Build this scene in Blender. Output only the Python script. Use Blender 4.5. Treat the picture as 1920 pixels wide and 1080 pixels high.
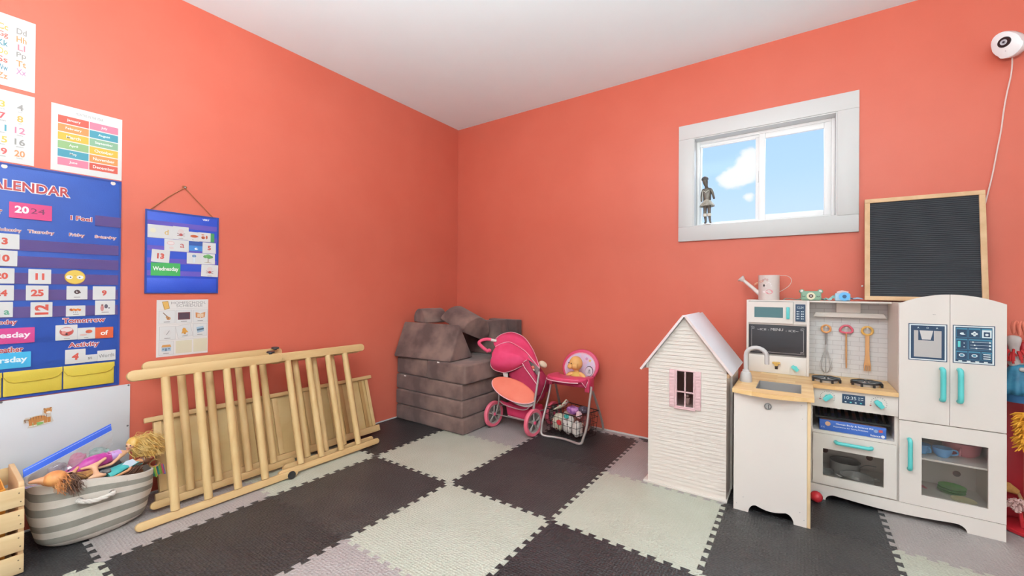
import bpy, bmesh, math, random
from math import sin, cos, pi, radians, atan2, sqrt
from mathutils import Vector, Matrix, noise, geometry

# ------------------------------------------------------------------ clean
for o in list(bpy.data.objects):
    bpy.data.objects.remove(o, do_unlink=True)
scene = bpy.context.scene
C = scene.collection
rnd = random.Random(7)

# ------------------------------------------------------------------ camera
def make_camera():
    yaw, pitch, roll = -0.6073, 0.0046, 0.0079
    f = Vector((sin(yaw)*cos(pitch), cos(yaw)*cos(pitch), sin(pitch)))
    r = Vector((cos(yaw), -sin(yaw), 0)); u = r.cross(f)
    r2 = r*cos(roll) + u*sin(roll); u2 = -r*sin(roll) + u*cos(roll)
    cd = bpy.data.cameras.new('camera'); co = bpy.data.objects.new('camera', cd); C.objects.link(co)
    cd.sensor_width = 36; cd.lens = 780.83/1920*36; cd.clip_start = 0.02
    m = Matrix((r2, u2, -f)).transposed().to_4x4(); m.translation = Vector((2.644, -2.9056, 1.0204))
    co.matrix_world = m
    scene.camera = co
make_camera()

# ------------------------------------------------------------------ light
scene.view_settings.view_transform = 'Standard'
scene.view_settings.look = 'None'
scene.view_settings.gamma = 1
scene.view_settings.use_curve_mapping = False
scene.view_settings.exposure = -0.44

def lin(h):
    h = h.lstrip('#'); o = []
    for i in (0, 2, 4):
        c = int(h[i:i+2], 16)/255
        o.append(c/12.92 if c <= 0.04045 else ((c+0.055)/1.055)**2.4)
    return (*o, 1)

def make_world():
    w = bpy.data.worlds.new('sky'); scene.world = w; w.use_nodes = True
    n = w.node_tree.nodes; l = w.node_tree.links; n.clear()
    out = n.new('ShaderNodeOutputWorld'); bg = n.new('ShaderNodeBackground')
    tc = n.new('ShaderNodeTexCoord'); sep = n.new('ShaderNodeSeparateXYZ')
    l.new(tc.outputs['Generated'], sep.inputs[0])
    ramp = n.new('ShaderNodeValToRGB'); l.new(sep.outputs['Z'], ramp.inputs[0])
    e = ramp.color_ramp.elements
    e[0].position = 0.0; e[0].color = lin('#E6F2FD'); e[1].position = 0.75; e[1].color = lin('#8FC1F5')
    m_ = ramp.color_ramp.elements.new(0.24); m_.color = lin('#BCDDFC')
    # drifting clouds
    mp = n.new('ShaderNodeMapping'); mp.inputs['Scale'].default_value = (14, 14, 20); mp.inputs['Location'].default_value = (0.9, 0.35, 0.4)
    l.new(tc.outputs['Generated'], mp.inputs[0])
    no = n.new('ShaderNodeTexNoise'); no.inputs['Scale'].default_value = 1.1; no.inputs['Detail'].default_value = 6; no.inputs['Roughness'].default_value = 0.55
    l.new(mp.outputs[0], no.inputs[0])
    # one cloud bank standing in a given compass direction
    def bank(d, rad, soft):
        dot = n.new('ShaderNodeVectorMath'); dot.operation = 'DISTANCE'
        l.new(tc.outputs['Generated'], dot.inputs[0]); v = Vector(d).normalized(); dot.inputs[1].default_value = v
        ad = n.new('ShaderNodeMath'); ad.operation = 'MULTIPLY_ADD'; ad.inputs[1].default_value = 0.05; 
        l.new(no.outputs[0], ad.inputs[0]); l.new(dot.outputs['Value'], ad.inputs[2])
        mr = n.new('ShaderNodeMapRange'); mr.interpolation_type = 'SMOOTHSTEP'
        mr.inputs['From Min'].default_value = rad+0.025+soft; mr.inputs['From Max'].default_value = rad+0.025
        l.new(ad.outputs[0], mr.inputs[0]); return mr.outputs[0]
    banks = [bank(d, r, s) for d, r, s in CLOUDS]
    s = banks[0]
    for b in banks[1:]:
        mx = n.new('ShaderNodeMath'); mx.operation = 'MAXIMUM'; l.new(s, mx.inputs[0]); l.new(b, mx.inputs[1]); s = mx.outputs[0]
    mix = n.new('ShaderNodeMix'); mix.data_type = 'RGBA'
    l.new(s, mix.inputs[0]); l.new(ramp.outputs[0], mix.inputs[6]); mix.inputs[7].default_value = lin('#FBFCFE')
    l.new(mix.outputs[2], bg.inputs[0]); bg.inputs[1].default_value = 1.5
    l.new(bg.outputs[0], out.inputs[0])
CLOUDS = [((-0.086,0.9600,0.272), 0.012, 0.012), ((-0.090,0.9620,0.256), 0.020, 0.012), ((-0.100,0.9655,0.238), 0.022, 0.012), ((-0.120,0.9647,0.229), 0.014, 0.012), ((-0.088,0.9767,0.196), 0.006, 0.010)]
make_world()

def area(name, loc, rot, sx, sy, power, col=(1, 1, 1)):
    d = bpy.data.lights.new(name, 'AREA'); d.shape = 'RECTANGLE'; d.size = sx; d.size_y = sy; d.energy = power; d.color = col
    o = bpy.data.objects.new(name, d); C.objects.link(o); o.location = loc; o.rotation_euler = rot; return o
# daylight from the big window behind the camera and one on the right, the ceiling lamp, an added upward fill behind the camera to brighten the ceiling, and sky light through the small window
area('daylight_rear_window', (2.0, -5.3, 0.95), (radians(128), 0, 0), 3.4, 1.6, 40, (0.97, 0.985, 1.0))
area('daylight_side_window', (4.9, -3.3, 1.1), (0, radians(118), 0), 1.8, 2.0, 14, (0.98, 0.99, 1.0))
area('sky_outside_window', (2.45, 1.5, 3.2), (radians(-52), 0, 0), 2.0, 1.6, 200, (0.80, 0.90, 1.0))
area('ceiling_lamp_light', (1.9, -2.1, 2.42), (0, 0, 0), 0.5, 0.5, 16, (0.86, 0.96, 1.0))
area('ceiling_fill_light', (2.5, -3.35, 1.35), (radians(180), 0, 0), 0.5, 0.5, 310, (0.95, 0.98, 1.0))

# ------------------------------------------------------------------ materials
MATS = {}
def mat(name, col='#FFFFFF', rough=0.55, metal=0.0, spec=0.5, coat=0.0, sheen=0.0):
    if name in MATS: return MATS[name]
    m = bpy.data.materials.new(name); m.use_nodes = True
    b = m.node_tree.nodes['Principled BSDF']
    b.inputs['Base Color'].default_value = lin(col); b.inputs['Roughness'].default_value = rough
    b.inputs['Metallic'].default_value = metal; b.inputs['Specular IOR Level'].default_value = spec
    b.inputs['Coat Weight'].default_value = coat; b.inputs['Sheen Weight'].default_value = sheen
    MATS[name] = m; return m
def nodes(m):
    return m.node_tree.nodes, m.node_tree.links, m.node_tree.nodes['Principled BSDF']
def coords(m, scale=(1, 1, 1), rot=(0, 0, 0), kind='Object'):
    n, l, b = nodes(m)
    tc = n.new('ShaderNodeTexCoord'); mp = n.new('ShaderNodeMapping'); mp.inputs['Scale'].default_value = scale; mp.inputs['Rotation'].default_value = rot
    l.new(tc.outputs[kind], mp.inputs[0]); return mp.outputs[0]
def mottled(name, c1, c2, scale=8, rough=0.6, bump=0.0, bscale=60, detail=4, stretch=(1, 1, 1), lo=0.35, hi=0.65, spec=0.5, sheen=0.0, metal=0.0):
    if name in MATS: return MATS[name]
    m = mat(name, c1, rough, metal, spec, 0, sheen); n, l, b = nodes(m)
    v = coords(m, stretch)
    no = n.new('ShaderNodeTexNoise'); no.inputs['Scale'].default_value = scale; no.inputs['Detail'].default_value = detail
    l.new(v, no.inputs[0])
    r = n.new('ShaderNodeValToRGB'); r.color_ramp.elements[0].position = lo; r.color_ramp.elements[1].position = hi
    r.color_ramp.elements[0].color = lin(c1); r.color_ramp.elements[1].color = lin(c2)
    l.new(no.outputs[0], r.inputs[0]); l.new(r.outputs[0], b.inputs['Base Color'])
    if bump:
        n2 = n.new('ShaderNodeTexNoise'); n2.inputs['Scale'].default_value = bscale; n2.inputs['Detail'].default_value = 3
        l.new(v, n2.inputs[0]); bp = n.new('ShaderNodeBump'); bp.inputs['Strength'].default_value = bump; bp.inputs['Distance'].default_value = 0.004
        l.new(n2.outputs[0], bp.inputs['Height']); l.new(bp.outputs[0], b.inputs['Normal'])
    return m
def wood(name, c1, c2, stretch=(1, 12, 12), scale=3, rough=0.55, plank=None):
    """grain runs along the axis with the small stretch"""
    if name in MATS: return MATS[name]
    m = mat(name, c1, rough, 0, 0.35); n, l, b = nodes(m)
    v = coords(m, stretch)
    no = n.new('ShaderNodeTexNoise'); no.inputs['Scale'].default_value = scale; no.inputs['Detail'].default_value = 6; no.inputs['Distortion'].default_value = 0.6
    l.new(v, no.inputs[0])
    r = n.new('ShaderNodeValToRGB'); r.color_ramp.elements[0].position = 0.3; r.color_ramp.elements[1].position = 0.72
    r.color_ramp.elements[0].color = lin(c1); r.color_ramp.elements[1].color = lin(c2)
    l.new(no.outputs[0], r.inputs[0]); col = r.outputs[0]
    if plank:                      # butcher-block staves
        v2 = coords(m, (1, 1, 1)); br = n.new('ShaderNodeTexBrick')
        br.inputs['Scale'].default_value = 1; br.inputs['Mortar Size'].default_value = 0.0
        br.inputs['Brick Width'].default_value = plank[0]; br.inputs['Row Height'].default_value = plank[1]
        br.inputs['Color1'].default_value = lin('#FFFFFF'); br.inputs['Color2'].default_value = lin('#D9B48A')
        l.new(v2, br.inputs[0]); mx = n.new('ShaderNodeMix'); mx.data_type = 'RGBA'; mx.blend_type = 'MULTIPLY'; mx.inputs[0].default_value = 0.55
        l.new(col, mx.inputs[6]); l.new(br.outputs[0], mx.inputs[7]); col = mx.outputs[2]
    l.new(col, b.inputs['Base Color'])
    bp = n.new('ShaderNodeBump'); bp.inputs['Strength'].default_value = 0.08; bp.inputs['Distance'].default_value = 0.002
    l.new(no.outputs[0], bp.inputs['Height']); l.new(bp.outputs[0], b.inputs['Normal'])
    return m
def glass(name, tint='#FFFFFF', refl=0.08, haze=0.0, hazecol='#FFFFFF'):
    if name in MATS: return MATS[name]
    m = bpy.data.materials.new(name); m.use_nodes = True; n = m.node_tree.nodes; l = m.node_tree.links; n.clear()
    out = n.new('ShaderNodeOutputMaterial'); tr = n.new('ShaderNodeBsdfTransparent'); tr.inputs[0].default_value = lin(tint)
    gl = n.new('ShaderNodeBsdfGlossy'); gl.inputs['Roughness'].default_value = 0.06
    fr = n.new('ShaderNodeFresnel'); fr.inputs[0].default_value = 1.45
    mul = n.new('ShaderNodeMath'); mul.operation = 'MULTIPLY'; mul.inputs[1].default_value = refl*12; mul.use_clamp = True
    l.new(fr.outputs[0], mul.inputs[0])
    mx = n.new('ShaderNodeMixShader'); l.new(mul.outputs[0], mx.inputs[0]); l.new(tr.outputs[0], mx.inputs[1]); l.new(gl.outputs[0], mx.inputs[2])
    o = mx.outputs[0]
    if haze:
        di = n.new('ShaderNodeBsdfDiffuse'); di.inputs[0].default_value = lin(hazecol)
        m2 = n.new('ShaderNodeMixShader'); m2.inputs[0].default_value = haze; l.new(o, m2.inputs[1]); l.new(di.outputs[0], m2.inputs[2]); o = m2.outputs[0]
    l.new(o, out.inputs[0]); MATS[name] = m; return m

# ------------------------------------------------------------------ mesh builder
BASES = {}
def frame(o, u, v):
    u = Vector(u).normalized(); v = Vector(v).normalized(); w = u.cross(v)
    m = Matrix((u, v, w)).transposed().to_4x4(); m.translation = Vector(o); return m
def rotz(a, o=(0, 0, 0)):
    return Matrix.Translation(o) @ Matrix.Rotation(a, 4, 'Z')
_textcache = {}
def text_geo(s, offset=0.0, spacing=1.0):
    k = (s, offset, spacing)
    if k in _textcache: return _textcache[k]
    cu = bpy.data.curves.new('t', 'FONT'); cu.body = s; cu.size = 1; cu.offset = offset; cu.space_character = spacing; cu.resolution_u = 3
    ob = bpy.data.objects.new('t', cu); C.objects.link(ob)
    dg = bpy.context.evaluated_depsgraph_get(); dg.update()
    me = ob.evaluated_get(dg).to_mesh()
    vs = [v.co.copy() for v in me.vertices]; fs = [tuple(p.vertices) for p in me.polygons]
    # neighbouring letters get a hair of height difference so that overlapping outlines do not coincide
    par = list(range(len(vs)))
    def find(i):
        while par[i] != i: par[i] = par[par[i]]; i = par[i]
        return i
    for f in fs:
        for i in f[1:]: par[find(i)] = find(f[0])
    comps = {}
    for i, v in enumerate(vs): comps.setdefault(find(i), []).append(v)
    for n_, c_ in enumerate(sorted(comps.values(), key=lambda c: min(v.x for v in c))):
        for v in c_: v.z = 0.00012*(n_ % 2)
    ob.evaluated_get(dg).to_mesh_clear()
    bpy.data.objects.remove(ob, do_unlink=True); bpy.data.curves.remove(cu)
    _textcache[k] = (vs, fs); return vs, fs
class MB:
    def __init__(s, M=None):
        s.v = []; s.f = []; s.m = []; s.sm = []; s.M = M or Matrix()
    def add(s, vs, fs, mt, smooth=False, M=None):
        T = s.M @ M if M is not None else s.M
        b = len(s.v); s.v += [T @ Vector(p) for p in vs]
        for f in fs:
            s.f.append(tuple(i+b for i in f)); s.m.append(mt); s.sm.append(smooth)
        return s
    def bm(s, bm, mt, smooth=False, M=None):
        bm.verts.ensure_lookup_table(); bm.verts.index_update()
        s.add([v.co for v in bm.verts], [[v.index for v in f.verts] for f in bm.faces], mt, smooth, M); bm.free(); return s
    def box(s, a, b, mt, bev=0.0, seg=2, M=None):
        a = Vector(a); b = Vector(b)
        bm = bmesh.new(); bmesh.ops.create_cube(bm, size=1)
        for v in bm.verts:
            v.co = Vector(((a[i]+b[i])/2 + v.co[i]*(b[i]-a[i]) for i in range(3)))
        if bev:
            bmesh.ops.bevel(bm, geom=bm.edges[:], offset=bev, segments=seg, affect='EDGES', profile=0.5, clamp_overlap=True)
        bmesh.ops.recalc_face_normals(bm, faces=bm.faces[:])
        return s.bm(bm, mt, bool(bev), M)
    def cbox(s, c, size, mt, bev=0.0, R=None, seg=2):
        M = Matrix.Translation(c) @ (R if R is not None else Matrix())
        h = Vector(size)/2
        return s.box(-h, h, mt, bev, seg, M)
    def tube(s, pts, r, mt, seg=8, closed=False, caps=True, flat=1.0, up=None):
        P = [Vector(p) for p in pts]; n = len(P)
        R = r if isinstance(r, (list, tuple)) else [r]*n
        T = []
        for i in range(n):
            if closed: t = P[(i+1) % n]-P[i-1]
            else: t = P[min(i+1, n-1)]-P[max(i-1, 0)]
            T.append(t.normalized() if t.length > 1e-9 else Vector((0, 0, 1)))
        ref = Vector(up) if up else (Vector((0, 0, 1)) if abs(T[0].z) < 0.9 else Vector((1, 0, 0)))
        nrm = (ref - T[0]*ref.dot(T[0])).normalized()
        vs = []; fs = []
        for i in range(n):
            nrm = nrm - T[i]*nrm.dot(T[i])
            nrm = nrm.normalized() if nrm.length > 1e-6 else T[i].orthogonal().normalized()
            bn = T[i].cross(nrm)
            for k in range(seg):
                a = 2*pi*k/seg
                vs.append(P[i] + nrm*(cos(a)*R[i]*flat) + bn*(sin(a)*R[i]))
        for i in range(n if closed else n-1):
            j = (i+1) % n
            for k in range(seg):
                k2 = (k+1) % seg
                fs.append((i*seg+k, i*seg+k2, j*seg+k2, j*seg+k))
        if not closed and caps:
            fs.append(tuple(range(seg))[::-1]); fs.append(tuple((n-1)*seg+k for k in range(seg)))
        return s.add(vs, fs, mt, True)
    def lathe(s, prof, mt, seg=24, M=None, sx=1.0, sy=1.0, arc=None):
        vs = []; fs = []; n = len(prof); A = arc or (0, 2*pi); full = arc is None; k_n = seg if full else seg+1
        for r, h in prof:
            for k in range(k_n):
                a = A[0] + (A[1]-A[0])*k/seg
                vs.append((r*cos(a)*sx, r*sin(a)*sy, h))
        for i in range(n-1):
            for k in range(seg):
                k2 = (k+1) % k_n
                fs.append((i*k_n+k, i*k_n+k2, (i+1)*k_n+k2, (i+1)*k_n+k))
        if full:
            if prof[0][0] > 1e-6: fs.append(tuple(range(seg))[::-1])
            if prof[-1][0] > 1e-6: fs.append(tuple((n-1)*seg+k for k in range(seg)))
        return s.add(vs, fs, mt, True, M)
    def cyl(s, a, b, r, mt, seg=20, r2=None):
        a = Vector(a); b = Vector(b); d = b-a
        q = d.to_track_quat('Z', 'Y').to_matrix().to_4x4(); M = Matrix.Translation(a) @ q
        vs = []; h = d.length; r2 = r if r2 is None else r2
        for rr, z in ((r, 0), (r2, h)):
            for k in range(seg):
                t = 2*pi*k/seg; vs.append((rr*cos(t), rr*sin(t), z))
        s.add(vs, [(k, (k+1) % seg, seg+(k+1) % seg, seg+k) for k in range(seg)], mt, True, M)
        s.add(vs, [tuple(range(seg))[::-1], tuple(range(seg, 2*seg))], mt, False, M); return s
    def prism(s, poly, M, d0, d1, mt, bev=0.0, smooth=False):
        """poly in the frame's u, v; extruded along w from d0 to d1"""
        bm = bmesh.new()
        vs = [bm.verts.new((p[0], p[1], d0)) for p in poly]
        f = bm.faces.new(vs)
        r = bmesh.ops.extrude_face_region(bm, geom=[f])
        for e in r['geom']:
            if isinstance(e, bmesh.types.BMVert): e.co.z = d1
        bmesh.ops.recalc_face_normals(bm, faces=bm.faces[:])
        if bev: bmesh.ops.bevel(bm, geom=bm.edges[:], offset=bev, segments=3, affect='EDGES', profile=0.5, clamp_overlap=True)
        return s.bm(bm, mt, smooth or bool(bev), M)
    def ell(s, c, r, mt, R=None, seg=16, rings=10):
        M = Matrix.Translation(c) @ (R if R is not None else Matrix())
        vs = []; fs = []
        r = (r, r, r) if not isinstance(r, (list, tuple)) else r
        for i in range(rings+1):
            t = pi*i/rings
            for k in range(seg):
                a = 2*pi*k/seg; vs.append((r[0]*sin(t)*cos(a), r[1]*sin(t)*sin(a), r[2]*cos(t)))
        for i in range(rings):
            for k in range(seg):
                fs.append((i*seg+k, (i+1)*seg+k, (i+1)*seg+(k+1) % seg, i*seg+(k+1) % seg))
        return s.add(vs, fs, mt, True, M)
    def loft(s, curves, mt, close=False, smooth=True):
        n = len(curves[0]); vs = [Vector(p) for c in curves for p in c]; fs = []
        for i in range(len(curves)-1):
            for k in range(n if close else n-1):
                k2 = (k+1) % n
                fs.append((i*n+k, i*n+k2, (i+1)*n+k2, (i+1)*n+k))
        return s.add(vs, fs, mt, smooth)
    def text(s, t, M, mt, h, w=None, align='c', bold=0.0, d=0.0, maxw=None, valign='c', spacing=1.0):
        vs, fs = text_geo(t, bold, spacing)
        if not vs: return s
        x0 = min(v.x for v in vs); x1 = max(v.x for v in vs); y0 = min(v.y for v in vs); y1 = max(v.y for v in vs)
        ky = h/(y1-y0); kx = w/(x1-x0) if w else ky
        if maxw and kx*(x1-x0) > maxw: kx = maxw/(x1-x0)
        ox = {'c': (x0+x1)/2, 'l': x0, 'r': x1}[align]; oy = {'c': (y0+y1)/2, 'b': y0, 't': y1}[valign]
        s.add([((v.x-ox)*kx, (v.y-oy)*ky, d+v.z) for v in vs], fs, mt, False, M); return s
    def rect(s, M, u0, v0, u1, v1, mt, d=0.0):
        return s.add([(u0, v0, d), (u1, v0, d), (u1, v1, d), (u0, v1, d)], [(0, 1, 2, 3)], mt, False, M)
    def poly(s, M, pts, mt, d=0.0):
        return s.add([(p[0], p[1], d) for p in pts], [tuple(range(len(pts)))], mt, False, M)
    def disc(s, M, c, r, mt, d=0.0, seg=20, ry=None):
        ry = ry or r
        return s.poly(M, [(c[0]+r*cos(2*pi*k/seg), c[1]+ry*sin(2*pi*k/seg)) for k in range(seg)], mt, d)
    def build(s, name, parent=None, label=None, base=None, recalc=False):
        me = bpy.data.meshes.new(name)
        if parent is not None: inv = BASES[parent.name].inverted(); B = BASES[parent.name]
        else:
            B = base if base is not None else Matrix(); inv = B.inverted()
        me.from_pydata([inv @ p for p in s.v], [], s.f)
        slots = []
        for i, p in enumerate(me.polygons):
            if s.m[i] not in slots: slots.append(s.m[i])
            p.material_index = slots.index(s.m[i]); p.use_smooth = s.sm[i]
        for m in slots: me.materials.append(m)
        if any(s.sm):
            try: me.set_sharp_from_angle(angle=radians(42))
            except Exception: pass
        o = bpy.data.objects.new(name, me); C.objects.link(o)
        if parent is not None: o.parent = parent
        else: o.matrix_world = B
        BASES[o.name] = B
        if label: o['label'] = label
        return o
def thing(name, label, cat, loc, rz=0.0, group=None):
    o = bpy.data.objects.new(name, None); C.objects.link(o); o.empty_display_size = 0.05
    M = rotz(rz, loc); o.matrix_world = M; BASES[o.name] = M
    o['label'] = label; o['category'] = cat
    if group: o['group'] = group
    return o
def solo(name, mb, label, cat, loc, group=None, kind=None):
    o = mb.build(name, None, None, Matrix.Translation(loc)); o['label'] = label; o['category'] = cat
    if group: o['group'] = group
    if kind: o['kind'] = kind
    return o
def struct(name, mb, parent=None):
    o = mb.build(name, parent)
    if parent is None: o['kind'] = 'structure'
    return o
def smooth_curve(pts, n=6, closed=False):
    """Catmull-Rom through the points"""
    P = [Vector(p) for p in pts]; out = []; m = len(P)
    rng = range(m) if closed else range(m-1)
    for i in rng:
        g = (lambda j: P[j % m]) if closed else (lambda j: P[max(0, min(m-1, j))])
        a, b, c, d = g(i-1), g(i), g(i+1), g(i+2)
        for k in range(n):
            t = k/n
            out.append(0.5*((2*b) + (c-a)*t + (2*a-5*b+4*c-d)*t*t + (3*b-a-3*c+d)*t**3))
    if not closed: out.append(P[-1])
    return out
def circle(c, r, n=24, u=(1, 0, 0), v=(0, 1, 0), a0=0, a1=None):
    u = Vector(u); v = Vector(v); c = Vector(c)
    full = a1 is None; a1 = a0+2*pi if full else a1
    return [c + u*(r*cos(a0+(a1-a0)*k/(n if full else n-1))) + v*(r*sin(a0+(a1-a0)*k/(n if full else n-1))) for k in range(n)]
def rrect(u0, v0, u1, v1, r, n=5):
    o = []
    for cx, cy, a in ((u1-r, v0+r, -pi/2), (u1-r, v1-r, 0), (u0+r, v1-r, pi/2), (u0+r, v0+r, pi)):
        for k in range(n): o.append((cx+r*cos(a+pi/2*k/(n-1)), cy+r*sin(a+pi/2*k/(n-1))))
    return o
# ================================================================== THE SETTING
H = 2.511
M_wall = mottled('coral_wall_paint', '#CC6450', '#CF6854', 3, 0.42, 0.05, 260, spec=0.35)
M_ceil = mottled('ceiling_paint', '#E6F6F8', '#E8F8FA', 3, 0.7, 0.05, 200)
M_trim = mat('white_trim_paint', '#CCCAC8', 0.4)
M_vinyl = mat('white_window_vinyl', '#F2F1EF', 0.32)
M_sub = mat('subfloor', '#4A4444', 0.8)
WX0, WX1, WZ0, WZ1 = 2.064, 2.803, 1.441, 2.016      # opening of the small window
XR, YB = 5.0, -5.5                                    # room reaches well behind the camera
w = MB(); w.box((-0.1, YB, -0.04), (0, 0, H), M_wall); struct('wall_left', w)
w = MB()
w.box((-0.1, 0, -0.04), (WX0, 0.12, H), M_wall); w.box((WX1, 0, -0.04), (XR+0.1, 0.12, H), M_wall)
w.box((WX0, 0, -0.04), (WX1, 0.12, WZ0), M_wall); w.box((WX0, 0, WZ1), (WX1, 0.12, H), M_wall)
struct('wall_back', w)
M_white = mottled('white_wall_paint', '#E9E6E2', '#ECE9E5', 3, 0.6)
w = MB(); w.box((XR, YB, -0.04), (XR+0.1, 0, H), M_white); struct('wall_right', w)
w = MB(); w.box((-0.1, YB-0.1, -0.04), (XR+0.1, YB, H), M_white); struct('wall_front', w)
w = MB(); w.box((-0.1, YB-0.1, H), (XR+0.1, 0.12, H+0.08), M_ceil); struct('ceiling', w)
w = MB(); w.box((-0.1, YB-0.1, -0.08), (XR+0.1, 0.12, -0.0125), M_sub); struct('floor', w)
w = MB(); w.box((0.0, YB, -0.0125), (0.007, -0.009, 0.007), M_trim, 0.002); struct('baseboard_left', w)
w = MB(); w.box((0.0, -0.009, -0.0125), (XR, 0.0, 0.009), M_trim, 0.002); struct('baseboard_back', w)

# window: flat casing on the wall, jamb liner, slider frame, two sashes
def build_window():
    o = bpy.data.objects.new('window_1', None); C.objects.link(o); o.matrix_world = Matrix.Translation((2.43, 0, WZ0)); BASES[o.name] = Matrix.Translation((2.43, 0, WZ0)); o['kind'] = 'structure'
    X0, X1, Z0, Z1 = 1.973, 2.896, 1.348, 2.110
    m = MB(); t = 0.016
    m.box((X0, -t, Z1-0.093), (X1, -0.0002, Z1), M_trim, 0.0015); m.box((X0, -t, Z0), (X1, -0.0002, Z0+0.094), M_trim, 0.0015)
    m.box((X0, -t, Z0+0.0945), (WX0, -0.0002, Z1-0.0935), M_trim, 0.0015); m.box((WX1, -t, Z0+0.0945), (X1, -0.0002, Z1-0.0935), M_trim, 0.0015)
    m.build('casing', o)
    m = MB(); e = 0.006
    m.box((WX0, -0.012, WZ0), (WX0+e, 0.115, WZ1), M_trim); m.box((WX1-e, -0.012, WZ0), (WX1, 0.115, WZ1), M_trim)
    m.box((WX0+e, -0.012, WZ0), (WX1-e, 0.115, WZ0+e), M_trim); m.box((WX0+e, -0.012, WZ1-e), (WX1-e, 0.115, WZ1), M_trim)
    m.build('jamb_liner', o)
    a, b, c, d = WX0+e, WX1-e, WZ0+e, WZ1-e
    m = MB(); f = 0.016
    m.box((a, 0.062, c), (a+f, 0.113, d), M_vinyl, 0.002); m.box((b-f, 0.062, c), (b, 0.113, d), M_vinyl, 0.002)
    m.box((a+f, 0.062, c), (b-f, 0.113, c+f), M_vinyl, 0.002); m.box((a+f, 0.062, d-f), (b-f, 0.113, d), M_vinyl, 0.002)
    m.box((a+f, 0.083, d-f-0.012), (b-f, 0.088, d-f), M_vinyl)
    m.build('window_frame', o)
    a, b, c, d = a+f, b-f, c+f, d-f
    mid = 2.438
    def sash(name, x0, x1, y0, y1, ws):
        m = MB(); l, r, bt, tp = ws
        m.box((x0, y0, c), (x0+l, y1, d), M_vinyl, 0.003); m.box((x1-r, y0, c), (x1, y1, d), M_vinyl, 0.003)
        m.box((x0+l, y0, c), (x1-r, y1, c+bt), M_vinyl, 0.003); m.box((x0+l, y0, d-tp), (x1-r, y1, d), M_vinyl, 0.003)
        s = m.build(name, o)
        g = MB(); yc = (y0+y1)/2
        g.box((x0+l-0.002, yc-0.002, c+bt-0.002), (x1-r+0.002, yc+0.002, d-tp+0.002), glass('window_glass', '#FBFDFF', 0.006)); g.build('pane', s)
        return s
    s1 = sash('sash', a, mid+0.002, 0.088, 0.110, (0.010, 0.034, 0.012, 0.018))
    s2 = sash('sash', mid-0.012, b, 0.064, 0.086, (0.034, 0.034, 0.030, 0.032))
    m = MB(); m.box((mid-0.022, 0.078, 1.70), (mid-0.014, 0.0885, 1.77), M_vinyl, 0.002); m.build('latch', s1)
build_window()

# ================================================================== FOAM PUZZLE TILES
T = 0.61; TX, TY = 0.5126, -1.2818
def foam_mat(name, c1, c2):
    m = mottled(name, c1, c2, 5, 0.42, 0, spec=0.5); n, l, b = nodes(m)
    v = coords(m, (1, 1, 1)); vo = n.new('ShaderNodeTexVoronoi'); vo.inputs['Scale'].default_value = 88; vo.inputs['Randomness'].default_value = 0.35
    l.new(v, vo.inputs[0]); bp = n.new('ShaderNodeBump'); bp.inputs['Strength'].default_value = 0.9; bp.inputs['Distance'].default_value = 0.0045
    l.new(vo.outputs['Distance'], bp.inputs['Height']); l.new(bp.outputs[0], b.inputs['Normal']); return m
FOAM = {'d': foam_mat('charcoal_foam', '#2A2829', '#312F30'), 'e': foam_mat('worn_charcoal_foam', '#343131', '#3C3938'), 's': foam_mat('sage_foam', '#B1B1A1', '#B8B8A9'), 'g': foam_mat('grey_foam', '#9C928F', '#A39996')}
def tooth_line(n=10, dep=0.0095):
    """dovetailed edge between two tiles: (along 0..1, across)"""
    p = [(0, 0)]; w_ = 1.0/n
    for i in range(n):
        sgn = 1 if i % 2 == 0 else -1
        a, b = i*w_, (i+1)*w_
        if i > 0: a += 0
        p += [(a+w_*(-0.10 if i else 0.45), sgn*dep), (b+w_*(0.10 if i < n-1 else -0.45), sgn*dep)]
    p.append((1, 0)); return p
TL = tooth_line(20, 0.0105)
def clip_poly(poly, ax, val, keep_less):
    out = []
    for i in range(len(poly)):
        a, b = poly[i-1], poly[i]
        ia = (a[ax] <= val) == keep_less; ib = (b[ax] <= val) == keep_less
        if ia != ib:
            t = (val-a[ax])/(b[ax]-a[ax]); q = [a[0]+(b[0]-a[0])*t, a[1]+(b[1]-a[1])*t]; q[ax] = val; out.append(tuple(q))
        if ib: out.append(b)
    return out
def tile_poly(i, j):
    x0, y0 = TX+i*T, TY+j*T; P = []
    # bottom edge (along +x), right (+y), top (-x), left (-y); teeth alternate by a global sign so neighbours mesh
    sx = 1; 
    for a, c in TL[:-1]: P.append((x0+a*T, y0+c))
    for a, c in TL[:-1]: P.append((x0+T+c, y0+a*T))
    for a, c in reversed(TL[1:]): P.append((x0+a*T, y0+T+c))
    for a, c in reversed(TL[1:]): P.append((x0+c, y0+a*T))
    P = clip_poly(P, 0, 0.0075, False); P = clip_poly(P, 1, -0.0095, True)
    return P
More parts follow.
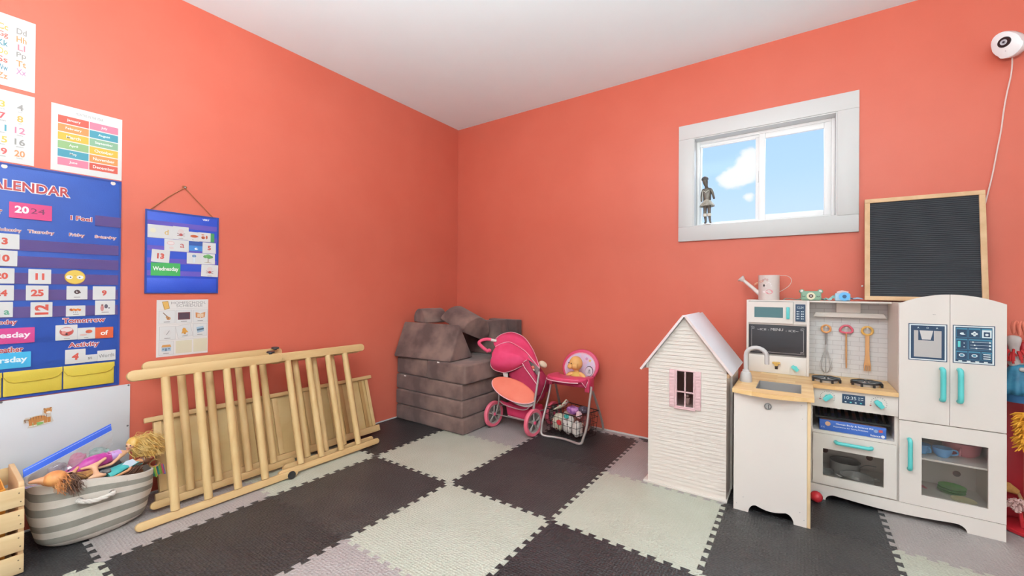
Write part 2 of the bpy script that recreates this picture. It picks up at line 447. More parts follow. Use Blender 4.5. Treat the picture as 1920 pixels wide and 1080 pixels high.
def tile(i, j, col, label):
    P = tile_poly(i, j)
    cx = sum(p[0] for p in P)/len(P); cy = sum(p[1] for p in P)/len(P)
    Q = [Vector((p[0]-cx, p[1]-cy)) for p in P]; n = len(Q)
    ar = sum(Q[k-1].x*Q[k].y - Q[k].x*Q[k-1].y for k in range(n))
    if ar < 0: Q.reverse()
    I = []                                   # outline pulled in a hair: a small rounded lip along every seam
    for k in range(n):
        e1 = (Q[k]-Q[k-1]).normalized(); e2 = (Q[(k+1) % n]-Q[k]).normalized()
        nn = Vector((-e1.y-e2.y, e1.x+e2.x)); nn = nn.normalized() if nn.length > 1e-4 else Vector((-e1.y, e1.x))
        I.append(Q[k] + nn*0.0016)
    Q = [q + (i_-q)*0.25 for q, i_ in zip(Q, I)]
    def inside(x, y):
        c = False
        for k in range(n):
            a, b = I[k-1], I[k]
            if (a.y > y) != (b.y > y) and x < (b.x-a.x)*(y-a.y)/(b.y-a.y)+a.x: c = not c
        return c
    G = []
    for gx in range(-6, 7):
        for gy in range(-6, 7):
            q = Vector((gx*0.045+0.001*gy, gy*0.045))
            if inside(q.x, q.y) and min((q-v).length for v in I) > 0.02: G.append(q)
    vs2, es2, fs2, *_r = geometry.delaunay_2d_cdt([*I, *G], [(k, (k+1) % n) for k in range(n)], [list(range(n))], 1, 1e-6)
    mb = MB(Matrix.Translation((cx, cy, 0)))
    mb.add([(v.x, v.y, 0) for v in vs2], fs2, FOAM[col])
    ring = [(v.x, v.y, 0) for v in I] + [(v.x, v.y, -0.0013) for v in Q] + [(v.x, v.y, -0.012) for v in Q]
    fs3 = [(L0*n+k, (L0+1)*n+k, (L0+1)*n+(k+1) % n, L0*n+(k+1) % n) for L0 in (0, 1) for k in range(n)] + [tuple(range(3*n-1, 2*n-1, -1))]
    mb.add(ring, fs3, FOAM[col])
    return solo('foam_mat', mb, label, 'foam mat', (cx, cy, 0), 'interlocking foam floor tiles')
TILES = [
 (-1, 1, 'd', 'charcoal foam floor tile under the left half of the grey foam couch stack'),
 (0, 1, 'g', 'mauve grey foam floor tile under the doll stroller'),
 (1, 1, 'd', 'charcoal foam floor tile under the doll high chair'),
 (2, 1, 'g', 'mauve grey foam floor tile under the white dollhouse'),
 (3, 1, 'd', 'charcoal foam floor tile under the toy sink and oven'),
 (4, 1, 'g', 'mauve grey foam floor tile under the toy refrigerator'),
 (5, 1, 'd', 'charcoal foam floor tile under the red round toy stand'),
 (-1, 0, 'd', 'charcoal foam floor tile by the left wall, past the right end of the wooden climber'),
 (0, 0, 's', 'pale sage foam floor tile in front of the grey foam couch stack'),
 (1, 0, 'e', 'worn charcoal foam floor tile in front of the stroller and high chair'),
 (2, 0, 's', 'yellowish sage foam floor tile in front of the dollhouse'),
 (3, 0, 'e', 'charcoal foam floor tile in front of the toy sink cabinet'),
 (4, 0, 's', 'sage foam floor tile in front of the toy refrigerator at the bottom edge'),
 (5, 0, 'g', 'grey foam floor tile at the lower right corner, beside the toy refrigerator'),
 (-1, -1, 's', 'sage foam floor tile under the right half of the wooden climber'),
 (0, -1, 'e', 'brownish charcoal foam floor tile in front of the right half of the wooden climber'),
 (1, -1, 's', 'large pale sage foam floor tile in the middle of the floor with a glossy sheen'),
 (2, -1, 'd', 'bluish shining charcoal foam floor tile at the bottom middle of the photo'),
 (3, -1, 's', 'sage foam floor tile just below the bottom edge, right of the bluish shining tile'),
 (4, -1, 'g', 'grey foam floor tile nearest the camera on the right'),
 (-1, -2, 'g', 'mauve grey foam floor tile under the left half of the wooden climber'),
 (0, -2, 'd', 'embossed charcoal foam floor tile in front of the striped basket and climber'),
 (1, -2, 'g', 'light grey foam floor tile at the bottom edge, left of the shiny dark tile'),
 (2, -2, 'd', 'charcoal foam floor tile directly below the camera'),
 (-1, -3, 'd', 'charcoal foam floor tile under the striped basket and wooden crate'),
 (0, -3, 's', 'sage foam floor tile at the bottom left corner of the photo'),
 (1, -3, 'd', 'charcoal foam floor tile left of the camera position'),
]
for a in TILES: tile(*a)
for i in range(-1, 7):       # the cut strip of foam along the back wall
    col = 'sdgdsdgd'[i+1]
    P = tile_poly(i, 2)
    if len(P) < 4 or i > 5: continue
    tile(i, 2, col, 'cut strip of foam tile against the back wall, ' + ['in the corner behind the foam couch', 'behind the foam couch and stroller', 'behind the doll high chair', 'behind the dollhouse', 'behind the toy sink', 'behind the toy refrigerator', 'behind the red round stand'][i+1])
# ================================================================== TOY KITCHEN
K_white = mottled('toy_white_board', '#DFD4CC', '#E2D7CF', 2, 0.42, 0.02, 40)
K_edge = wood('raw_board_edge', '#D9B88C', '#E3C79E', (8, 8, 1))
K_wood = wood('butcher_block', '#E2B87C', '#EFD0A0', (1.5, 14, 14), 3, 0.42, (0.16, 0.045))
K_teal = mottled('teal_plastic', '#5BC2C0', '#63CAC8', 6, 0.35)
K_navy = mat('navy_print', '#1F3B57', 0.4)
K_navy2 = mat('blue_print', '#3E7D97', 0.4)
K_pale = mat('pale_print', '#DDE5E6', 0.45)
K_grey = mottled('grey_plastic', '#B9B1AF', '#C1B9B7', 6, 0.38)
K_black = mat('black_plastic', '#242426', 0.4)
K_chalk = mottled('chalkboard_black', '#2B272B', '#332E32', 6, 0.6)
K_steel = mat('steel', '#A9A5A2', 0.28, 0.9)
K_dark = mat('dark_gap', '#3A3030', 0.7)
def tile_mat():
    m = mat('white_subway_tile', '#E6E0DE', 0.4); n, l, b = nodes(m)
    v = coords(m, (1, 1, 1), (radians(90), 0, 0)); br = n.new('ShaderNodeTexBrick')
    br.inputs['Scale'].default_value = 1; br.inputs['Brick Width'].default_value = 0.075; br.inputs['Row Height'].default_value = 0.0245
    br.inputs['Mortar Size'].default_value = 0.0012; br.inputs['Color1'].default_value = lin('#D5D0CE'); br.inputs['Color2'].default_value = lin('#D0CAC8'); br.inputs['Mortar'].default_value = lin('#B3AAA8')
    l.new(v, br.inputs[0]); l.new(br.outputs[0], b.inputs['Base Color']); return m
K_tile = tile_mat()
BK = lambda x, y, z: frame((x, y, z), (1, 0, 0), (0, 0, 1))     # frame on a face that looks toward -Y
def arch_cut(x0, x1, z0, ax0, ax1, h, r=0.03):
    """lower edge of a plinth with a shallow arch, left to right"""
    p = [(x0, z0), (ax0, z0)]
    for k in range(7): t = pi/2*k/6; p.append((ax0 + r*(1-cos(t)) , z0 + h*sin(t)))
    n = 8
    for k in range(1, n): t = k/n; p.append((ax0+r+(ax1-ax0-2*r)*t, z0 + h - 0.012*sin(pi*t)))
    for k in range(7): t = pi/2*k/6; p.append((ax1-r + r*sin(t), z0 + h*cos(t)))
    p += [(x1, z0)]; return p
def handle(p0, p1, out, r, mt):
    """D-shaped pull between two points on a face, standing off by the vector out"""
    p0 = Vector(p0); p1 = Vector(p1); out = Vector(out); d = p1-p0
    m = MB(); pts = [p0, p0+out*0.75+d*0.02, p0+out+d*0.12, p0+out+d*0.5, p0+out+d*0.88, p1+out*0.75-d*0.02, p1]
    m.tube(smooth_curve(pts, 4), r, mt, 10); return m
def knob(c, rad, ang, mt, ring=None):
    """round base with a chunky lozenge grip, facing -Y"""
    m = MB(); c = Vector(c)
    m.cyl(c, c+Vector((0, -0.006, 0)), rad*0.62, mt, 24)
    F = BK(*c) @ Matrix.Rotation(ang, 4, 'Z')
    m.prism(rrect(-rad*0.95, -rad*0.45, rad*0.95, rad*0.45, rad*0.2), F, 0.006, 0.022, mt, 0.003)
    return m
def build_kitchen():
    k = thing('play_kitchen', 'white wooden toy kitchen with sink, stove, oven and refrigerator against the coral wall', 'play kitchen', (2.86, -0.2, 0))
    XL, XM, XF, XE = 2.385, 2.680, 3.010, 3.339      # left edge, sink | range, range | fridge, right edge
    FY, SY, UY = -0.335, -0.690, -0.160               # front planes of range, sink cabinet and upper cabinet
    bk = -0.014
    # --- sink cabinet
    m = MB(); P = arch_cut(XL, 2.667, 0.0, 2.446, 2.620, 0.040)
    m.prism(P + [(2.667, 0.547), (XL, 0.547)], BK(0, SY, 0), -0.013, 0.0, K_white)
    m.box((XL, SY+0.0132, 0.0), (XL+0.013, bk, 0.547), K_white, 0.001)
    for x, z in ((2.647, 0.527), (2.650, 0.468), (2.642, 0.06), (2.398, 0.03), (2.657, 0.03), (2.425, 0.065)):
        m.cyl((x, SY-0.0005, z), (x, SY-0.0012, z), 0.0022, K_grey, 10)
    sc = m.build('sink_cabinet', k)
    m = MB(); m.box((2.6675, SY, 0.0), (2.680, bk, 0.547), K_edge, 0.0008); m.build('side_panel', k)
    m = MB(); m.cyl((2.522, SY, 0.503), (2.522, SY-0.006, 0.503), 0.0145, mat('plug_metal', '#8E8B89', 0.3, 0.7), 24); m.cyl((2.522, SY-0.006, 0.503), (2.522, SY-0.008, 0.503), 0.010, mat('plug_face', '#B7B3B0', 0.35, 0.5), 20)
    m.box((2.523, SY-0.0095, 0.494), (2.5255, SY-0.007, 0.512), K_dark); m.build('plug_stop', sc)
    # --- countertop with a cut-out for the basin
    m = MB(); z0, z1 = 0.5475, 0.566
    fr = [(2.378 + (2.692-2.378)*t, -0.698 - 0.036*sin(pi*t)) for t in [i/16 for i in range(17)]]
    Z = Matrix()
    hx0, hx1, hy0, hy1 = 2.468, 2.646, -0.633, -0.417
    m.prism(fr + [(2.692, hy0), (2.378, hy0)], Z, z0, z1, K_wood)
    m.prism([(2.378, hy0), (hx0, hy0), (hx0, hy1), (2.378, hy1)], Z, z0, z1, K_wood)
    m.prism([(hx1, hy0), (2.692, hy0), (2.692, hy1), (hx1, hy1)], Z, z0, z1, K_wood)
    m.prism([(2.378, hy1), (2.692, hy1), (2.692, -0.352), (XF-0.002, -0.352), (XF-0.002, bk), (2.378, bk)], Z, z0, z1, K_wood)
    m.build('countertop', k)
    m = MB(); t = 0.002; bz = 0.505
    for a, b in (((hx0, hy0, bz), (hx1, hy1, bz+t)), ((hx0, hy0, bz), (hx0+t, hy1, z1-0.001)), ((hx1-t, hy0, bz), (hx1, hy1, z1-0.001)), ((hx0, hy0, bz), (hx1, hy0+t, z1-0.001)), ((hx0, hy1-t, bz), (hx1, hy1, z1-0.001))):
        m.box(a, b, mat('basin_grey', '#9D9592', 0.35, 0.25))
    sk = m.build('sink_basin', k)
    m = MB()
    for x, y in ((2.50, -0.44), (2.555, -0.52), (2.62, -0.44)): m.cyl((x, y, bz+t), (x, y, bz+t+0.001), 0.004, K_dark, 10)
    m.build('drain_hole', sk)
    # --- faucet
    fx, fy = 2.415, -0.490
    m = MB(); m.lathe([(0.0, 0), (0.0275, 0.0), (0.0275, 0.012), (0.026, 0.03), (0.0215, 0.047), (0.017, 0.049), (0.015, 0.060), (0.0, 0.060)], K_grey, 20, Matrix.Translation((fx, fy, z1)))
    fb = m.build('faucet', k)
    m = MB(); pts = [(fx, fy, 0.624), (fx, fy, 0.70)] + [(fx+0.045-0.045*cos(pi*i/10), fy, 0.70+0.040*sin(pi*i/10)) for i in range(1, 11)] + [(fx+0.09, fy, 0.662)]
    m.tube(pts, 0.0105, K_grey, 12); m.build('spout', fb)
    # --- upper cabinet
    m = MB()
    m.box((XL, UY, 0.567), (XL+0.011, bk, 0.975), K_white, 0.001); m.box((XM-0.012, UY, 0.567), (XM, bk, 0.975), K_white, 0.001)
    m.box((XL+0.011, UY, 0.968), (XM-0.012, bk, 0.975), K_white); m.box((XL+0.011, UY+0.02, 0.567), (XM-0.012, bk, 0.836), K_white)
    m.box((XL+0.011, UY+0.01, 0.836), (XM-0.012, bk, 0.844), K_white)
    m.box((XL+0.011, -0.03, 0.844), (XM-0.012, bk, 0.968), mat('microwave_interior', '#6E8F92', 0.5))
    m.box((2.609, UY+0.004, 0.844), (XM-0.012, bk, 0.968), K_white)
    uc = m.build('upper_cabinet', k)
    # top board behind range + spacer above chimney
    m = MB(); m.box((XM+0.0005, -0.165, 0.9665), (XF-0.001, bk, 0.975), K_white, 0.001); m.build('top_board', k)
    # microwave door
    x0, x1, q0, q1 = 2.393, 2.607, 0.846, 0.966
    wx0, wx1, wz0, wz1 = 2.424, 2.561, 0.877, 0.935
    m = MB(); y0, y1 = UY-0.002, UY+0.012
    m.box((x0, y0, q0), (wx0, y1, q1), K_white); m.box((wx1, y0, q0), (x1, y1, q1), K_white); m.box((wx0, y0, q0), (wx1, y1, wz0), K_white); m.box((wx0, y0, wz1), (wx1, y1, q1), K_white)
    md = m.build('microwave_door', k)
    m = MB(); m.box((wx0, y0+0.003, wz0), (wx1, y0+0.005, wz1), glass('teal_window_film', '#8DB5B8', 0.05, 0.42, '#7FA9AE')); m.build('window_film', md)
    m = MB(); m.box((2.576, UY-0.016, 0.872), (2.592, UY-0.002, 0.938), K_teal, 0.004); m.build('handle', md)
    # microwave keypad
    m = MB(); m.box((2.618, UY-0.0015, 0.861), (2.662, UY+0.004, 0.954), K_navy); F = BK(2.64, UY-0.0016, 0.905)
    m.text('12:34', F @ Matrix.Translation((0, 0.032, 0)), K_pale, 0.013, 0.028, d=0.0004)
    for r in range(4):
        for c, ch in ((-0.011, '1470'[r]), (0.009, '2580'[r])):
            m.disc(F, (c-0.003, 0.010-r*0.013), 0.0032, K_pale, 0.0004, 10); m.disc(F, (c+0.004, 0.010-r*0.013), 0.0026, K_pale, 0.0004, 10)
    m.build('keypad', k)
    # plate and food seen through the microwave film
    m = MB(); m.lathe([(0.0, 0.0), (0.03, 0.0), (0.04, 0.006), (0.038, 0.006), (0.028, 0.002), (0, 0.002)], K_pale, 20, Matrix.Translation((2.53, -0.09, 0.8785))); m.build('turntable', k)
    # chalkboard panel
    m = MB(); m.box((2.397, UY+0.006, 0.672), (2.668, UY+0.0195, 0.834), K_chalk, 0.0008); cb = m.build('chalkboard', k)
    F = BK(2.5325, UY+0.0058, 0.753); m = MB(); M_chk = mat('chalk_white', '#CFC8C6', 0.8)
    def ln(a, b, w=0.0012):
        a = Vector((*a, 0)); b = Vector((*b, 0)); d = (b-a).normalized(); n_ = Vector((-d.y, d.x, 0))*w/2
        m.poly(F, [(a-n_)[:2], (b-n_)[:2], (b+n_)[:2], (a+n_)[:2]], M_chk, 0.0003)
    hx, hz = 0.122, 0.070
    for sx in (-1, 1):
        ln((sx*hx, -hz+0.012), (sx*hx, hz-0.012)); 
        for sz in (-1, 1):
            ln((sx*hx, sz*(hz-0.012)), (sx*(hx-0.012), sz*(hz-0.012))); ln((sx*(hx-0.012), sz*(hz-0.012)), (sx*(hx-0.012), sz*hz))
            for q in range(10):
                a, b = 2*pi*q/10, 2*pi*(q+1)/10; ln((sx*(hx-0.003)+0.005*cos(a), sz*(hz-0.003)+0.005*sin(a)), (sx*(hx-0.003)+0.005*cos(b), sz*(hz-0.003)+0.005*sin(b)), 0.0009)
    ln((-hx+0.012, -hz), (hx-0.012, -hz))
    m.text('MENU', F @ Matrix.Translation((0, 0.058, 0)), M_chk, 0.015, 0.058, d=0.0003)
    m.text('~ICE -', F @ Matrix.Translation((-0.066, 0.056, 0)), M_chk, 0.011, 0.058, d=0.0003); m.text('- ICE~', F @ Matrix.Translation((0.070, 0.054, 0)), M_chk, 0.011, 0.058, d=0.0003)
    m.build('chalk_lettering', cb)
    # panel under chalkboard: brass coloured peg tap and teal knob
    m = MB(); m.box((2.397, UY+0.004, 0.567), (2.668, UY+0.0195, 0.664), K_white, 0.0008); kp = m.build('tap_panel', k)
    m = MB(); M_peg = wood('varnished_peg', '#C99A4E', '#DDB46A', (8, 8, 8))
    m.cyl((2.531, UY+0.004, 0.620), (2.531, UY-0.020, 0.620), 0.010, M_peg, 16); m.box((2.512, UY-0.020, 0.622), (2.550, UY+0.004, 0.632), M_peg, 0.004); m.box((2.524, UY-0.0005, 0.590), (2.538, UY+0.004, 0.610), K_dark, 0.003)
    m.build('peg_tap', kp)
    m = knob((2.617, UY+0.004, 0.606), 0.019, -0.7, K_teal); m.build('tap_knob', kp)
    # --- backsplash, chimney, hood board
    m = MB(); m.box((XM+0.0005, -0.040, 0.567), (XF-0.0005, bk, 0.9662), K_tile); m.build('backsplash', k)
    m = MB(); m.box((2.799, -0.075, 0.913), (2.899, -0.0402, 0.966), K_white, 0.001); hd = None
    cm = m.build('range_chimney', k)
    m = MB(); m.prism([(2.698, 0.888), (3.001, 0.888), (2.990, 0.912), (2.710, 0.912)], BK(0, -0.062, 0), 0.0, 0.016, K_white, 0.002); m.build('range_hood', k)
    # hooks
    for hx_ in (2.7555, 2.842, 2.928):
        m = MB(); m.cyl((hx_, -0.0402, 0.833), (hx_, -0.063, 0.833), 0.0020, K_steel, 8); m.cyl((hx_, -0.063, 0.833), (hx_, -0.065, 0.833), 0.005, K_steel, 12); m.build('hook', k)
    # --- range carcass
    m = MB()
    m.box((XM+0.0005, FY+0.013, 0.07), (XM+0.0125, bk, 0.5472), K_white); m.box((XF-0.012, FY+0.013, 0.07), (XF-0.0005, bk, 0.5472), K_white)
    m.box((XM+0.0125, FY+0.004, 0.325), (XF-0.012, bk, 0.338), K_white); m.box((XM+0.0125, FY+0.013, 0.07), (XF-0.012, bk, 0.082), K_white)
    # back panel with two round holes shown as insets
    m.box((XM+0.0125, -0.022, 0.082), (XF-0.012, bk, 0.325), K_white); m.box((XM+0.0125, -0.022, 0.338), (XF-0.012, bk, 0.5472), K_white)
    rc = m.build('range_body', k)
    m = MB()
    for x in (2.755, 2.942): m.cyl((x, -0.0222, 0.150), (x, -0.0226, 0.150), 0.014, mat('hole_brown', '#6B4038', 0.8), 20)
    m.build('back_hole', rc)
    m = MB(); m.box((XM+0.0005, FY, 0.455), (XF-0.0005, FY+0.0128, 0.5472), K_white, 0.0008); cp = m.build('control_panel', k)
    m = knob((2.752, FY, 0.506), 0.021, 0.72, K_teal); m.build('stove_knob', cp); m = knob((2.942, FY, 0.504), 0.021, -0.85, K_teal); m.build('stove_knob', cp)
    m = MB(); M_ink = mat('dark_ink', '#3B3436', 0.6); M_red = mat('red_ink', '#B2453D', 0.6)
    for cx, cz in ((2.752, 0.506), (2.942, 0.504)):
        F = BK(cx, FY-0.0004, cz)
        for q in range(14):
            a = radians(200)-radians(230)*q/13
            m.poly(F, [(0.027*cos(a), 0.027*sin(a)), (0.0295*cos(a), 0.0295*sin(a)), (0.0295*cos(a+0.10), 0.0295*sin(a+0.10)), (0.027*cos(a+0.10), 0.027*sin(a+0.10))], M_ink)
        m.disc(F, (-0.030, -0.012), 0.003, M_red, seg=10)
    m.build('dial_print', cp)
    m = MB(); m.box((2.808, FY-0.0012, 0.487), (2.893, FY, 0.531), K_navy); F = BK(2.8505, FY-0.0014, 0.509)
    m.text('10:35', F @ Matrix.Translation((-0.012, 0.006, 0)), K_pale, 0.015, 0.044, d=0.0003)
    for r in range(2):
        for c in range(2): m.rect(F, 0.017+c*0.011, 0.0+r*0.009, 0.025+c*0.011, 0.003+r*0.009, K_pale, 0.0003)
    for c in range(4): m.rect(F, -0.033+c*0.019, -0.017, -0.026+c*0.019, -0.012, K_teal if c % 2 else K_pale, 0.0003)
    m.build('clock_display', cp)
    # burners
    for bx, by in ((2.750, -0.235), (2.908, -0.235)):
        m = MB(); m.lathe([(0, 0.0), (0.047, 0.0), (0.048, 0.008), (0.043, 0.0140), (0, 0.0150)], mat('burner_silver', '#D8D3D1', 0.3, 0.3), 24, Matrix.Translation((bx, by, 0.566)))
        b = m.build('burner', k)
        m = MB(); R = 0.056
        pl = [(bx+R*sx_*cx_, by+R*cy_*sx_) for sx_, cx_, cy_ in ()]
        oc = [(bx+R*1.06*cos(pi/8+pi/4*i), by+R*1.06*sin(pi/8+pi/4*i), 0.582) for i in range(8)]
        m.tube(oc, 0.0046, K_black, 8, closed=True)
        for a in (0, pi/2, pi, 3*pi/2): m.tube([(bx+R*cos(a), by+R*sin(a), 0.5835), (bx+0.010*cos(a), by+0.010*sin(a), 0.5865)], 0.0042, K_black, 8)
        for i in range(0, 8): m.cyl((oc[i][0], oc[i][1], 0.5661), (oc[i][0], oc[i][1], 0.582), 0.0052, K_black, 8)
        m.build('grate', b)
    # --- oven door with window
    def panel_door(name, x0, x1, z0, z1, wx0, wx1, wz0, wz1, gl):
        m = MB(); y0, y1 = FY-0.002, FY+0.011
        out = [(x0, z0), (x1, z0), (x1, z1), (x0, z1)]; r = rrect(wx0, wz0, wx1, wz1, 0.004, 4)
        m.box((x0, y0, z0), (wx0, y1, z1), K_white); m.box((wx1, y0, z0), (x1, y1, z1), K_white); m.box((wx0, y0, z0), (wx1, y1, wz0), K_white); m.box((wx0, y0, wz1), (wx1, y1, z1), K_white)
        d = m.build(name, k)
        m = MB(); m.box((wx0, y1-0.004, wz0), (wx1, y1-0.002, wz1), gl); m.build('window', d)
        return d
    od = panel_door('oven_door', XM+0.014, XF-0.006, 0.077, 0.3235, 2.7345, 2.960, 0.118, 0.2525, glass('oven_window', '#FCFBFA', 0.05))
    handle((2.784, FY-0.002, 0.294), (2.916, FY-0.002, 0.293), (0, -0.022, 0), 0.0085, K_teal).build('handle', od)
    # --- fridge / pantry column
    m = MB()
    m.box((XF, FY+0.013, 0.07), (XF+0.012, bk, 0.975), K_white); m.box((XE-0.012, FY+0.013, 0.07), (XE, bk, 0.975), K_white)
    m.box((XF+0.012, FY+0.013, 0.440), (XE-0.012, bk, 0.452), K_white); m.box((XF+0.012, FY+0.013, 0.07), (XE-0.012, bk, 0.084), K_white)
    m.box((XF+0.012, FY+0.013, 0.963), (XE-0.012, bk, 0.975), K_white); m.box((XF+0.012, -0.022, 0.084), (XE-0.012, bk, 0.963), K_white)
    fb = m.build('fridge_body', k)
    m = MB(); m.box((XF+0.012, FY+0.02, 0.274), (XE-0.012, -0.022, 0.282), K_white); m.build('pantry_shelf', k)
    m = MB(); m.cyl((3.263, -0.0222, 0.150), (3.263, -0.0226, 0.150), 0.014, MATS['hole_brown'], 20); m.build('back_hole', fb)
    pd = panel_door('pantry_door', XF+0.003, XE, 0.072, 0.4425, 3.0865, 3.288, 0.121, 0.3765, glass('pantry_window', '#FCFBFA', 0.05, 0.03, '#C8C3BF'))
    handle((3.046, FY-0.002, 0.362), (3.046, FY-0.002, 0.230), (0, -0.022, 0), 0.0085, K_teal).build('handle', pd)
    zt = lambda x: 0.972 + 0.043*(1-((x-3.1745)/0.1645)**2) if x < 3.1745 else 0.976 + 0.039*(1-((x-3.1745)/0.1645)**2)
    def fridge_door(x0, x1):
        m = MB(); n = 14
        top = [(x1+(x0-x1)*i/n, zt(x1+(x0-x1)*i/n)) for i in range(n+1)]
        m.prism([(x0, 0.4465), (x1, 0.4465)] + top, BK(0, FY, 0), -0.0125, 0.001, K_white); return m.build('fridge_door', k)
    d1 = fridge_door(XF+0.001, 3.1735); d2 = fridge_door(3.1748, XE)
    handle((3.150, FY-0.001, 0.690), (3.150, FY-0.001, 0.555), (0, -0.022, 0), 0.0095, K_teal).build('handle', d1)
    handle((3.203, FY-0.001, 0.692), (3.203, FY-0.001, 0.556), (0, -0.022, 0), 0.0095, K_teal).build('handle', d2)
    m = MB(); F = BK(3.104, FY-0.0012, 0.8025); w, h = 0.062, 0.082
    m.rect(F, -w, -h, w, h, K_navy, 0.0); m.rect(F, -w+0.003, -h+0.003, w-0.003, h-0.003, K_pale, 0.0003); m.rect(F, -w+0.008, -h+0.008, w-0.008, h-0.008, K_navy, 0.0006)
    M_rec = mat('dispenser_recess_print', '#B5AEAB', 0.4); m.rect(F, -0.044, -0.066, 0.044, 0.052, M_rec, 0.0009)
    m.rect(F, -0.030, 0.008, 0.020, 0.052, K_navy, 0.0012); m.poly(F, [(-0.018, 0.012), (0.010, 0.012), (0.018, 0.052), (-0.026, 0.052)], mat('dispenser_spout_print', '#C9C2BF', 0.4), 0.0015)
    for c, t in ((-0.030, 'A'), (0.0, 'O'), (0.030, 'A')): m.text(t, F @ Matrix.Translation((c, 0.064, 0)), K_pale, 0.007, d=0.0010)
    m.build('dispenser_sticker', d1)
    m = MB(); F = BK(3.2445, FY-0.0012, 0.8025)
    m.rect(F, -w, -h, w, h, K_navy, 0.0); m.rect(F, -w+0.003, -h+0.003, w-0.003, h-0.003, K_pale, 0.0003); m.rect(F, -w+0.008, -h+0.008, w-0.008, h-0.008, K_navy, 0.0006)
    cell = [(-0.052, 0.030, -0.018, 0.070), (-0.015, 0.030, 0.020, 0.070), (0.023, 0.030, 0.053, 0.070), (-0.052, -0.022, -0.018, 0.024), (-0.015, -0.022, 0.053, 0.024), (-0.052, -0.064, -0.018, -0.028), (-0.015, -0.064, 0.020, -0.028), (0.023, -0.064, 0.053, -0.028)]
    for i, (a, b, c, d) in enumerate(cell):
        m.rect(F, a, b, c, d, K_navy2, 0.0009); m.rect(F, a+0.0015, b+0.0015, c-0.0015, d-0.006, K_navy if i != 2 else K_pale, 0.0012)
    m.disc(F, (-0.032, 0.046), 0.009, K_pale, 0.0015, 14, 0.005); m.disc(F, (-0.025, 0.049), 0.005, K_navy, 0.0018, 10)
    for a in range(4): m.disc(F, (0.0025+0.006*cos(a*pi/2), 0.047+0.006*sin(a*pi/2)), 0.0042, K_pale, 0.0015, 10)
    m.rect(F, 0.029, 0.036, 0.047, 0.056, K_navy, 0.0015); m.disc(F, (0.038, 0.045), 0.005, K_pale, 0.0018, 10)
    m.rect(F, -0.047, -0.012, -0.039, 0.014, K_teal, 0.0015); m.disc(F, (-0.028, 0.006), 0.002, K_pale, 0.0015, 8); m.disc(F, (-0.028, -0.010), 0.002, K_pale, 0.0015, 8)
    for r in range(3):
        z = 0.012-r*0.013; m.rect(F, -0.010, z-0.0006, 0.046, z+0.0006, K_pale, 0.0015); m.disc(F, (-0.002+r*0.005, z), 0.003, K_pale, 0.0018, 8); m.rect(F, 0.044, z-0.003, 0.050, z+0.003, K_pale, 0.0015)
    for c in (-0.035, 0.0025): m.disc(F, (c, -0.046), 0.009, K_pale, 0.0015, 14, 0.007); m.disc(F, (c, -0.046), 0.006, K_navy2, 0.0018, 12, 0.0045)
    for r in range(3): m.rect(F, 0.028, -0.058+r*0.009, 0.049, -0.054+r*0.009, K_pale, 0.0015)
    for c in range(4): m.rect(F, -0.045+c*0.025, -0.0735, -0.034+c*0.025, -0.0685, K_pale, 0.0015)
    m.build('menu_sticker', d2)
    # --- plinth under range and fridge with a long arch
    m = MB(); P = arch_cut(XM+0.0005, XE, 0.0, 2.745, 3.228, 0.030, 0.035)
    m.prism(P + [(XE, 0.070), (XM+0.0005, 0.070)], BK(0, FY, 0), -0.013, 0.0, K_white)
    m.box((XE-0.013, FY+0.013, 0.0), (XE, bk, 0.0695), K_white); m.box((XM+0.0005, FY+0.013, 0.0), (XM+0.0125, bk, 0.0695), K_white)
    m.build('plinth', k)
    m = MB(); F = BK(3.125, FY-0.0013, 0.927); m.text('ice', F, mat('grey_ink', '#8B8381', 0.6), 0.004, 0.009); m.build('small_print', d1)
build_kitchen()

# ---------------------------------------------------------- utensils on the hooks (each hangs from its own hook)
M_uw = wood('beech_utensil', '#C98F5B', '#D9A673', (14, 14, 2))
def ring_curve(cx, cz, pts, y): return [(cx+a, y, cz+b) for a, b in pts]
U = thing('toy_whisk', 'toy wire whisk with an orange ring, leftmost of three utensils hanging above the stove', 'toy utensil', (2.7555, -0.056, 0.58))
m = MB(); m.tube(circle((2.7555, -0.056, 0.8215), 0.0195, 24, (1, 0, 0), (0, 0, 1)), 0.005, mottled('orange_silicone', '#DE9455', '#E39C5E', 8, 0.45), 8, closed=True); m.build('hanging_ring', U)
m = MB(); m.cyl((2.7555, -0.056, 0.798), (2.7555, -0.056, 0.735), 0.0055, K_steel, 12, 0.004); m.build('handle', U)
m = MB()
for i in range(4):
    a = pi*i/4; d = Vector((cos(a), sin(a)*0.45, 0))
    P = [Vector((2.7555, -0.056, 0.742)), Vector((2.7555, -0.056, 0.70))+d*0.006, Vector((2.7555, -0.056, 0.645))+d*0.023, Vector((2.7555, -0.056, 0.612))+d*0.026, Vector((2.7555, -0.056, 0.588))+d*0.014, Vector((2.7555, -0.056, 0.582))]
    Q = P + [Vector((2*2.7555-p.x, -0.112-p.y, p.z)) for p in P[-2::-1]]
    m.tube(smooth_curve(Q, 4), 0.0011, K_steel, 6)
m.build('whisk_wires', U)
U = thing('toy_spoon', 'toy wooden spoon handle with a pink heart-shaped ring, in the middle of three hanging utensils', 'toy utensil', (2.842, -0.056, 0.60))
heart = [(0, 0.020), (0.010, 0.0185), (0.021, 0.008), (0.026, -0.004), (0.022, -0.014), (0.010, -0.017), (0, -0.0185), (-0.010, -0.017), (-0.022, -0.014), (-0.026, -0.004), (-0.021, 0.008), (-0.010, 0.0185)]
m = MB(); m.tube(smooth_curve([(2.842+a, -0.056, 0.8235+b) for a, b in heart], 4, True), 0.0055, mottled('pink_silicone', '#CE5567', '#D65F70', 8, 0.45), 8, closed=True); m.build('hanging_ring', U)
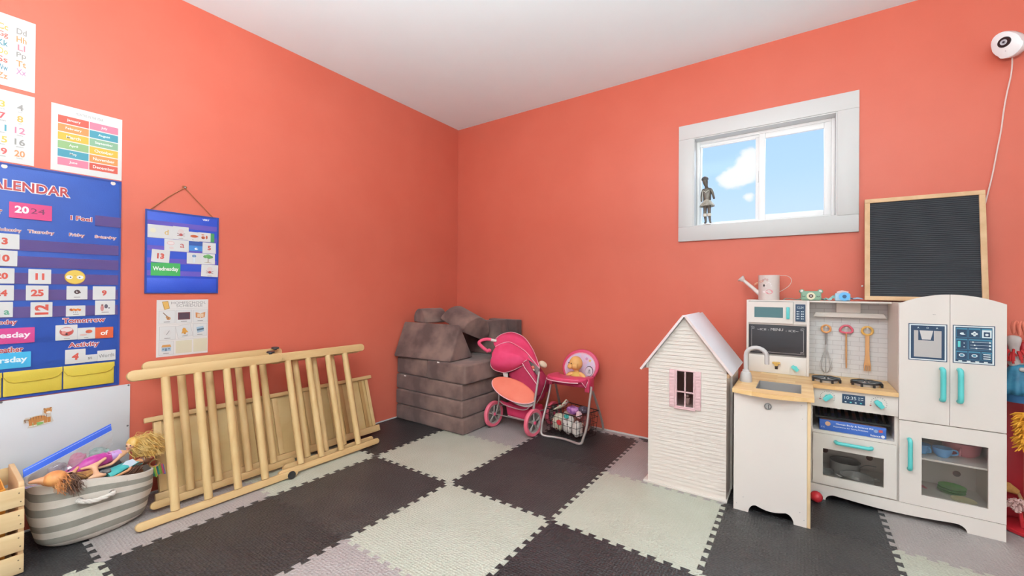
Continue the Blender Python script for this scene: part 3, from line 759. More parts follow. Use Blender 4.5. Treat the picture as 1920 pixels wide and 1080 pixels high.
m = MB(); m.tube([(2.842, -0.056, 0.804), (2.842, -0.056, 0.70), (2.8425, -0.056, 0.62), (2.8425, -0.056, 0.616)], [0.006, 0.007, 0.0055, 0.003], M_uw, 10, flat=0.6); m.build('handle', U)
U = thing('toy_fork', 'toy wooden slotted fork with a yellow ring, rightmost of three utensils hanging above the stove', 'toy utensil', (2.928, -0.056, 0.60))
m = MB(); m.tube(circle((2.928, -0.056, 0.8205), 0.0210, 24, (1, 0, 0), (0, 0, 1)), 0.0055, mottled('yellow_silicone', '#D8A34E', '#DEAB59', 8, 0.45), 8, closed=True); m.build('hanging_ring', U)
m = MB(); F = BK(2.928, -0.0535, 0)
P = [(-0.0085, 0.798), (-0.0085, 0.70), (-0.011, 0.665), (-0.014, 0.645), (-0.0135, 0.612), (-0.0085, 0.612), (-0.0085, 0.640), (-0.0055, 0.640), (-0.0055, 0.611), (-0.0012, 0.611), (-0.0012, 0.640), (0.0015, 0.640), (0.0015, 0.611), (0.0055, 0.611), (0.0055, 0.640), (0.0085, 0.640), (0.0085, 0.612), (0.0135, 0.613), (0.014, 0.645), (0.011, 0.665), (0.0085, 0.70), (0.0085, 0.798)]
m.prism(P, F, 0.0, 0.006, M_uw, 0.0008); m.build('fork', U)

# ---------------------------------------------------------- things inside the kitchen
def cup(loc, r, h, mt, label, rz, handle_=True):
    t = thing('toy_cup', label, 'toy cup', loc, rz)
    m = MB(Matrix.Translation(loc)); m.lathe([(0.0, 0), (r*0.5, 0), (r*0.85, h*0.35), (r, h), (r*0.93, h), (r*0.78, h*0.38), (r*0.45, h*0.1), (0, h*0.1)], mt, 22); m.build('bowl', t)
    if handle_:
        m = MB(rotz(rz, loc)); m.tube(smooth_curve([(r*0.93, 0, h*0.85), (r*1.35, 0, h*0.8), (r*1.42, 0, h*0.45), (r*0.8, 0, h*0.28)], 5), 0.0035, mt, 8); m.build('handle', t)
    return t
M_bl = mottled('blue_toy_plastic', '#5E97C9', '#679FD0', 5, 0.35); M_pk = mottled('pink_toy_plastic', '#D97C87', '#DF8590', 5, 0.35)
cup((3.105, -0.235, 0.2822), 0.030, 0.042, M_bl, 'blue toy teacup on the pantry shelf, left of the other blue cup', radians(-60))
cup((3.170, -0.245, 0.2822), 0.034, 0.042, M_bl, 'blue toy teacup with its handle pointing right, in front of the pink pot', radians(5))
t = thing('toy_pot', 'big pink toy pot at the right end of the pantry shelf', 'toy pot', (3.250, -0.150, 0.2822))
m = MB(Matrix.Translation((3.250, -0.150, 0.2822))); m.lathe([(0, 0), (0.045, 0), (0.058, 0.012), (0.066, 0.055), (0.069, 0.060), (0.062, 0.060), (0.055, 0.015), (0, 0.006)], M_pk, 26); m.build('bowl', t)
m = MB(); m.tube(smooth_curve([(3.236, -0.210, 0.322), (3.230, -0.228, 0.316), (3.228, -0.228, 0.298), (3.236, -0.205, 0.290)], 4), 0.005, M_pk, 8); m.build('handle', t)
M_gr = mottled('green_toy_plastic', '#74B85C', '#7EC067', 5, 0.4); M_cr = mottled('cream_toy_plastic', '#DCCFA2', '#E2D6AC', 5, 0.4)
def plate(x, y, z, r, mt, label, grp=None, tilt=0.0):
    M = Matrix.Translation((x, y, z)) @ Matrix.Rotation(tilt, 4, 'X'); m = MB(M)
    m.lathe([(0, 0), (r*0.6, 0), (r, 0.008), (r*0.99, 0.0098), (r*0.62, 0.003), (0, 0.003)], mt, 28)
    return solo('toy_plate', m, label, 'toy plate', (x, y, z), grp)
gl_ = ['bottom green plate of the small stack in the pantry', 'middle green plate of the small stack in the pantry', 'top green plate of the small stack in the pantry']
for i in range(3): plate(3.226+0.002*i, -0.112+0.002*i, 0.0842+0.0102*i, 0.048, M_gr, gl_[i])
plate(3.246, -0.205, 0.0842, 0.042, M_cr, 'cream toy plate in front of the green plates in the pantry')
m = MB(); m.tube(smooth_curve([(3.085, -0.10, 0.100), (3.102, -0.12, 0.098), (3.118, -0.135, 0.097), (3.135, -0.16, 0.097)], 4), [0.004]+[0.012]*3+[0.011]*6+[0.007]*2+[0.003], M_pk, 10, flat=0.4)
solo('toy_fish', m, 'flat pink toy food piece at the lower left of the pantry', 'toy food', (3.10, -0.2, 0.0842))
M_pot = mottled('brushed_pan_steel', '#B9B5B2', '#CBC7C4', 4, 0.3, metal=0.45)
def pan(x, y, z, r, h, label, ang, flat_):
    t = thing('toy_pan', label, 'toy pan', (x, y, z), ang)
    m = MB(Matrix.Translation((x, y, z))); m.lathe([(0, 0), (r*0.93, 0), (r, 0.006), (r, h), (r*1.05, h+0.002), (r*0.96, h), (r*0.95, 0.007), (0, 0.004)], M_pot, 26); m.build('bowl', t)
    m = MB(rotz(ang, (x, y, z)))
    if flat_: m.tube(smooth_curve([(r, 0, h*0.7), (r+0.025, 0, h+0.006), (r+0.065, 0, h+0.012)], 4), 0.0045, M_pot, 8, flat=0.5)
    for s_ in ((1,) if flat_ else (1, -1)):
        if not flat_: m.tube(smooth_curve([(s_*r, -0.014, h*0.75), (s_*(r+0.018), -0.010, h*0.9), (s_*(r+0.018), 0.010, h*0.9), (s_*r, 0.014, h*0.75)], 4), 0.003, M_pot, 8)
    m.build('handle', t)
pan(2.872, -0.245, 0.0822, 0.064, 0.034, 'steel toy pan with loop handles in front, inside the toy oven', radians(10), False)
pan(2.745, -0.245, 0.0822, 0.036, 0.030, 'steel toy saucepan at the left inside the toy oven', radians(60), False)
pan(2.835, -0.110, 0.0822, 0.062, 0.056, 'taller steel toy pot at the back inside the toy oven', radians(-20), True)
# rack and game box on the open shelf
R_ = thing('oven_rack', 'black slotted toy oven rack tucked above the blue game box', 'toy oven rack', (2.84, -0.2, 0.41))
Mr = Matrix.Translation((2.845, -0.20, 0.4235)) @ Matrix.Rotation(radians(11), 4, 'X')
m = MB(Mr)
m.box((-0.140, -0.118, -0.004), (0.140, -0.108, 0.005), K_black, 0.001); m.box((-0.140, 0.092, -0.004), (0.140, 0.102, 0.005), K_black, 0.001); m.box((-0.140, -0.108, -0.004), (-0.130, 0.092, 0.005), K_black, 0.001); m.box((0.130, -0.108, -0.004), (0.140, 0.092, 0.005), K_black, 0.001)
m.build('rack_frame', R_)
for i in range(9):
    m = MB(Mr); x = -0.112+i*0.028; m.box((x-0.007, -0.108, -0.002), (x+0.007, 0.092, 0.003), K_black, 0.001); m.build('slat', R_)
G = thing('game_box', 'blue boxed board game lying on the open shelf under the stove knobs', 'board game', (2.846, -0.22, 0.3382), radians(-1))
M_gb = mottled('blue_game_card', '#2F57A6', '#3A63B2', 6, 0.4); M_gb2 = mottled('game_lid_print', '#6B86BE', '#C98F7D', 14, 0.4)
m = MB(); m.box((2.721, -0.318, 0.3384), (2.971, -0.07, 0.390), M_gb, 0.001); bx_ = m.build('box', G)
m = MB(); m.rect(frame((2.721, -0.318, 0.3905), (1, 0, 0), (0, 1, 0)), 0.002, 0.002, 0.248, 0.246, M_gb2); m.build('lid_print', bx_)
F = BK(2.846, -0.3186, 0.366); m = MB(); M_wh = mat('white_ink', '#ECE9EC', 0.5)
m.text('Human Body & Science Kit', F @ Matrix.Translation((0.010, 0.010, 0)), M_wh, 0.010, 0.140, bold=0.02, d=0.0002); m.text('Experiments for Young Scientists', F @ Matrix.Translation((-0.005, -0.004, 0)), M_wh, 0.008, 0.130, bold=0.01, d=0.0002)
m.disc(F, (-0.092, 0.006), 0.011, mat('tan_ink', '#D9A98A', 0.5), 0.0002, 18); m.disc(F, (0.088, 0.004), 0.008, mat('grey_ink2', '#8A9BC0', 0.5), 0.0002, 14); m.rect(F, 0.098, 0.0, 0.112, 0.012, M_red_ := mat('red_ink2', '#B5483F', 0.5), 0.0002)
m.text('Science', F @ Matrix.Translation((0.086, -0.018, 0)), M_wh, 0.009, 0.036, bold=0.02, d=0.0002); m.disc(F, (0.113, -0.018), 0.007, M_wh, 0.0002, 14); m.text('C E', F @ Matrix.Translation((-0.112, -0.012, 0)), M_wh, 0.007, d=0.0002)
m.build('spine_lettering', bx_)

# ---------------------------------------------------------- on top of the kitchen
zt_ = 0.9752
W = thing('watering_can', 'pale watering can with a flamingo picture standing on top of the toy kitchen', 'watering can', (2.490, -0.095, zt_))
M_can = mottled('pale_enamel', '#DCCDC7', '#E2D4CE', 4, 0.4)
m = MB(Matrix.Translation((2.490, -0.095, zt_))); m.lathe([(0, 0), (0.050, 0), (0.052, 0.003), (0.0525, 0.138), (0.053, 0.141), (0.050, 0.141), (0.049, 0.006), (0, 0.004)], M_can, 32); cb_ = m.build('body', W)
m = MB(); m.tube([(2.445, -0.10, 1.008), (2.405, -0.102, 1.048), (2.362, -0.104, 1.088)], [0.012, 0.010, 0.0085], M_can, 12); sp_ = m.build('spout', W)
m = MB(); m.cyl((2.364, -0.104, 1.086), (2.350, -0.104, 1.099), 0.010, M_can, 20, 0.021); m.cyl((2.350, -0.104, 1.099), (2.347, -0.104, 1.102), 0.021, K_grey, 20, 0.020); m.build('sprinkler_rose', sp_)
m = MB(); m.tube(smooth_curve([(2.535, -0.095, 1.112), (2.570, -0.095, 1.113), (2.592, -0.095, 1.102), (2.598, -0.095, 1.080), (2.586, -0.095, 1.055), (2.560, -0.095, 1.033), (2.541, -0.095, 1.022)], 5), 0.003, M_can, 8, flat=0.5); m.build('handle', W)
m = MB(); m.tube([(2.436, -0.098, 1.075), (2.425, -0.1, 1.066), (2.420, -0.1, 1.058)], [0.006, 0.012, 0.004], mat('peach_enamel', '#E3A184', 0.45), 8, flat=0.6); m.build('spout_leaf', W)
# flamingo drawn on the curved side: a wrapped decal
def wrap(c, r, a0, pts, mt, m, dd):
    def w_(p):
        a = a0 + p[0]/r; return (c[0]+(r+dd)*cos(a), c[1]+(r+dd)*sin(a), c[2]+p[1])
    m.add([w_(p) for p in pts], [tuple(range(len(pts)))], mt)
m = MB(); cc = (2.490, -0.095, zt_); a0 = radians(-102)
el = lambda cx, cz, rx, rz, n=16: [(cx+rx*cos(2*pi*i/n), cz+rz*sin(2*pi*i/n)) for i in range(n)]
wrap(cc, 0.0524, a0, el(0.016, 0.046, 0.018, 0.013), mat('flamingo_pink', '#DB8C92', 0.5), m, 0.0006)
for q in el(0.012, 0.080, 0.013, 0.018, 9)[:6]: wrap(cc, 0.0524, a0, el(q[0], q[1], 0.0035, 0.0045, 8), mat('flamingo_white', '#EFE4E2', 0.5), m, 0.0007)
wrap(cc, 0.0524, a0, el(-0.006, 0.046, 0.012, 0.006), MATS['flamingo_white'], m, 0.0008); wrap(cc, 0.0524, a0, el(-0.010, 0.082, 0.0045, 0.0075), mat('ink_black', '#2A2224', 0.5), m, 0.0009)
for i, q in enumerate(((-0.014, 0.112), (-0.004, 0.118), (0.006, 0.114))): wrap(cc, 0.0524, a0, el(q[0], q[1], 0.006, 0.007, 10), mat('blush_ink', '#C9A6A0', 0.5), m, 0.0006)
wrap(cc, 0.0524, a0, el(-0.028, 0.105, 0.014, 0.006), MATS['peach_enamel'], m, 0.0007)
m.build('flamingo_picture', cb_)
Gc = thing('toy_camera', 'green bear-shaped toy camera with white ears on top of the toy kitchen', 'toy camera', (2.687, -0.10, zt_), radians(0))
M_cg = mottled('sage_silicone', '#7F9F86', '#88A88F', 6, 0.5)
m = MB(); m.box((2.641, -0.115, zt_), (2.733, -0.085, zt_+0.052), M_cg, 0.010, 3)
for x in (2.646, 2.728): m.ell((x, -0.1, zt_+0.050), (0.013, 0.010, 0.012), M_cg)
b_ = m.build('body', Gc)
m = MB()
for x in (2.646, 2.728): m.ell((x, -0.108, zt_+0.0505), (0.0075, 0.004, 0.0075), mat('white_silicone', '#E9E6E3', 0.5))
m.build('ear', b_)
m = MB(); m.cyl((2.687, -0.1148, zt_+0.025), (2.687, -0.121, zt_+0.025), 0.0195, mat('cream_ring', '#E7DDBE', 0.4), 24); m.cyl((2.687, -0.121, zt_+0.025), (2.687, -0.1225, zt_+0.025), 0.010, mat('lens_brown', '#4B3026', 0.25), 20); m.cyl((2.687, -0.1225, zt_+0.025), (2.687, -0.123, zt_+0.025), 0.004, K_pale, 10); m.build('lens', b_)
m = MB()
for x in (2.655, 2.719): m.tube(circle((x, -0.1155, zt_+0.026), 0.006, 9, (1, 0, 0), (0, 0, 1), pi, 2*pi), 0.0012, K_black, 6)
m.build('eye_marks', b_)
Bc = thing('toy_camera', 'blue toy camera with a round blue lens and a pink top, beside the letter board', 'toy camera', (2.822, -0.105, zt_))
M_cb = mottled('sky_silicone', '#A9CBE0', '#B3D3E6', 6, 0.5)
m = MB(); m.box((2.790, -0.118, zt_), (2.855, -0.088, zt_+0.042), M_cb, 0.008, 3); b_ = m.build('body', Bc)
m = MB(); m.tube(smooth_curve([(2.800, -0.103, zt_+0.042), (2.815, -0.103, zt_+0.048), (2.822, -0.103, zt_+0.049), (2.830, -0.103, zt_+0.047), (2.846, -0.103, zt_+0.043)], 4), 0.0075, mat('blush_silicone', '#E9CFCF', 0.5), 10); m.build('top_bow', b_)
m = MB(); c_ = Vector((2.829, -0.118, zt_+0.0245)); m.cyl(c_, c_+Vector((0, -0.012, 0)), 0.0225, mat('bright_blue_ring', '#63B2E6', 0.35), 26); m.cyl(c_+Vector((0, -0.012, 0)), c_+Vector((0, -0.0135, 0)), 0.009, mat('lens_navy', '#1E4A72', 0.25), 20); m.build('lens', b_)
def strap(name, label, pts, mt, w=0.006):
    P = smooth_curve(pts, 6); m = MB(); m.tube(P, w, mt, 8, flat=0.25, up=(0, 0.2, 1)); return m
M_st = mottled('teal_strap_cloth', '#7FB4B0', '#9CCBC6', 40, 0.8); M_st2 = mottled('blue_strap_cloth', '#8FA9C4', '#A5BDD4', 30, 0.8)
S = strap('s', '', [(2.562, -0.085, zt_+0.003), (2.575, -0.075, zt_+0.010), (2.60, -0.07, zt_+0.008), (2.625, -0.08, zt_+0.004), (2.643, -0.09, zt_+0.010)], M_st); S.build('strap', Gc, 'teal cloth strap trailing toward the watering can')
S = strap('s', '', [(2.733, -0.09, zt_+0.012), (2.747, -0.085, zt_+0.005), (2.755, -0.095, zt_+0.014), (2.765, -0.105, zt_+0.006), (2.774, -0.095, zt_+0.013), (2.783, -0.10, zt_+0.022), (2.791, -0.10, zt_+0.020)], M_st, 0.008); S.build('strap', Gc)
S = strap('s', '', [(2.853, -0.10, zt_+0.018), (2.868, -0.095, zt_+0.012), (2.885, -0.105, zt_+0.018), (2.898, -0.118, zt_+0.015), (2.885, -0.125, zt_+0.016), (2.866, -0.120, zt_+0.015)], M_st2, 0.009); S.build('strap', Bc)
# letter board leaning on the wall
LB = thing('letter_board', 'black felt letter board in a pale wood frame leaning above the toy refrigerator', 'letter board', (3.13, -0.06, zt_))
lean = atan2(0.075, 0.53)
M_fr = wood('pale_oak_frame', '#CDA57C', '#DDB990', (6, 6, 6))
m_ = mat('grooved_black_felt', '#2E3034', 0.85); n_, l_, b_ = nodes(m_); v_ = coords(m_, (1, 1, 1)); wv = n_.new('ShaderNodeTexWave'); wv.bands_direction = 'Y'; wv.inputs['Scale'].default_value = 32; wv.inputs['Distortion'].default_value = 0.3
l_.new(v_, wv.inputs[0]); rp = n_.new('ShaderNodeValToRGB'); rp.color_ramp.elements[0].color = lin('#1F2126'); rp.color_ramp.elements[1].color = lin('#3A3C41'); l_.new(wv.outputs[0], rp.inputs[0]); l_.new(rp.outputs[0], b_.inputs['Base Color'])
bp_ = n_.new('ShaderNodeBump'); bp_.inputs['Strength'].default_value = 0.6; bp_.inputs['Distance'].default_value = 0.003; l_.new(wv.outputs[0], bp_.inputs['Height']); l_.new(bp_.outputs[0], b_.inputs['Normal'])
F = Matrix.Translation((3.1295, -0.092, zt_+0.004)) @ Matrix.Rotation(-lean, 4, 'X') @ Matrix.Rotation(radians(0.6), 4, 'Y') @ Matrix.Rotation(radians(90), 4, 'X')
w_, h_ = 0.2175, 0.535
m = MB(F)
for a, b in (((-w_, 0, 0), (w_, 0.021, 0.016)), ((-w_, h_-0.021, 0), (w_, h_, 0.016)), ((-w_, 0.0212, 0), (-w_+0.021, h_-0.0212, 0.016)), ((w_-0.021, 0.0212, 0), (w_, h_-0.0212, 0.016))): m.box(a, b, M_fr, 0.0012)
m.build('frame', LB)
m = MB(F); m.box((-w_+0.0205, 0.0205, 0.002), (w_-0.0205, h_-0.0205, 0.010), m_); fe = m.build('felt_panel', LB)
for c in []: pass
# the felt texture runs in object space: give the panel its own axes
me = fe.data; Mi = (BASES[LB.name].inverted() @ F); 
for v in me.vertices: v.co = Mi.inverted() @ v.co
fe.matrix_local = Mi
m = MB(); m.ell((2.905, -0.075, 1.055), (0.004, 0.004, 0.005), mat('white_pin', '#EDE8E6', 0.4)); m.build('white_peg', LB)
# ================================================================== LEFT WALL: posters, pocket charts, cards
LW = lambda y, z, d=0.0: frame((d, y, z), (0, 1, 0), (0, 0, 1))     # frame on the wall, facing +X
P_paper = mottled('laminated_paper', '#D2CDCA', '#D6D1CE', 3, 0.35)
P_card = mottled('white_card', '#D6D2D0', '#DAD6D4', 5, 0.4)
INK = {}
def ink(c):
    if c not in INK: INK[c] = mat('ink_'+c.strip('#'), c, 0.5)
    return INK[c]
def sheet(m, y0, z0, y1, z1, mt, d0=0.0004, d1=0.0012, r=0.0):
    if r: m.prism(rrect(y0, z0, y1, z1, r, 4), LW(0, 0), d0, d1, mt)
    else: m.box((d0, y0, z0), (d1, y1, z1), mt)
cy = ['#D99A3A', '#C65144', '#3D7F8C', '#D9B13B', '#7F9A6E', '#D68A4F', '#8C7F7A', '#C96B85']
# --- alphabet poster
m = MB(); y1 = -2.620; sheet(m, y1-0.222, 1.829, y1, 2.119, P_paper)
L_ = ['Aa', 'Bb', 'Cc', 'Dd', 'Ee', 'Ff', 'Gg', 'Hh', 'Ii', 'Jj', 'Kk', 'Ll', 'Mm', 'Nn', 'Oo', 'Pp', 'Qq', 'Rr', 'Ss', 'Tt', 'Uu', 'Vv', 'Ww', 'Xx', 'Yy', '', 'Zz', '']
colD = ['#8F8984', '#D68A4F', '#C77A86', '#8F8984', '#D9884F', '#B57FA0', '']; colC = ['#D9A23A', '#C85A48', '#3F7F8C', '#D9A94A', '#C95A4A', '#4D7F92', '#D6824F']
for i, t in enumerate(L_):
    if not t: continue
    r, c = divmod(i, 4); F = LW(-2.658-(3-c)*0.049, 2.066-r*0.033, 0.0014)
    col = colD[r] if c == 3 else colC[r] if c == 2 else cy[(i*3) % 8]
    m.text(t, F, ink(col), 0.024 if t not in ('Pp', 'Gg', 'Jj', 'Qq', 'Yy') else 0.027, None, bold=0.015, maxw=0.027)
solo('alphabet_poster', m, 'laminated white alphabet poster with coloured letter pairs at the top left', 'poster', (0, -2.73, 1.829))
# --- number poster
m = MB(); sheet(m, y1-0.222, 1.523, y1, 1.811, P_paper)
words = 'one two three four five six seven eight nine ten eleven twelve thirteen fourteen fifteen sixteen seventeen eighteen nineteen twenty'.split()
ncol = {3: ['#D9B04A', '#C9474A', '#3F8C9C', '#D9B04A', '#C8504A'], 4: ['#8F8984', '#D9A04A', '#C77A92', '#8F8984', '#D6884F']}
for i in range(20):
    r, c = divmod(i, 4); yc = -2.659-(3-c)*0.047; zc = 1.754-r*0.0475
    col = ncol[c+1][r] if c >= 2 else cy[(i*5+2) % 8]
    m.text(str(i+1), LW(yc, zc, 0.0014), ink(col), 0.026, None, bold=0.02, maxw=0.028); m.text(words[i], LW(yc, zc-0.0195, 0.0014), ink('#5A5452'), 0.0045, maxw=0.020)
solo('number_poster', m, 'laminated white number poster with figures up to twenty below the alphabet poster', 'poster', (0, -2.73, 1.523))
# --- months poster
m = MB(); sheet(m, -2.573, 1.522, -2.346, 1.810, P_paper)
m.text('MONTHS IN THE YEAR', LW(-2.455, 1.785, 0.0014), ink('#8A8683'), 0.0115, 0.088)
ml = [('January', '#C6503F'), ('February', '#CF8445'), ('March', '#CFA535'), ('April', '#86A56E'), ('May', '#3E8A9C'), ('June', '#D0748A')]
mr = [('July', '#D0748A'), ('August', '#3E8A9C'), ('September', '#7FA383'), ('October', '#CFA535'), ('November', '#CF8445'), ('December', '#C6503F')]
for side, rows in ((0, ml), (1, mr)):
    for i, (t, c) in enumerate(rows):
        zt2 = 1.765-i*0.0367; u0 = -2.553 if side == 0 else -2.455; u1 = -2.458 if side == 0 else -2.360
        m.rect(LW(0, 0, 0.0014), u0, zt2-0.0325, u1, zt2, ink(c))
        m.text(t, LW((u0+u1)/2, zt2-0.0162, 0.0017), ink('#F1ECE8'), 0.013, None, maxw=0.072, bold=0.01)
solo('months_poster', m, 'white poster of the twelve month names in coloured bars', 'poster', (0, -2.46, 1.522))

# --- big calendar pocket chart
P_blue = mottled('royal_blue_nylon', '#24479A', '#2A4FA4', 6, 0.5, 0.12, 220)
P_blue2 = mottled('deep_blue_binding', '#213A86', '#27418E', 8, 0.55)
P_vinyl = glass('clear_vinyl_pocket', '#E6DEF2', 0.05, 0.40, '#8C74B0')
P_clear = glass('clear_vinyl', '#FFFFFF', 0.008)
P_yel = mottled('mustard_pocket_nylon', '#CDB13C', '#D3B845', 6, 0.55, 0.1, 200)
CY0, CY1, CZ0, CZ1 = -2.985, -2.347, 0.560, 1.517
cal = thing('calendar_chart', 'large blue calendar pocket chart with yellow pockets hanging on the coral wall', 'pocket chart', (0, -2.67, CZ0))
m = MB(); m.box((0.001, CY0, CZ0), (0.0045, CY1, CZ1), P_blue, 0.0008); m.build('cloth_back', cal)
m = MB()
for a, b in (((CY0, CZ1-0.008), (CY1, CZ1)), ((CY0, CZ0), (CY1, CZ0+0.006)), ((CY1-0.007, CZ0+0.006), (CY1, CZ1-0.008)), ((CY0, CZ0+0.006), (CY0+0.007, CZ1-0.008))): m.box((0.0046, a[0], a[1]), (0.0062, b[0], b[1]), P_blue2)
m.build('binding', cal)
def outlined(m, t, y, z, h, w, ang=0.0, d=0.0052, red='#B03A3C', out='#EFE6E6', bold=0.02):
    F = LW(y, z, d) @ Matrix.Rotation(ang, 4, 'Z')
    m.text(t, F, ink(out), h*1.16, w*1.03, bold=0.075); m.text(t, F, ink(red), h, w, bold=bold, d=0.0006)
m = MB(); outlined(m, 'CALENDAR', -2.6415, 1.430, 0.040, 0.251); m.build('title_lettering', cal)
m = MB(); outlined(m, 'Year', -2.725, 1.322, 0.024, 0.045); outlined(m, 'I Feel', -2.4785, 1.323, 0.019, 0.068); m.build('heading_lettering', cal)
for t, yc, w in (('Sunday', -2.935, 0.052), ('Monday', -2.855, 0.056), ('Tuesday', -2.770, 0.060), ('Wednesday', -2.688, 0.072), ('Thursday', -2.5975, 0.075), ('Friday', -2.4915, 0.049), ('Saturday', -2.3985, 0.073)):
    m = MB(); outlined(m, t, yc, 1.2465, 0.0165, w, bold=0.0); m.build('weekday_lettering', cal)
m = MB(); outlined(m, 'Today', -2.692, 0.871, 0.022, 0.064); outlined(m, 'Tomorrow', -2.4645, 0.870, 0.022, 0.134); outlined(m, 'Weather', -2.688, 0.761, 0.022, 0.090); outlined(m, 'Activity', -2.465, 0.759, 0.026, 0.098); m.build('caption_lettering', cal)
for yg in (-2.699, -2.376, -2.955):
    m = MB(); m.lathe([(0.0035, 0.0), (0.0085, 0.0), (0.0085, 0.0012), (0.0035, 0.0012)], mat('pale_grommet', '#E4D4CC', 0.35), 18, LW(yg, 1.5025, 0.0048) ); m.disc(LW(yg, 1.5025, 0.0050), (0, 0), 0.0036, ink('#A8503F')); m.build('grommet', cal)
# clear pockets: day rows, feeling, captions
for zr in (1.1665, 1.098, 1.029, 0.9605, 0.8895):
    m = MB(); m.box((0.0066, CY0+0.008, zr), (0.0070, CY1-0.008, zr+0.046), P_vinyl); m.build('day_pocket', cal)
m = MB(); m.box((0.0066, -2.435, 1.298), (0.0070, -2.348, 1.345), P_vinyl); m.build('feeling_pocket', cal)
for zr in (0.785, 0.680):
    m = MB(); m.box((0.0088, CY0+0.008, zr-0.002), (0.0092, CY1-0.008, zr+0.024), P_clear); m.build('caption_pocket', cal)
for i in range(3):
    a = -2.3625-0.1665*(i+1); b = a+0.163
    if a < CY0+0.01: a = CY0+0.01
    m = MB(); m.box((0.0046, a, 0.572), (0.011, b, 0.655), P_yel, 0.003); p_ = m.build('yellow_pocket', cal)
    fl = [(a, 0.672), (a+0.001, 0.650), (a+0.012, 0.632), (a+0.028, 0.624), ((a+b)/2, 0.6245), (b-0.028, 0.627), (b-0.010, 0.636), (b+0.001, 0.652), (b+0.001, 0.672)]
    m = MB(); m.prism(fl[::-1], LW(0, 0), 0.0112, 0.0140, P_yel, 0.0008); m.build('flap', p_)
    m = MB(); m.tube([(0.0145, q[0], q[1]+0.002) for q in fl[1:-1]], 0.0012, mat('mustard_piping', '#C0A433', 0.6), 6); m.build('piping', p_)

GROUP_CAL = 'cards in the big blue calendar chart'
RED = '#C24A3C'
CD = 0.0072      # cards sit in front of the cloth
def card(y0, z0, y1, z1, label, draw=None, col=None, rot=0.0, d=CD, group=GROUP_CAL, name='picture_card', cat='card', r=0.0):
    yc, zc = (y0+y1)/2, (z0+z1)/2; F = LW(yc, zc, 0) @ Matrix.Rotation(rot, 4, 'Z'); w, h = (y1-y0)/2, (z1-z0)/2
    m = MB()
    m.prism(rrect(-w, -h, w, h, 0.0015, 3) if not r else rrect(-w, -h, w, h, r, 5), F, d, d+0.0008, col or P_card)
    if draw: draw(m, F @ Matrix.Translation((0, 0, d+0.0011)), w, h)
    return solo(name, m, label, cat, (d, yc, z0), group)
num = lambda t, ang=0.0, s=0.45, c=RED: (lambda m, F, w, h: m.text(t, F @ Matrix.Rotation(ang, 4, 'Z'), ink(c), h*2*s, None, bold=0.045, maxw=w*1.5))
wordc = lambda t, s=0.36, c='#F2ECEE', ww=0.8: (lambda m, F, w, h: m.text(t, F, ink(c), h*2*s, w*2*ww, bold=0.03))
n_ = 'number_card'
card(-2.752+0.018, 1.170, -2.657, 1.232, 'white card with a red 3 at the left edge, top card of its column', num('3', s=0.46), name=n_, rot=0.01)
card(-2.734, 1.101, -2.662, 1.164, 'white card with a red 10 below the card with the 3', num('10', s=0.46), name=n_, rot=-0.01)
card(-2.736, 1.030, -2.669, 1.092, 'white card with a red 20 below the card with the 10', num('20', s=0.42), name=n_)
card(-2.738, 0.961, -2.670, 1.023, 'white card with a red 24 below the card with the 20', num('24', s=0.42), name=n_)
card(-2.740, 0.894, -2.672, 0.956, 'white card with a small green letter a in the bottom day row', lambda m, F, w, h: m.text('a', F @ Matrix.Translation((0.018, -0.012, 0)), ink('#5E9A7C'), 0.018, bold=0.02))
card(-2.632, 1.030, -2.568, 1.0915, 'white card with a red 11 in the middle of the calendar chart', num('11', s=0.46), name=n_)
card(-2.638, 0.961, -2.575, 1.023, 'white card with a red 25 below the card with the 11', num('25', s=0.46), name=n_)
card(-2.625, 0.890, -2.563, 0.953, 'white card with a red 12 turned sideways', num('12', pi/2, 0.62), name=n_)
def face(m, F, w, h):
    for sx in (-1, 1):
        m.disc(F, (sx*0.0165-0.001, -0.001), 0.0105, ink('#F1EEEA'), 0.0, 18, 0.0085); m.disc(F, (sx*0.0165*0.85, -0.001), 0.0028, ink('#3A3436'), 0.0004, 10)
    m.poly(F, [(-0.004, 0.004), (0.004, 0.004), (0.0, 0.008)], ink('#B98A38'), 0.0004)
m = MB(); F = LW(-2.4965, 1.062, 0); m.prism([(0.0322*cos(2*pi*k/28), 0.031*sin(2*pi*k/28)) for k in range(28)], F, CD, CD+0.001, ink('#D9B34C')); m.disc(F, (0, 0), 0.0325, ink('#B98A35'), CD+0.0011, 28, 0.0312); m.disc(F, (0, 0), 0.0305, ink('#DDB850'), CD+0.0013, 28, 0.0292); face(m, F @ Matrix.Translation((0, 0, CD+0.0016)), 0, 0)
solo('face_card', m, 'round yellow face card with wide eyes and no mouth in the calendar chart', 'card', (CD, -2.4965, 1.031), GROUP_CAL)
def doodle(c1, c2, cap=True, s=1.0):
    def f(m, F, w, h):
        r_ = random.Random(int(w*1e5)+len(c1+c2)+int(h*3e5)+ord(c1[2])*7+ord(c2[3]))
        for i in range(7): m.disc(F, (r_.uniform(-0.35, 0.35)*w*s, r_.uniform(-0.15, 0.5)*h*s), w*r_.uniform(0.10, 0.22)*s, ink(c1 if i % 2 else c2), 0.0001*i, 12, h*r_.uniform(0.08, 0.2)*s)
        if cap: m.rect(F, -w*0.35, -h*0.72, w*0.35, -h*0.64, ink('#6A625F'), 0.0002)
    return f
def blot(m, F, w, h):
    m.disc(F, (0.0, 0.004), 0.0095, ink('#3E2426'), 0.0, 16); m.disc(F, (0.009, 0.001), 0.003, ink('#3E2426'), 0.0002, 10); m.text('k', F @ Matrix.Translation((0, 0.004, 0)), ink('#E8E0DE'), 0.010, d=0.0004); m.rect(F, -0.010, -0.020, 0.010, -0.018, ink('#6A625F'))
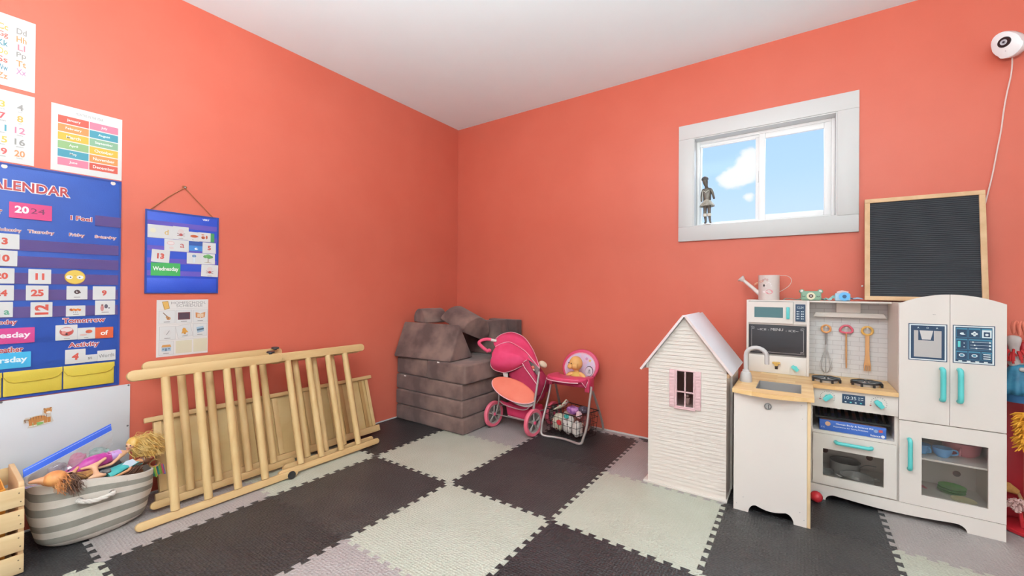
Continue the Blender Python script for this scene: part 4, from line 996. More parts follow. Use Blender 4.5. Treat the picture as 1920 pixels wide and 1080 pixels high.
card(-2.522, 0.963, -2.457, 1.0215, 'slightly tilted white card with a dark round picture, left of the card with the 9', blot, rot=0.0)
card(-2.440, 0.961, -2.364, 1.022, 'white card with a red 9 at the right of the calendar chart', num('9', s=0.42), name=n_)
def cater(m, F, w, h):
    for i in range(5): m.disc(F, (-0.012+i*0.006, 0.004+0.002*(i % 2)), 0.0048, ink('#D9822E' if i % 2 else '#C9692A'), 0.0002*i, 12)
    m.disc(F, (-0.015, 0.006), 0.005, ink('#A8542A'), 0.0012, 12)
    for i in range(3): m.rect(F, -0.008+i*0.006, -0.009, -0.007+i*0.006, -0.003, ink('#5B504C'))
    m.rect(F, -0.008, -0.016, 0.010, -0.0145, ink('#6A625F'))
card(-2.523, 0.889, -2.463, 0.936, 'small white card with an orange caterpillar drawing', cater)
def two(m, F, w, h):
    m.disc(F, (-0.010, -0.002), 0.006, ink('#C9837F'), 0.0, 12, 0.014); m.disc(F, (-0.010, 0.012), 0.004, ink('#8C5A52'), 0.0003, 10); m.disc(F, (0.003, 0.006), 0.006, ink('#5C5460'), 0.0002, 12, 0.010); m.disc(F, (0.013, -0.002), 0.003, ink('#443C48'), 0.0, 10); m.rect(F, -0.012, -0.022, 0.012, -0.020, ink('#7A5A58'))
card(-2.432, 0.891, -2.365, 0.957, 'white card with a sketch of two figures below the card with the 9', two, d=CD+0.001)
card(-2.757, 0.786, -2.6125, 0.849, 'magenta card reading Tuesday in the row under Today', lambda m, F, w, h: m.text('Tuesday', F, ink('#F2E6EC'), 0.030, 0.122, bold=0.03), mottled('magenta_card', '#C83C80', '#CC4486', 5, 0.45), name='word_card')
card(-2.770, 0.685, -2.622, 0.749, 'sky blue card reading Thursday in the lowest pocket row', lambda m, F, w, h: m.text('Thursday', F, ink('#E6F2F8'), 0.030, 0.128, bold=0.03), mottled('cyan_card', '#3FA9D6', '#47B0DB', 5, 0.45), name='word_card')
def jar(m, F, w, h):
    m.disc(F, (0, 0.004), 0.0215, ink('#B5564F'), 0.0, 22, 0.0195); m.disc(F, (0, 0.012), 0.018, ink('#DDC8C6'), 0.0003, 20, 0.009); m.disc(F, (-0.008, 0.0), 0.007, ink('#D98A83'), 0.0006, 12); m.disc(F, (0.010, -0.002), 0.006, ink('#C2463F'), 0.0007, 12); m.disc(F, (0.0, -0.007), 0.004, ink('#3A2A2C'), 0.0009, 10); m.rect(F, -0.008, -0.027, 0.010, -0.0255, ink('#6A625F'))
card(-2.5535, 0.786, -2.487, 0.852, 'white card with a round red picture under the word Tomorrow', jar)
def bean(m, F, w, h):
    m.disc(F, (0.008, 0.008), 0.011, ink('#C8583C'), 0.0, 14, 0.008); m.disc(F, (0.002, 0.006), 0.005, ink('#B84C34'), 0.0003, 12); m.disc(F, (-0.010, -0.006), 0.012, ink('#DDB0A8'), 0.00015, 14, 0.004); m.rect(F, -0.008, -0.019, 0.006, -0.0175, ink('#6A625F'))
card(-2.4865, 0.785, -2.4305, 0.836, 'small white card with a red bean picture beside the orange card reading of', bean)
card(-2.430, 0.784, -2.370, 0.834, 'orange card with the white word of', lambda m, F, w, h: m.text('of', F, ink('#F2ECE6'), 0.022, None, bold=0.03), mottled('orange_card', '#CE5530', '#D25C36', 5, 0.45), name='word_card')
card(-2.524, 0.680, -2.4605, 0.7425, 'white card with a red slanting 4 under the word Activity', lambda m, F, w, h: m.text('4', F @ Matrix.Rotation(-0.15, 4, 'Z'), ink(RED), 0.030, None, bold=0.045), name=n_)
card(-2.4605, 0.681, -2.4215, 0.7135, 'short white paper strip with handwriting beside the card with the 4', lambda m, F, w, h: m.text('st', F @ Matrix.Translation((-0.005, 0.001, 0)), ink('#5A5458'), 0.011), name='word_card')
card(-2.4225, 0.680, -2.361, 0.7275, 'white card with the handwritten word Words at the right of the lowest pocket row', lambda m, F, w, h: m.text('Words', F @ Matrix.Rotation(0.08, 4, 'Z'), ink('#7C7878'), 0.016, 0.052), name='word_card')
def y2024(m, F, w, h):
    m.text('20', F @ Matrix.Translation((-0.025, 0.004, 0)), ink('#F4EDEF'), 0.030, None, bold=0.04); m.text('24', F @ Matrix.Translation((0.019, 0.003, 0)), ink('#6E2A4C'), 0.022, 0.040)
card(-2.6855, 1.2985, -2.568, 1.363, 'pink card reading 20 in white and 24 handwritten near the chart title', y2024, mottled('pink_year_card', '#CE3B72', '#D24479', 5, 0.45), name='word_card')

# --- small hanging pocket chart
sc_ = thing('small_pocket_chart', 'small blue pocket chart hanging by a brown string from a nail', 'pocket chart', (0, -2.10, 0.989))
P_royal = mottled('bright_blue_nylon', '#2747B4', '#2D4EBC', 6, 0.5, 0.1, 220); P_purp = mottled('purple_strip', '#5C4AA6', '#6350AC', 8, 0.5)
m = MB(); m.box((0.002, -2.259, 0.989), (0.0055, -1.946, 1.404), P_royal, 0.001); m.build('cloth_back', sc_)
m = MB()
for a, b in (((-2.259, 1.396), (-1.946, 1.404)), ((-2.259, 0.989), (-1.946, 0.995)), ((-2.259, 0.995), (-2.252, 1.396)), ((-1.953, 0.995), (-1.946, 1.396))): m.box((0.0056, a[0], a[1]), (0.0072, b[0], b[1]), P_blue2)
m.build('binding', sc_)
for zr in (1.326, 1.202, 1.140, 1.078, 1.264):
    m = MB(); m.box((0.0056, -2.250, zr), (0.0062, -1.955, zr+0.026), P_purp); m.build('pocket_strip', sc_)
m = MB(); m.box((0.0056, -2.251, 0.996), (0.0075, -1.954, 1.066), P_royal, 0.0008); m.build('bottom_pocket', sc_)
m = MB(); m.tube([(0.004, -2.240, 1.403), (0.005, -2.17, 1.478), (0.006, -2.1045, 1.537), (0.006, -2.101, 1.537), (0.005, -2.03, 1.463), (0.004, -1.972, 1.402)], 0.0022, mat('brown_string', '#A5633F', 0.8), 6)
for k in range(3): m.tube(circle((0.008, -2.103+0.004*(k-1), 1.541), 0.006, 8, (0, 1, 0), (0.3, 0, 1)), 0.0016, MATS['brown_string'], 6, closed=True)
m.build('hanging_string', sc_)
m = MB(); m.cyl((0.0, -2.103, 1.5375), (0.014, -2.103, 1.5395), 0.0018, K_steel, 8); m.cyl((0.014, -2.103, 1.5395), (0.0155, -2.103, 1.5395), 0.004, K_steel, 10); solo('nail', m, 'nail in the coral wall holding the string of the small blue chart', 'nail', (0, -2.103, 1.5375))
m = MB(); m.text('VERY', LW(-2.006, 1.3835, 0.0060), ink('#E8E6F0'), 0.009, 0.032, bold=0.04); m.build('brand_lettering', sc_)
GS = 'cards in the small blue pocket chart'; SD = 0.0066
def scard(*a, **k): return card(*a, d=k.pop('d', SD), group=GS, **k)
M_red2 = '#B34A45'
scard(-2.250, 1.266, -2.149, 1.331, 'wide white card with a yellow letter d at the upper left of the small chart', lambda m, F, w, h: (m.text('d', F @ Matrix.Translation((0.024, 0.0, 0)), ink('#CFA33A'), 0.026, bold=0.0), m.disc(F, (-0.03, 0.004), 0.012, ink('#E3DAC0'), 0.0, 14)))
def bug(m, F, w, h):
    m.disc(F, (0, 0.008), 0.013, ink('#D9C6C4'), 0.0, 16); m.disc(F, (0, -0.008), 0.007, ink('#B0524F'), 0.0003, 12)
    for sx in (-1, 1):
        for k in range(2): m.poly(F, [(sx*0.004, -0.006-k*0.004), (sx*0.016, 0.0-k*0.012), (sx*0.0165, -0.002-k*0.012), (sx*0.004, -0.009-k*0.004)], ink('#8A3F42'), 0.0004)
    m.rect(F, -0.010, -0.029, 0.010, -0.027, ink('#8A7A78'))
scard(-2.1495, 1.267, -2.083, 1.3335, 'white card with a spider-like drawing, right of the card with the d', bug)
def fish(m, F, w, h):
    m.disc(F, (0, 0.002), 0.017, ink('#C05A34'), 0.0, 16, 0.007); m.poly(F, [(0.014, 0.002), (0.022, 0.009), (0.022, -0.005)], ink('#B04E2C'), 0.0002); m.rect(F, -0.008, -0.018, -0.002, -0.016, ink('#6A625F'))
scard(-2.0835, 1.264, -2.035, 1.313, 'white card with an orange fish-like picture in the small chart', fish)
def rab(m, F, w, h):
    m.disc(F, (-0.006, -0.003), 0.009, ink('#C0603C'), 0.0, 14, 0.008); m.disc(F, (0.010, 0.0), 0.004, ink('#B5502F'), 0.0, 10, 0.010); m.disc(F, (-0.008, 0.012), 0.007, ink('#C9785A'), 0.0002, 10, 0.003); m.disc(F, (-0.008, -0.005), 0.004, ink('#7A3426'), 0.0004, 10)
scard(-2.041, 1.266, -1.9845, 1.3145, 'white card with two orange shapes, beside the green card edge', rab, d=SD+0.001)
scard(-1.9900, 1.266, -1.967, 1.3145, 'narrow edge of a green card tucked behind white cards', None, mottled('green_card', '#3E8A52', '#448F58', 5, 0.5), name='picture_card')
scard(-2.184, 1.205, -2.082, 1.265, 'wide white card with a red letter a in the second row of the small chart', lambda m, F, w, h: (m.text('a', F @ Matrix.Translation((0.023, 0.0, 0)), ink(M_red2), 0.021), m.disc(F, (-0.025, 0.010), 0.016, ink('#DDB4B2'), 0.0, 16, 0.010), m.disc(F, (-0.025, 0.010), 0.013, ink('#E6D6D4'), 0.0003, 16, 0.007), m.disc(F, (-0.022, -0.014), 0.010, ink('#DCC4C2'), 0.0, 14, 0.006)))
scard(-2.081, 1.213, -2.021, 1.262, 'blue card with a small white mark in the second row of the small chart', lambda m, F, w, h: (m.rect(F, -w, 0.004, w, h, ink('#33539A')), m.disc(F, (0.002, -0.013), 0.008, ink('#E8EEF4'), 0.0002, 14, 0.006), m.disc(F, (0.006, -0.012), 0.003, ink('#3E7FC0'), 0.0004, 10)), mottled('mid_blue_card', '#3F7CC2', '#4683C8', 5, 0.45))
scard(-2.021, 1.205, -1.959, 1.263, 'white card with a red 5 at the right of the small chart', num('5', s=0.42), name=n_)
scard(-2.234, 1.145, -2.162, 1.2075, 'slightly tilted white card with a red 13 in the small chart', num('13', s=0.44), name=n_, rot=-0.06)
def tower(m, F, w, h):
    m.disc(F, (0, 0.012), 0.009, ink('#4F78A8'), 0.0, 14, 0.007); m.disc(F, (0, 0.012), 0.0045, ink('#7FA3C8'), 0.0003, 12); m.rect(F, -0.005, -0.022, 0.005, 0.006, ink('#C2CCD6'), -0.0002); m.rect(F, -0.003, -0.022, 0.003, 0.006, ink('#E0E4E8'), 0.0001)
scard(-2.090, 1.145, -2.026, 1.203, 'white card with a blue tower-like picture in the third row', tower)
def tree(m, F, w, h):
    for q_, (a, b, r) in enumerate(((-0.012, 0.012, 0.011), (0.0, 0.016, 0.013), (0.013, 0.011, 0.010), (0.004, 0.008, 0.010))): m.disc(F, (a, b), r, ink('#5F9455' if a else '#6FA463'), 0.0002+0.0002*q_, 14, r*0.7)
    m.rect(F, -0.0015, -0.016, 0.0015, 0.006, ink('#7A5A40'), 0.0); m.poly(F, [(-0.022, -0.020), (0.020, -0.022), (0.0, -0.015)], ink('#B0A08C'))
scard(-2.0265, 1.146, -1.963, 1.203, 'white card with a green spreading tree', tree, rot=0.0)
scard(-2.236, 1.078, -2.117, 1.143, 'green card reading Wednesday in slanted white letters', lambda m, F, w, h: m.text('Wednesday', F, ink('#F0EFEA'), 0.027, 0.104, bold=0.03), mottled('leaf_green_card', '#3FA052', '#46A659', 5, 0.45), name='word_card')
scard(-2.026, 1.079, -1.948, 1.1435, 'white card with a spider-like drawing at the lower right of the small chart', bug, rot=-0.03, d=SD+0.0012)

# --- homeschool schedule sheet with stuck-on cards
m = MB(); sheet(m, -2.210, 0.6685, -1.990, 0.956, mottled('schedule_sheet', '#DED6D2', '#E2DBD7', 4, 0.4))
m.poly(LW(0, 0, 0.0015), [(-2.189, 0.947), (-2.164, 0.950), (-2.157, 0.912), (-2.179, 0.905)], ink('#A9803F')); m.poly(LW(0, 0, 0.0017), [(-2.186, 0.945), (-2.166, 0.947), (-2.160, 0.914), (-2.177, 0.908)], ink('#D9A95C'))
m.text('HOMESCHOOL', LW(-2.076, 0.940, 0.0015), ink('#8E8684'), 0.013, 0.150); m.text('SCHEDULE', LW(-2.073, 0.925, 0.0015), ink('#8E8684'), 0.013, 0.114)
for a, b, c, d in ((-2.131, 0.679, -2.062, 0.744), (-2.055, 0.679, -1.993, 0.748)): m.rect(LW(0, 0, 0.0015), a, b, c, d, ink('#D3C8AE'))
for zz in (0.909, 0.829, 0.750): m.rect(LW(0, 0, 0.0015), -2.203, zz, -1.994, zz+0.0008, ink('#B5AAA8'))
solo('schedule_sheet', m, 'white homeschool schedule sheet of small picture cards below the small blue chart', 'poster', (0, -2.10, 0.6685))
GH = 'picture cards on the schedule sheet'
def hcard(y0, z0, y1, z1, label, draw, rot=0.0):
    def dr(m, F, w, h):
        draw(m, F, w, h); m.rect(F, -w*0.4, -h*0.80, w*0.35, -h*0.72, ink('#7A7270'))
        for a, b, c, d in ((-w, -h, w, -h+0.0008), (-w, h-0.0008, w, h), (-w, -h, -w+0.0008, h), (w-0.0008, -h, w, h)): m.rect(F, a, b, c, d, ink('#A89E9E'), -0.0002)
    return card(y0, z0, y1, z1, label, dr, rot=rot, d=0.0014, group=GH)
hcard(-2.201, 0.836, -2.135, 0.901, 'schedule card with a brown guitar', lambda m, F, w, h: (m.disc(F, (0.006, -0.007), 0.0085, ink('#C0895A')), m.disc(F, (0.000, 0.000), 0.006, ink('#C0895A'), 0.00015), m.disc(F, (0.004, -0.005), 0.003, ink('#6A4A34'), 0.0003), m.poly(F, [(-0.001, 0.002), (-0.018, 0.022), (-0.015, 0.024), (0.002, 0.004)], ink('#7A5A44'), 0.0002)))
hcard(-2.131, 0.835, -2.063, 0.902, 'schedule card with a dark framed blackboard', lambda m, F, w, h: (m.rect(F, -0.026, -0.016, 0.026, 0.022, ink('#6E3038')), m.rect(F, -0.022, -0.012, 0.022, 0.018, ink('#4A3540'), 0.0003)))
hcard(-2.058, 0.836, -1.9925, 0.901, 'schedule card with an orange open book', lambda m, F, w, h: (m.poly(F, [(-0.022, 0.020), (-0.002, 0.014), (-0.002, -0.012), (-0.021, -0.008)], ink('#C9824F')), m.poly(F, [(0.022, 0.020), (0.002, 0.014), (0.002, -0.012), (0.019, -0.008)], ink('#C9824F')), m.rect(F, -0.014, -0.006, 0.014, 0.012, ink('#DDBFA0'), 0.0002)))
hcard(-2.198, 0.753, -2.1325, 0.821, 'schedule card with a thin grey pencil', lambda m, F, w, h: (m.disc(F, (0.0, 0.002), 0.016, ink('#D6CFCD')), m.poly(F, [(-0.006, -0.008), (0.006, 0.012), (0.008, 0.011), (-0.004, -0.009)], ink('#6E6866'), 0.0003)))
hcard(-2.128, 0.761, -2.063, 0.825, 'tilted schedule card with a golden bell', lambda m, F, w, h: (m.poly(F, [(-0.015, -0.010), (0.016, -0.010), (0.010, 0.002), (0.007, 0.014), (0.0, 0.018), (-0.006, 0.012), (-0.009, 0.0)], ink('#C98C3A')), m.disc(F, (0.0, -0.012), 0.005, ink('#B57A2E'), 0.0002)), 0.19)
hcard(-2.0575, 0.761, -1.9945, 0.828, 'schedule card with a blue and white picture', lambda m, F, w, h: (m.poly(F, [(-0.017, 0.014), (0.014, 0.020), (0.018, -0.008), (-0.012, -0.016)], ink('#9FB4C6')), m.poly(F, [(-0.015, 0.004), (0.016, 0.010), (0.017, 0.001), (-0.013, -0.005)], ink('#4F6272'), 0.0002)))
hcard(-2.200, 0.677, -2.139, 0.744, 'schedule card with a house picture at the lower left', lambda m, F, w, h: (m.poly(F, [(-0.020, 0.006), (0.020, 0.006), (0.016, 0.018), (-0.016, 0.018)], ink('#C98A4A')), m.rect(F, -0.019, -0.014, 0.019, 0.005, ink('#9FB2C4')), m.rect(F, -0.006, -0.014, 0.002, 0.0, ink('#5F7286'), 0.0002), m.rect(F, 0.007, -0.006, 0.014, 0.0, ink('#5F7286'), 0.0002), m.rect(F, -0.016, -0.006, -0.010, 0.0, ink('#5F7286'), 0.0002)))

# --- white board with snap rivets and a tiger sticker
wb = thing('white_board', 'glossy white plastic board fixed low on the wall behind the striped basket', 'board', (0, -2.60, 0.21))
m = MB(); m.box((0.001, -3.02, 0.160), (0.006, -2.307, 0.556), mottled('glossy_white_plastic', '#D5D3D6', '#DAD8DB', 2, 0.16, 0.06, 6), 0.001); m.build('panel', wb)
for y, z in ((-2.313, 0.551), (-2.315, 0.358), (-2.699, 0.552), (-2.315, 0.175)):
    m = MB(); m.lathe([(0.0, 0.0022), (0.003, 0.002), (0.0042, 0.0)], mat('dark_rivet', '#6E6A6C', 0.4, 0.4), 14, LW(y, z, 0.006)); m.build('rivet', wb)
tg = []; 
tp = [(-0.044, 0.004), (-0.036, 0.014), (-0.026, 0.013), (-0.006, 0.016), (0.010, 0.016), (0.012, 0.034), (0.022, 0.040), (0.038, 0.040), (0.041, 0.030), (0.034, 0.018), (0.036, 0.0), (0.041, -0.022), (0.020, -0.028), (-0.014, -0.032), (-0.034, -0.030), (-0.026, -0.014), (-0.034, -0.008), (-0.043, -0.010)]
m = MB(); F = LW(-2.597, 0.4615, 0.0062) @ Matrix.Rotation(0.06, 4, 'Z')
m.prism(tp, F, 0.0, 0.0010, ink('#C9BDB2')); F2 = F @ Matrix.Translation((0, 0, 0.0012))
m.disc(F2, (-0.008, -0.020), 0.020, ink('#7FA45A'), 0.0, 18, 0.007); m.disc(F2, (-0.004, 0.0), 0.026, ink('#B9793E'), 0.0002, 20, 0.013); m.disc(F2, (0.026, 0.026), 0.012, ink('#BC7C42'), 0.0003, 16); m.disc(F2, (0.028, 0.020), 0.007, ink('#E8DDD0'), 0.0005, 12, 0.005)
for x in (-0.024, -0.012, 0.018, 0.028): m.poly(F2, [(x-0.005, 0.0), (x+0.005, 0.0), (x+0.004, -0.024), (x-0.005, -0.024)], ink('#B47238'), 0.00025); m.rect(F2, x-0.005, -0.026, x+0.005, -0.022, ink('#E4D9CC'), 0.0004)
m.tube([F2 @ Vector((-0.028, 0.004, 0.0003)), F2 @ Vector((-0.040, 0.006, 0.0003)), F2 @ Vector((-0.038, -0.004, 0.0003))], 0.0018, ink('#8A5A30'), 6)
for i in range(7): x = -0.024+i*0.0075; m.poly(F2, [(x, 0.012), (x+0.002, 0.012), (x+0.0005, -0.004)], ink('#5A3A28'), 0.0006)
for sx in (-1, 1): m.disc(F2, (0.026+sx*0.004, 0.029), 0.0012, ink('#2E2422'), 0.0008, 8); m.disc(F2, (0.026+sx*0.009, 0.037), 0.0035, ink('#9A6434'), 0.0004, 10)
solo('tiger_sticker', m, 'small tiger sticker on the white board', 'sticker', (0.0062, -2.597, 0.43))
# ================================================================== FOAM PLAY COUCH
SU = mottled('taupe_suede', '#5A4643', '#82675F', 6, 0.85, 0.08, 60, detail=5, lo=0.38, hi=0.64, spec=0.15, sheen=0.2)
SU2 = mottled('dark_taupe_suede', '#4C3B39', '#5C4744', 9, 0.85, 0.12, 90, spec=0.15, sheen=0.2)
M_tag = mat('white_care_tag', '#E4DAD5', 0.7)
GF = 'grey foam play couch pieces'
def foam_block(name, lab, a, b, mt=SU, bev=0.016, rz=0.0, tag=None):
    c = Vector(((a[0]+b[0])/2, (a[1]+b[1])/2, a[2]))
    t = thing(name, lab, 'foam block', c, rz, GF)
    m = MB(rotz(rz, c)); h = (Vector(b)-Vector(a))/2
    m.box((-h.x, -h.y, 0), (h.x, h.y, 2*h.z), mt, bev, 3)
    o = m.build('cushion', t)
    if tag:
        m = MB(); m.box(tag, (tag[0]+0.022, tag[1]+0.002, tag[2]+0.010), M_tag, 0.0005); m.build('care_tag', o)
    return t
fx0, fy0, fy1 = 0.010, -0.715, -0.030
foam_block('foam_cushion', 'bottom grey foam slab of the couch stack, lying on the floor tiles', (fx0, fy0, 0.001), (0.717, fy1, 0.117), tag=None)
foam_block('foam_cushion', 'second grey foam slab from the bottom of the couch stack', (fx0, fy0-0.003, 0.119), (0.711, fy1, 0.236))
foam_block('foam_cushion', 'third grey foam slab from the bottom of the couch stack', (fx0, fy0, 0.238), (0.706, fy1, 0.354), tag=(0.105, fy0-0.0015, 0.342))
foam_block('foam_cushion', 'left half-width grey foam block in the fourth layer of the stack', (fx0, fy0+0.006, 0.356), (0.346, fy1, 0.488))
foam_block('foam_cushion', 'right half-width grey foam block in the fourth layer of the stack', (0.356, fy0-0.004, 0.356), (0.733, fy1, 0.492), tag=(0.465, fy0-0.0055, 0.484))
def foam_prism(lab, poly, M, d0, d1, mt=SU, name='foam_wedge', cat='foam wedge', bev=0.014):
    c = M @ Vector((sum(p[0] for p in poly)/len(poly), min(p[1] for p in poly), (d0+d1)/2))
    t = thing(name, lab, cat, c, 0, GF)
    m = MB(); m.prism(poly, M, d0, d1, mt, bev); m.build('cushion', t)
    # seam piping around the near end
    return t
# front wedge: triangle in the plane across its long axis, long axis along X turned a few degrees
Mw = frame((0.575, -0.702, 0.4945), (-0.087, 0.996, 0), (0, 0, 1))          # u to the back, v up, w = along +X
foam_prism('large grey triangular foam wedge lying on top at the front of the stack', [(0, 0), (0.290, 0), (0.118, 0.268)], Mw, -0.560, 0.0)
Mw2 = frame((0.62, -0.33, 0.4945), (1, 0, 0), (0, 0, 1))
foam_prism('grey foam wedge standing behind the large wedge, partly hidden by the stroller canopy', [(-0.54, 0), (0.085, 0), (0.045, 0.285), (-0.28, 0.265)], frame((0.62, -0.116, 0.4935), (1, 0, 0), (0, 0, 1)), 0.0, 0.10, SU)
foam_block('foam_cushion', 'dark grey foam block at the back right of the stack against the wall', (0.46, -0.112, 0.494), (0.752, -0.034, 0.776), SU2, 0.010)
def half_round(lab, c, axis, R, Ln, tilt):
    a = Vector(axis).normalized(); up = Vector((0, 0, 1)); up = (up-a*up.dot(a)).normalized(); s = a.cross(up)
    u2 = up*cos(tilt)+s*sin(tilt); s2 = s*cos(tilt)-up*sin(tilt)
    M = frame(Vector(c), s2, u2); w_ = (M.to_3x3() @ Vector((0, 0, 1)))
    poly = [(R*cos(pi*k/18), R*sin(pi*k/18)) for k in range(19)]
    return foam_prism(lab, poly, M, -Ln/2, Ln/2, SU, 'foam_half_round', 'foam half round', 0.008)
half_round('smaller grey half-round foam piece at the top left of the stack', (0.124, -0.460, 0.752), (0.35, 1, 0.02), 0.112, 0.20, 0)
half_round('bigger grey half-round foam piece leaning over the back of the large wedge', (0.412, -0.375, 0.692), (1, -0.12, -0.34), 0.162, 0.27, -0.35)

# ================================================================== DOLL STROLLER
D_pink = mottled('hot_pink_fabric', '#D63A64', '#DC4770', 10, 0.7, 0.08, 120, spec=0.3)
D_deep = mottled('deep_pink_fabric', '#A62A4B', '#B33454', 10, 0.75, 0.08, 120, spec=0.25)
D_coral = mottled('coral_fabric', '#DE6E57', '#E2775F', 10, 0.7, 0.08, 160)
D_pipe = mat('pale_pink_piping', '#E3AEB8', 0.5)
D_tyre = mottled('pink_foam_tyre', '#DC5F74', '#E0687C', 8, 0.55)
D_tube = mat('grey_metal_tube', '#A79C98', 0.35, 0.45)
D_grip = mottled('pink_foam_grip', '#D9486B', '#DE5073', 20, 0.8)
D_hub = mat('grey_wheel_plastic', '#A2958F', 0.4)
D_mesh = mottled('grey_mesh', '#8B7C7A', '#9C8D8B', 60, 0.8)
st = thing('doll_stroller', 'pink doll stroller with canopy parked beside the grey foam couch stack', 'doll stroller', (0.93, -0.30, 0))
A = [(0.740, -0.400, 0.627), (0.735, -0.340, 0.662), (0.752, -0.280, 0.683), (0.805, -0.240, 0.691), (0.891, -0.220, 0.658), (0.977, -0.240, 0.586), (1.032, -0.260, 0.514), (1.096, -0.320, 0.459)]
B_ = [(0.771, -0.420, 0.596), (0.822, -0.390, 0.625), (0.850, -0.340, 0.626), (0.916, -0.330, 0.598), (0.983, -0.330, 0.565), (1.045, -0.340, 0.518), (1.081, -0.340, 0.483), (1.108, -0.340, 0.459)]
B2 = [(0.771, -0.440, 0.574), (0.805, -0.420, 0.607), (0.857, -0.390, 0.604), (0.922, -0.380, 0.589), (0.972, -0.370, 0.565), (0.998, -0.360, 0.539), (1.012, -0.360, 0.525), (1.021, -0.360, 0.518)]
C1 = [(0.775, -0.470, 0.523), (0.826, -0.480, 0.537), (0.893, -0.480, 0.544), (0.956, -0.470, 0.545), (0.991, -0.440, 0.537), (1.012, -0.410, 0.524), (1.016, -0.380, 0.512), (1.023, -0.370, 0.508)]
C2 = [(0.765, -0.470, 0.471), (0.790, -0.470, 0.439), (0.842, -0.460, 0.424), (0.880, -0.440, 0.421), (0.939, -0.430, 0.442), (0.981, -0.410, 0.467), (1.004, -0.390, 0.482), (1.018, -0.370, 0.504)]
sm = lambda c: smooth_curve(c, 4)
def between(a, b, t, sag): return [Vector(p)*(1-t)+Vector(q)*t+Vector(sag) for p, q in zip(a, b)]
def solid(o, th=0.003):
    md = o.modifiers.new('thickness', 'SOLIDIFY'); md.thickness = th; md.offset = 0; return o
m = MB(); m.loft([sm(A), sm(between(A, B_, 0.25, (-0.002, -0.004, -0.006))), sm(between(A, B_, 0.5, (0, 0, -0.012))), sm(between(A, B_, 0.75, (0.0, -0.002, -0.006))), sm(B_)], D_pink); can = solid(m.build('canopy', st))
m = MB(); m.loft([sm(B_), sm(between(B_, B2, 0.5, (0, 0.004, 0.002))), sm(B2), sm(between(B2, C1, 0.5, (0, -0.012, 0))), sm(C1), sm(between(C1, C2, 0.5, (0, -0.008, 0))), sm(C2)], D_pink); fl = solid(m.build('canopy_flap', can))
for q_ in (can, fl):
    for e_ in q_.data.edges: e_.use_edge_sharp = False
for c in (A, B_): m = MB(); m.tube(sm(c), 0.0032, D_pipe, 6); m.build('piping', can)
m = MB(); m.tube(sm([B2[0], C1[0]] + C2), 0.003, D_pipe, 6); m.build('piping', fl)
# seat body
P = [(0.871, -0.400, 0.410), (1.006, -0.400, 0.480), (1.128, -0.400, 0.347), (1.120, -0.400, 0.271), (1.031, -0.400, 0.269), (0.919, -0.400, 0.291)]
m = MB(); m.prism([(p[0], p[2]) for p in P], frame((0, -0.40, 0), (1, 0, 0), (0, 0, 1)), -0.19, 0.0, D_deep, 0.012); seat = m.build('seat', st)
m = MB(); m.tube([(1.000, -0.405, 0.499), (1.028, -0.412, 0.465), (1.082, -0.412, 0.411), (1.128, -0.408, 0.360)], 0.003, D_pipe, 6); m.tube([(1.000, -0.405, 0.499), (1.031, -0.390, 0.519)], 0.0028, D_pipe, 6); m.build('piping', seat)
Q = [(1.001, -0.400, 0.494), (1.027, -0.370, 0.520), (1.049, -0.360, 0.459), (1.114, -0.370, 0.381), (1.128, -0.400, 0.358)]
m = MB(); m.add(Q, [(0, 1, 2, 3, 4)], D_deep); solid(m.build('seat_side', seat), 0.004)
Q = [(1.014, -0.350, 0.543), (1.066, -0.345, 0.498), (1.108, -0.340, 0.459), (1.098, -0.330, 0.407), (1.056, -0.320, 0.408), (1.016, -0.330, 0.475)]
m = MB(); m.add(Q, [tuple(range(6))], D_mesh); solid(m.build('mesh_window', can), 0.002)
Q = [(1.071, -0.300, 0.426), (1.106, -0.290, 0.401), (1.127, -0.280, 0.333), (1.110, -0.280, 0.241), (1.081, -0.290, 0.208), (1.064, -0.300, 0.238)]
m = MB(); m.prism([(p[0], p[2]) for p in Q], frame((0, -0.33, 0), (1, 0, 0), (0, 0, 1)), -0.08, 0.0, D_deep, 0.014); m.build('side_fabric', st)
Q = [(1.091, -0.300, 0.185), (1.131, -0.300, 0.249), (1.165, -0.300, 0.368)]
m = MB(); m.tube([(1.096, -0.360, 0.210), (1.131, -0.360, 0.272), (1.161, -0.360, 0.344), (1.173, -0.360, 0.391)], 0.003, D_tube, 6); m.build('side_rod', st)
q = [(1.088, -0.260, 0.476)][0]; m = MB(); m.ell(q, (0.034, 0.026, 0.022), mottled('cream_plush', '#D8C3A6', '#DECBB0', 14, 0.85), Matrix.Rotation(0.5, 4, 'Y')); m.build('head_pad', st)
q = [(1.058, -0.345, 0.443)][0]; m = MB(); m.ell(q, (0.012, 0.008, 0.008), mat('pale_doll_skin', '#E2C9B8', 0.6)); m.ell((q[0]-0.008, q[1]+0.006, q[2]+0.016), (0.014, 0.008, 0.014), D_coral); m.build('toy_inside', seat)
m = MB(); Q = [(0.852, -0.435, 0.413), (0.892, -0.430, 0.413), (0.890, -0.420, 0.349), (0.857, -0.420, 0.349)]; m.add(Q, [(0, 1, 2, 3)], M_tag); solid(m.build('care_tag', seat), 0.001)
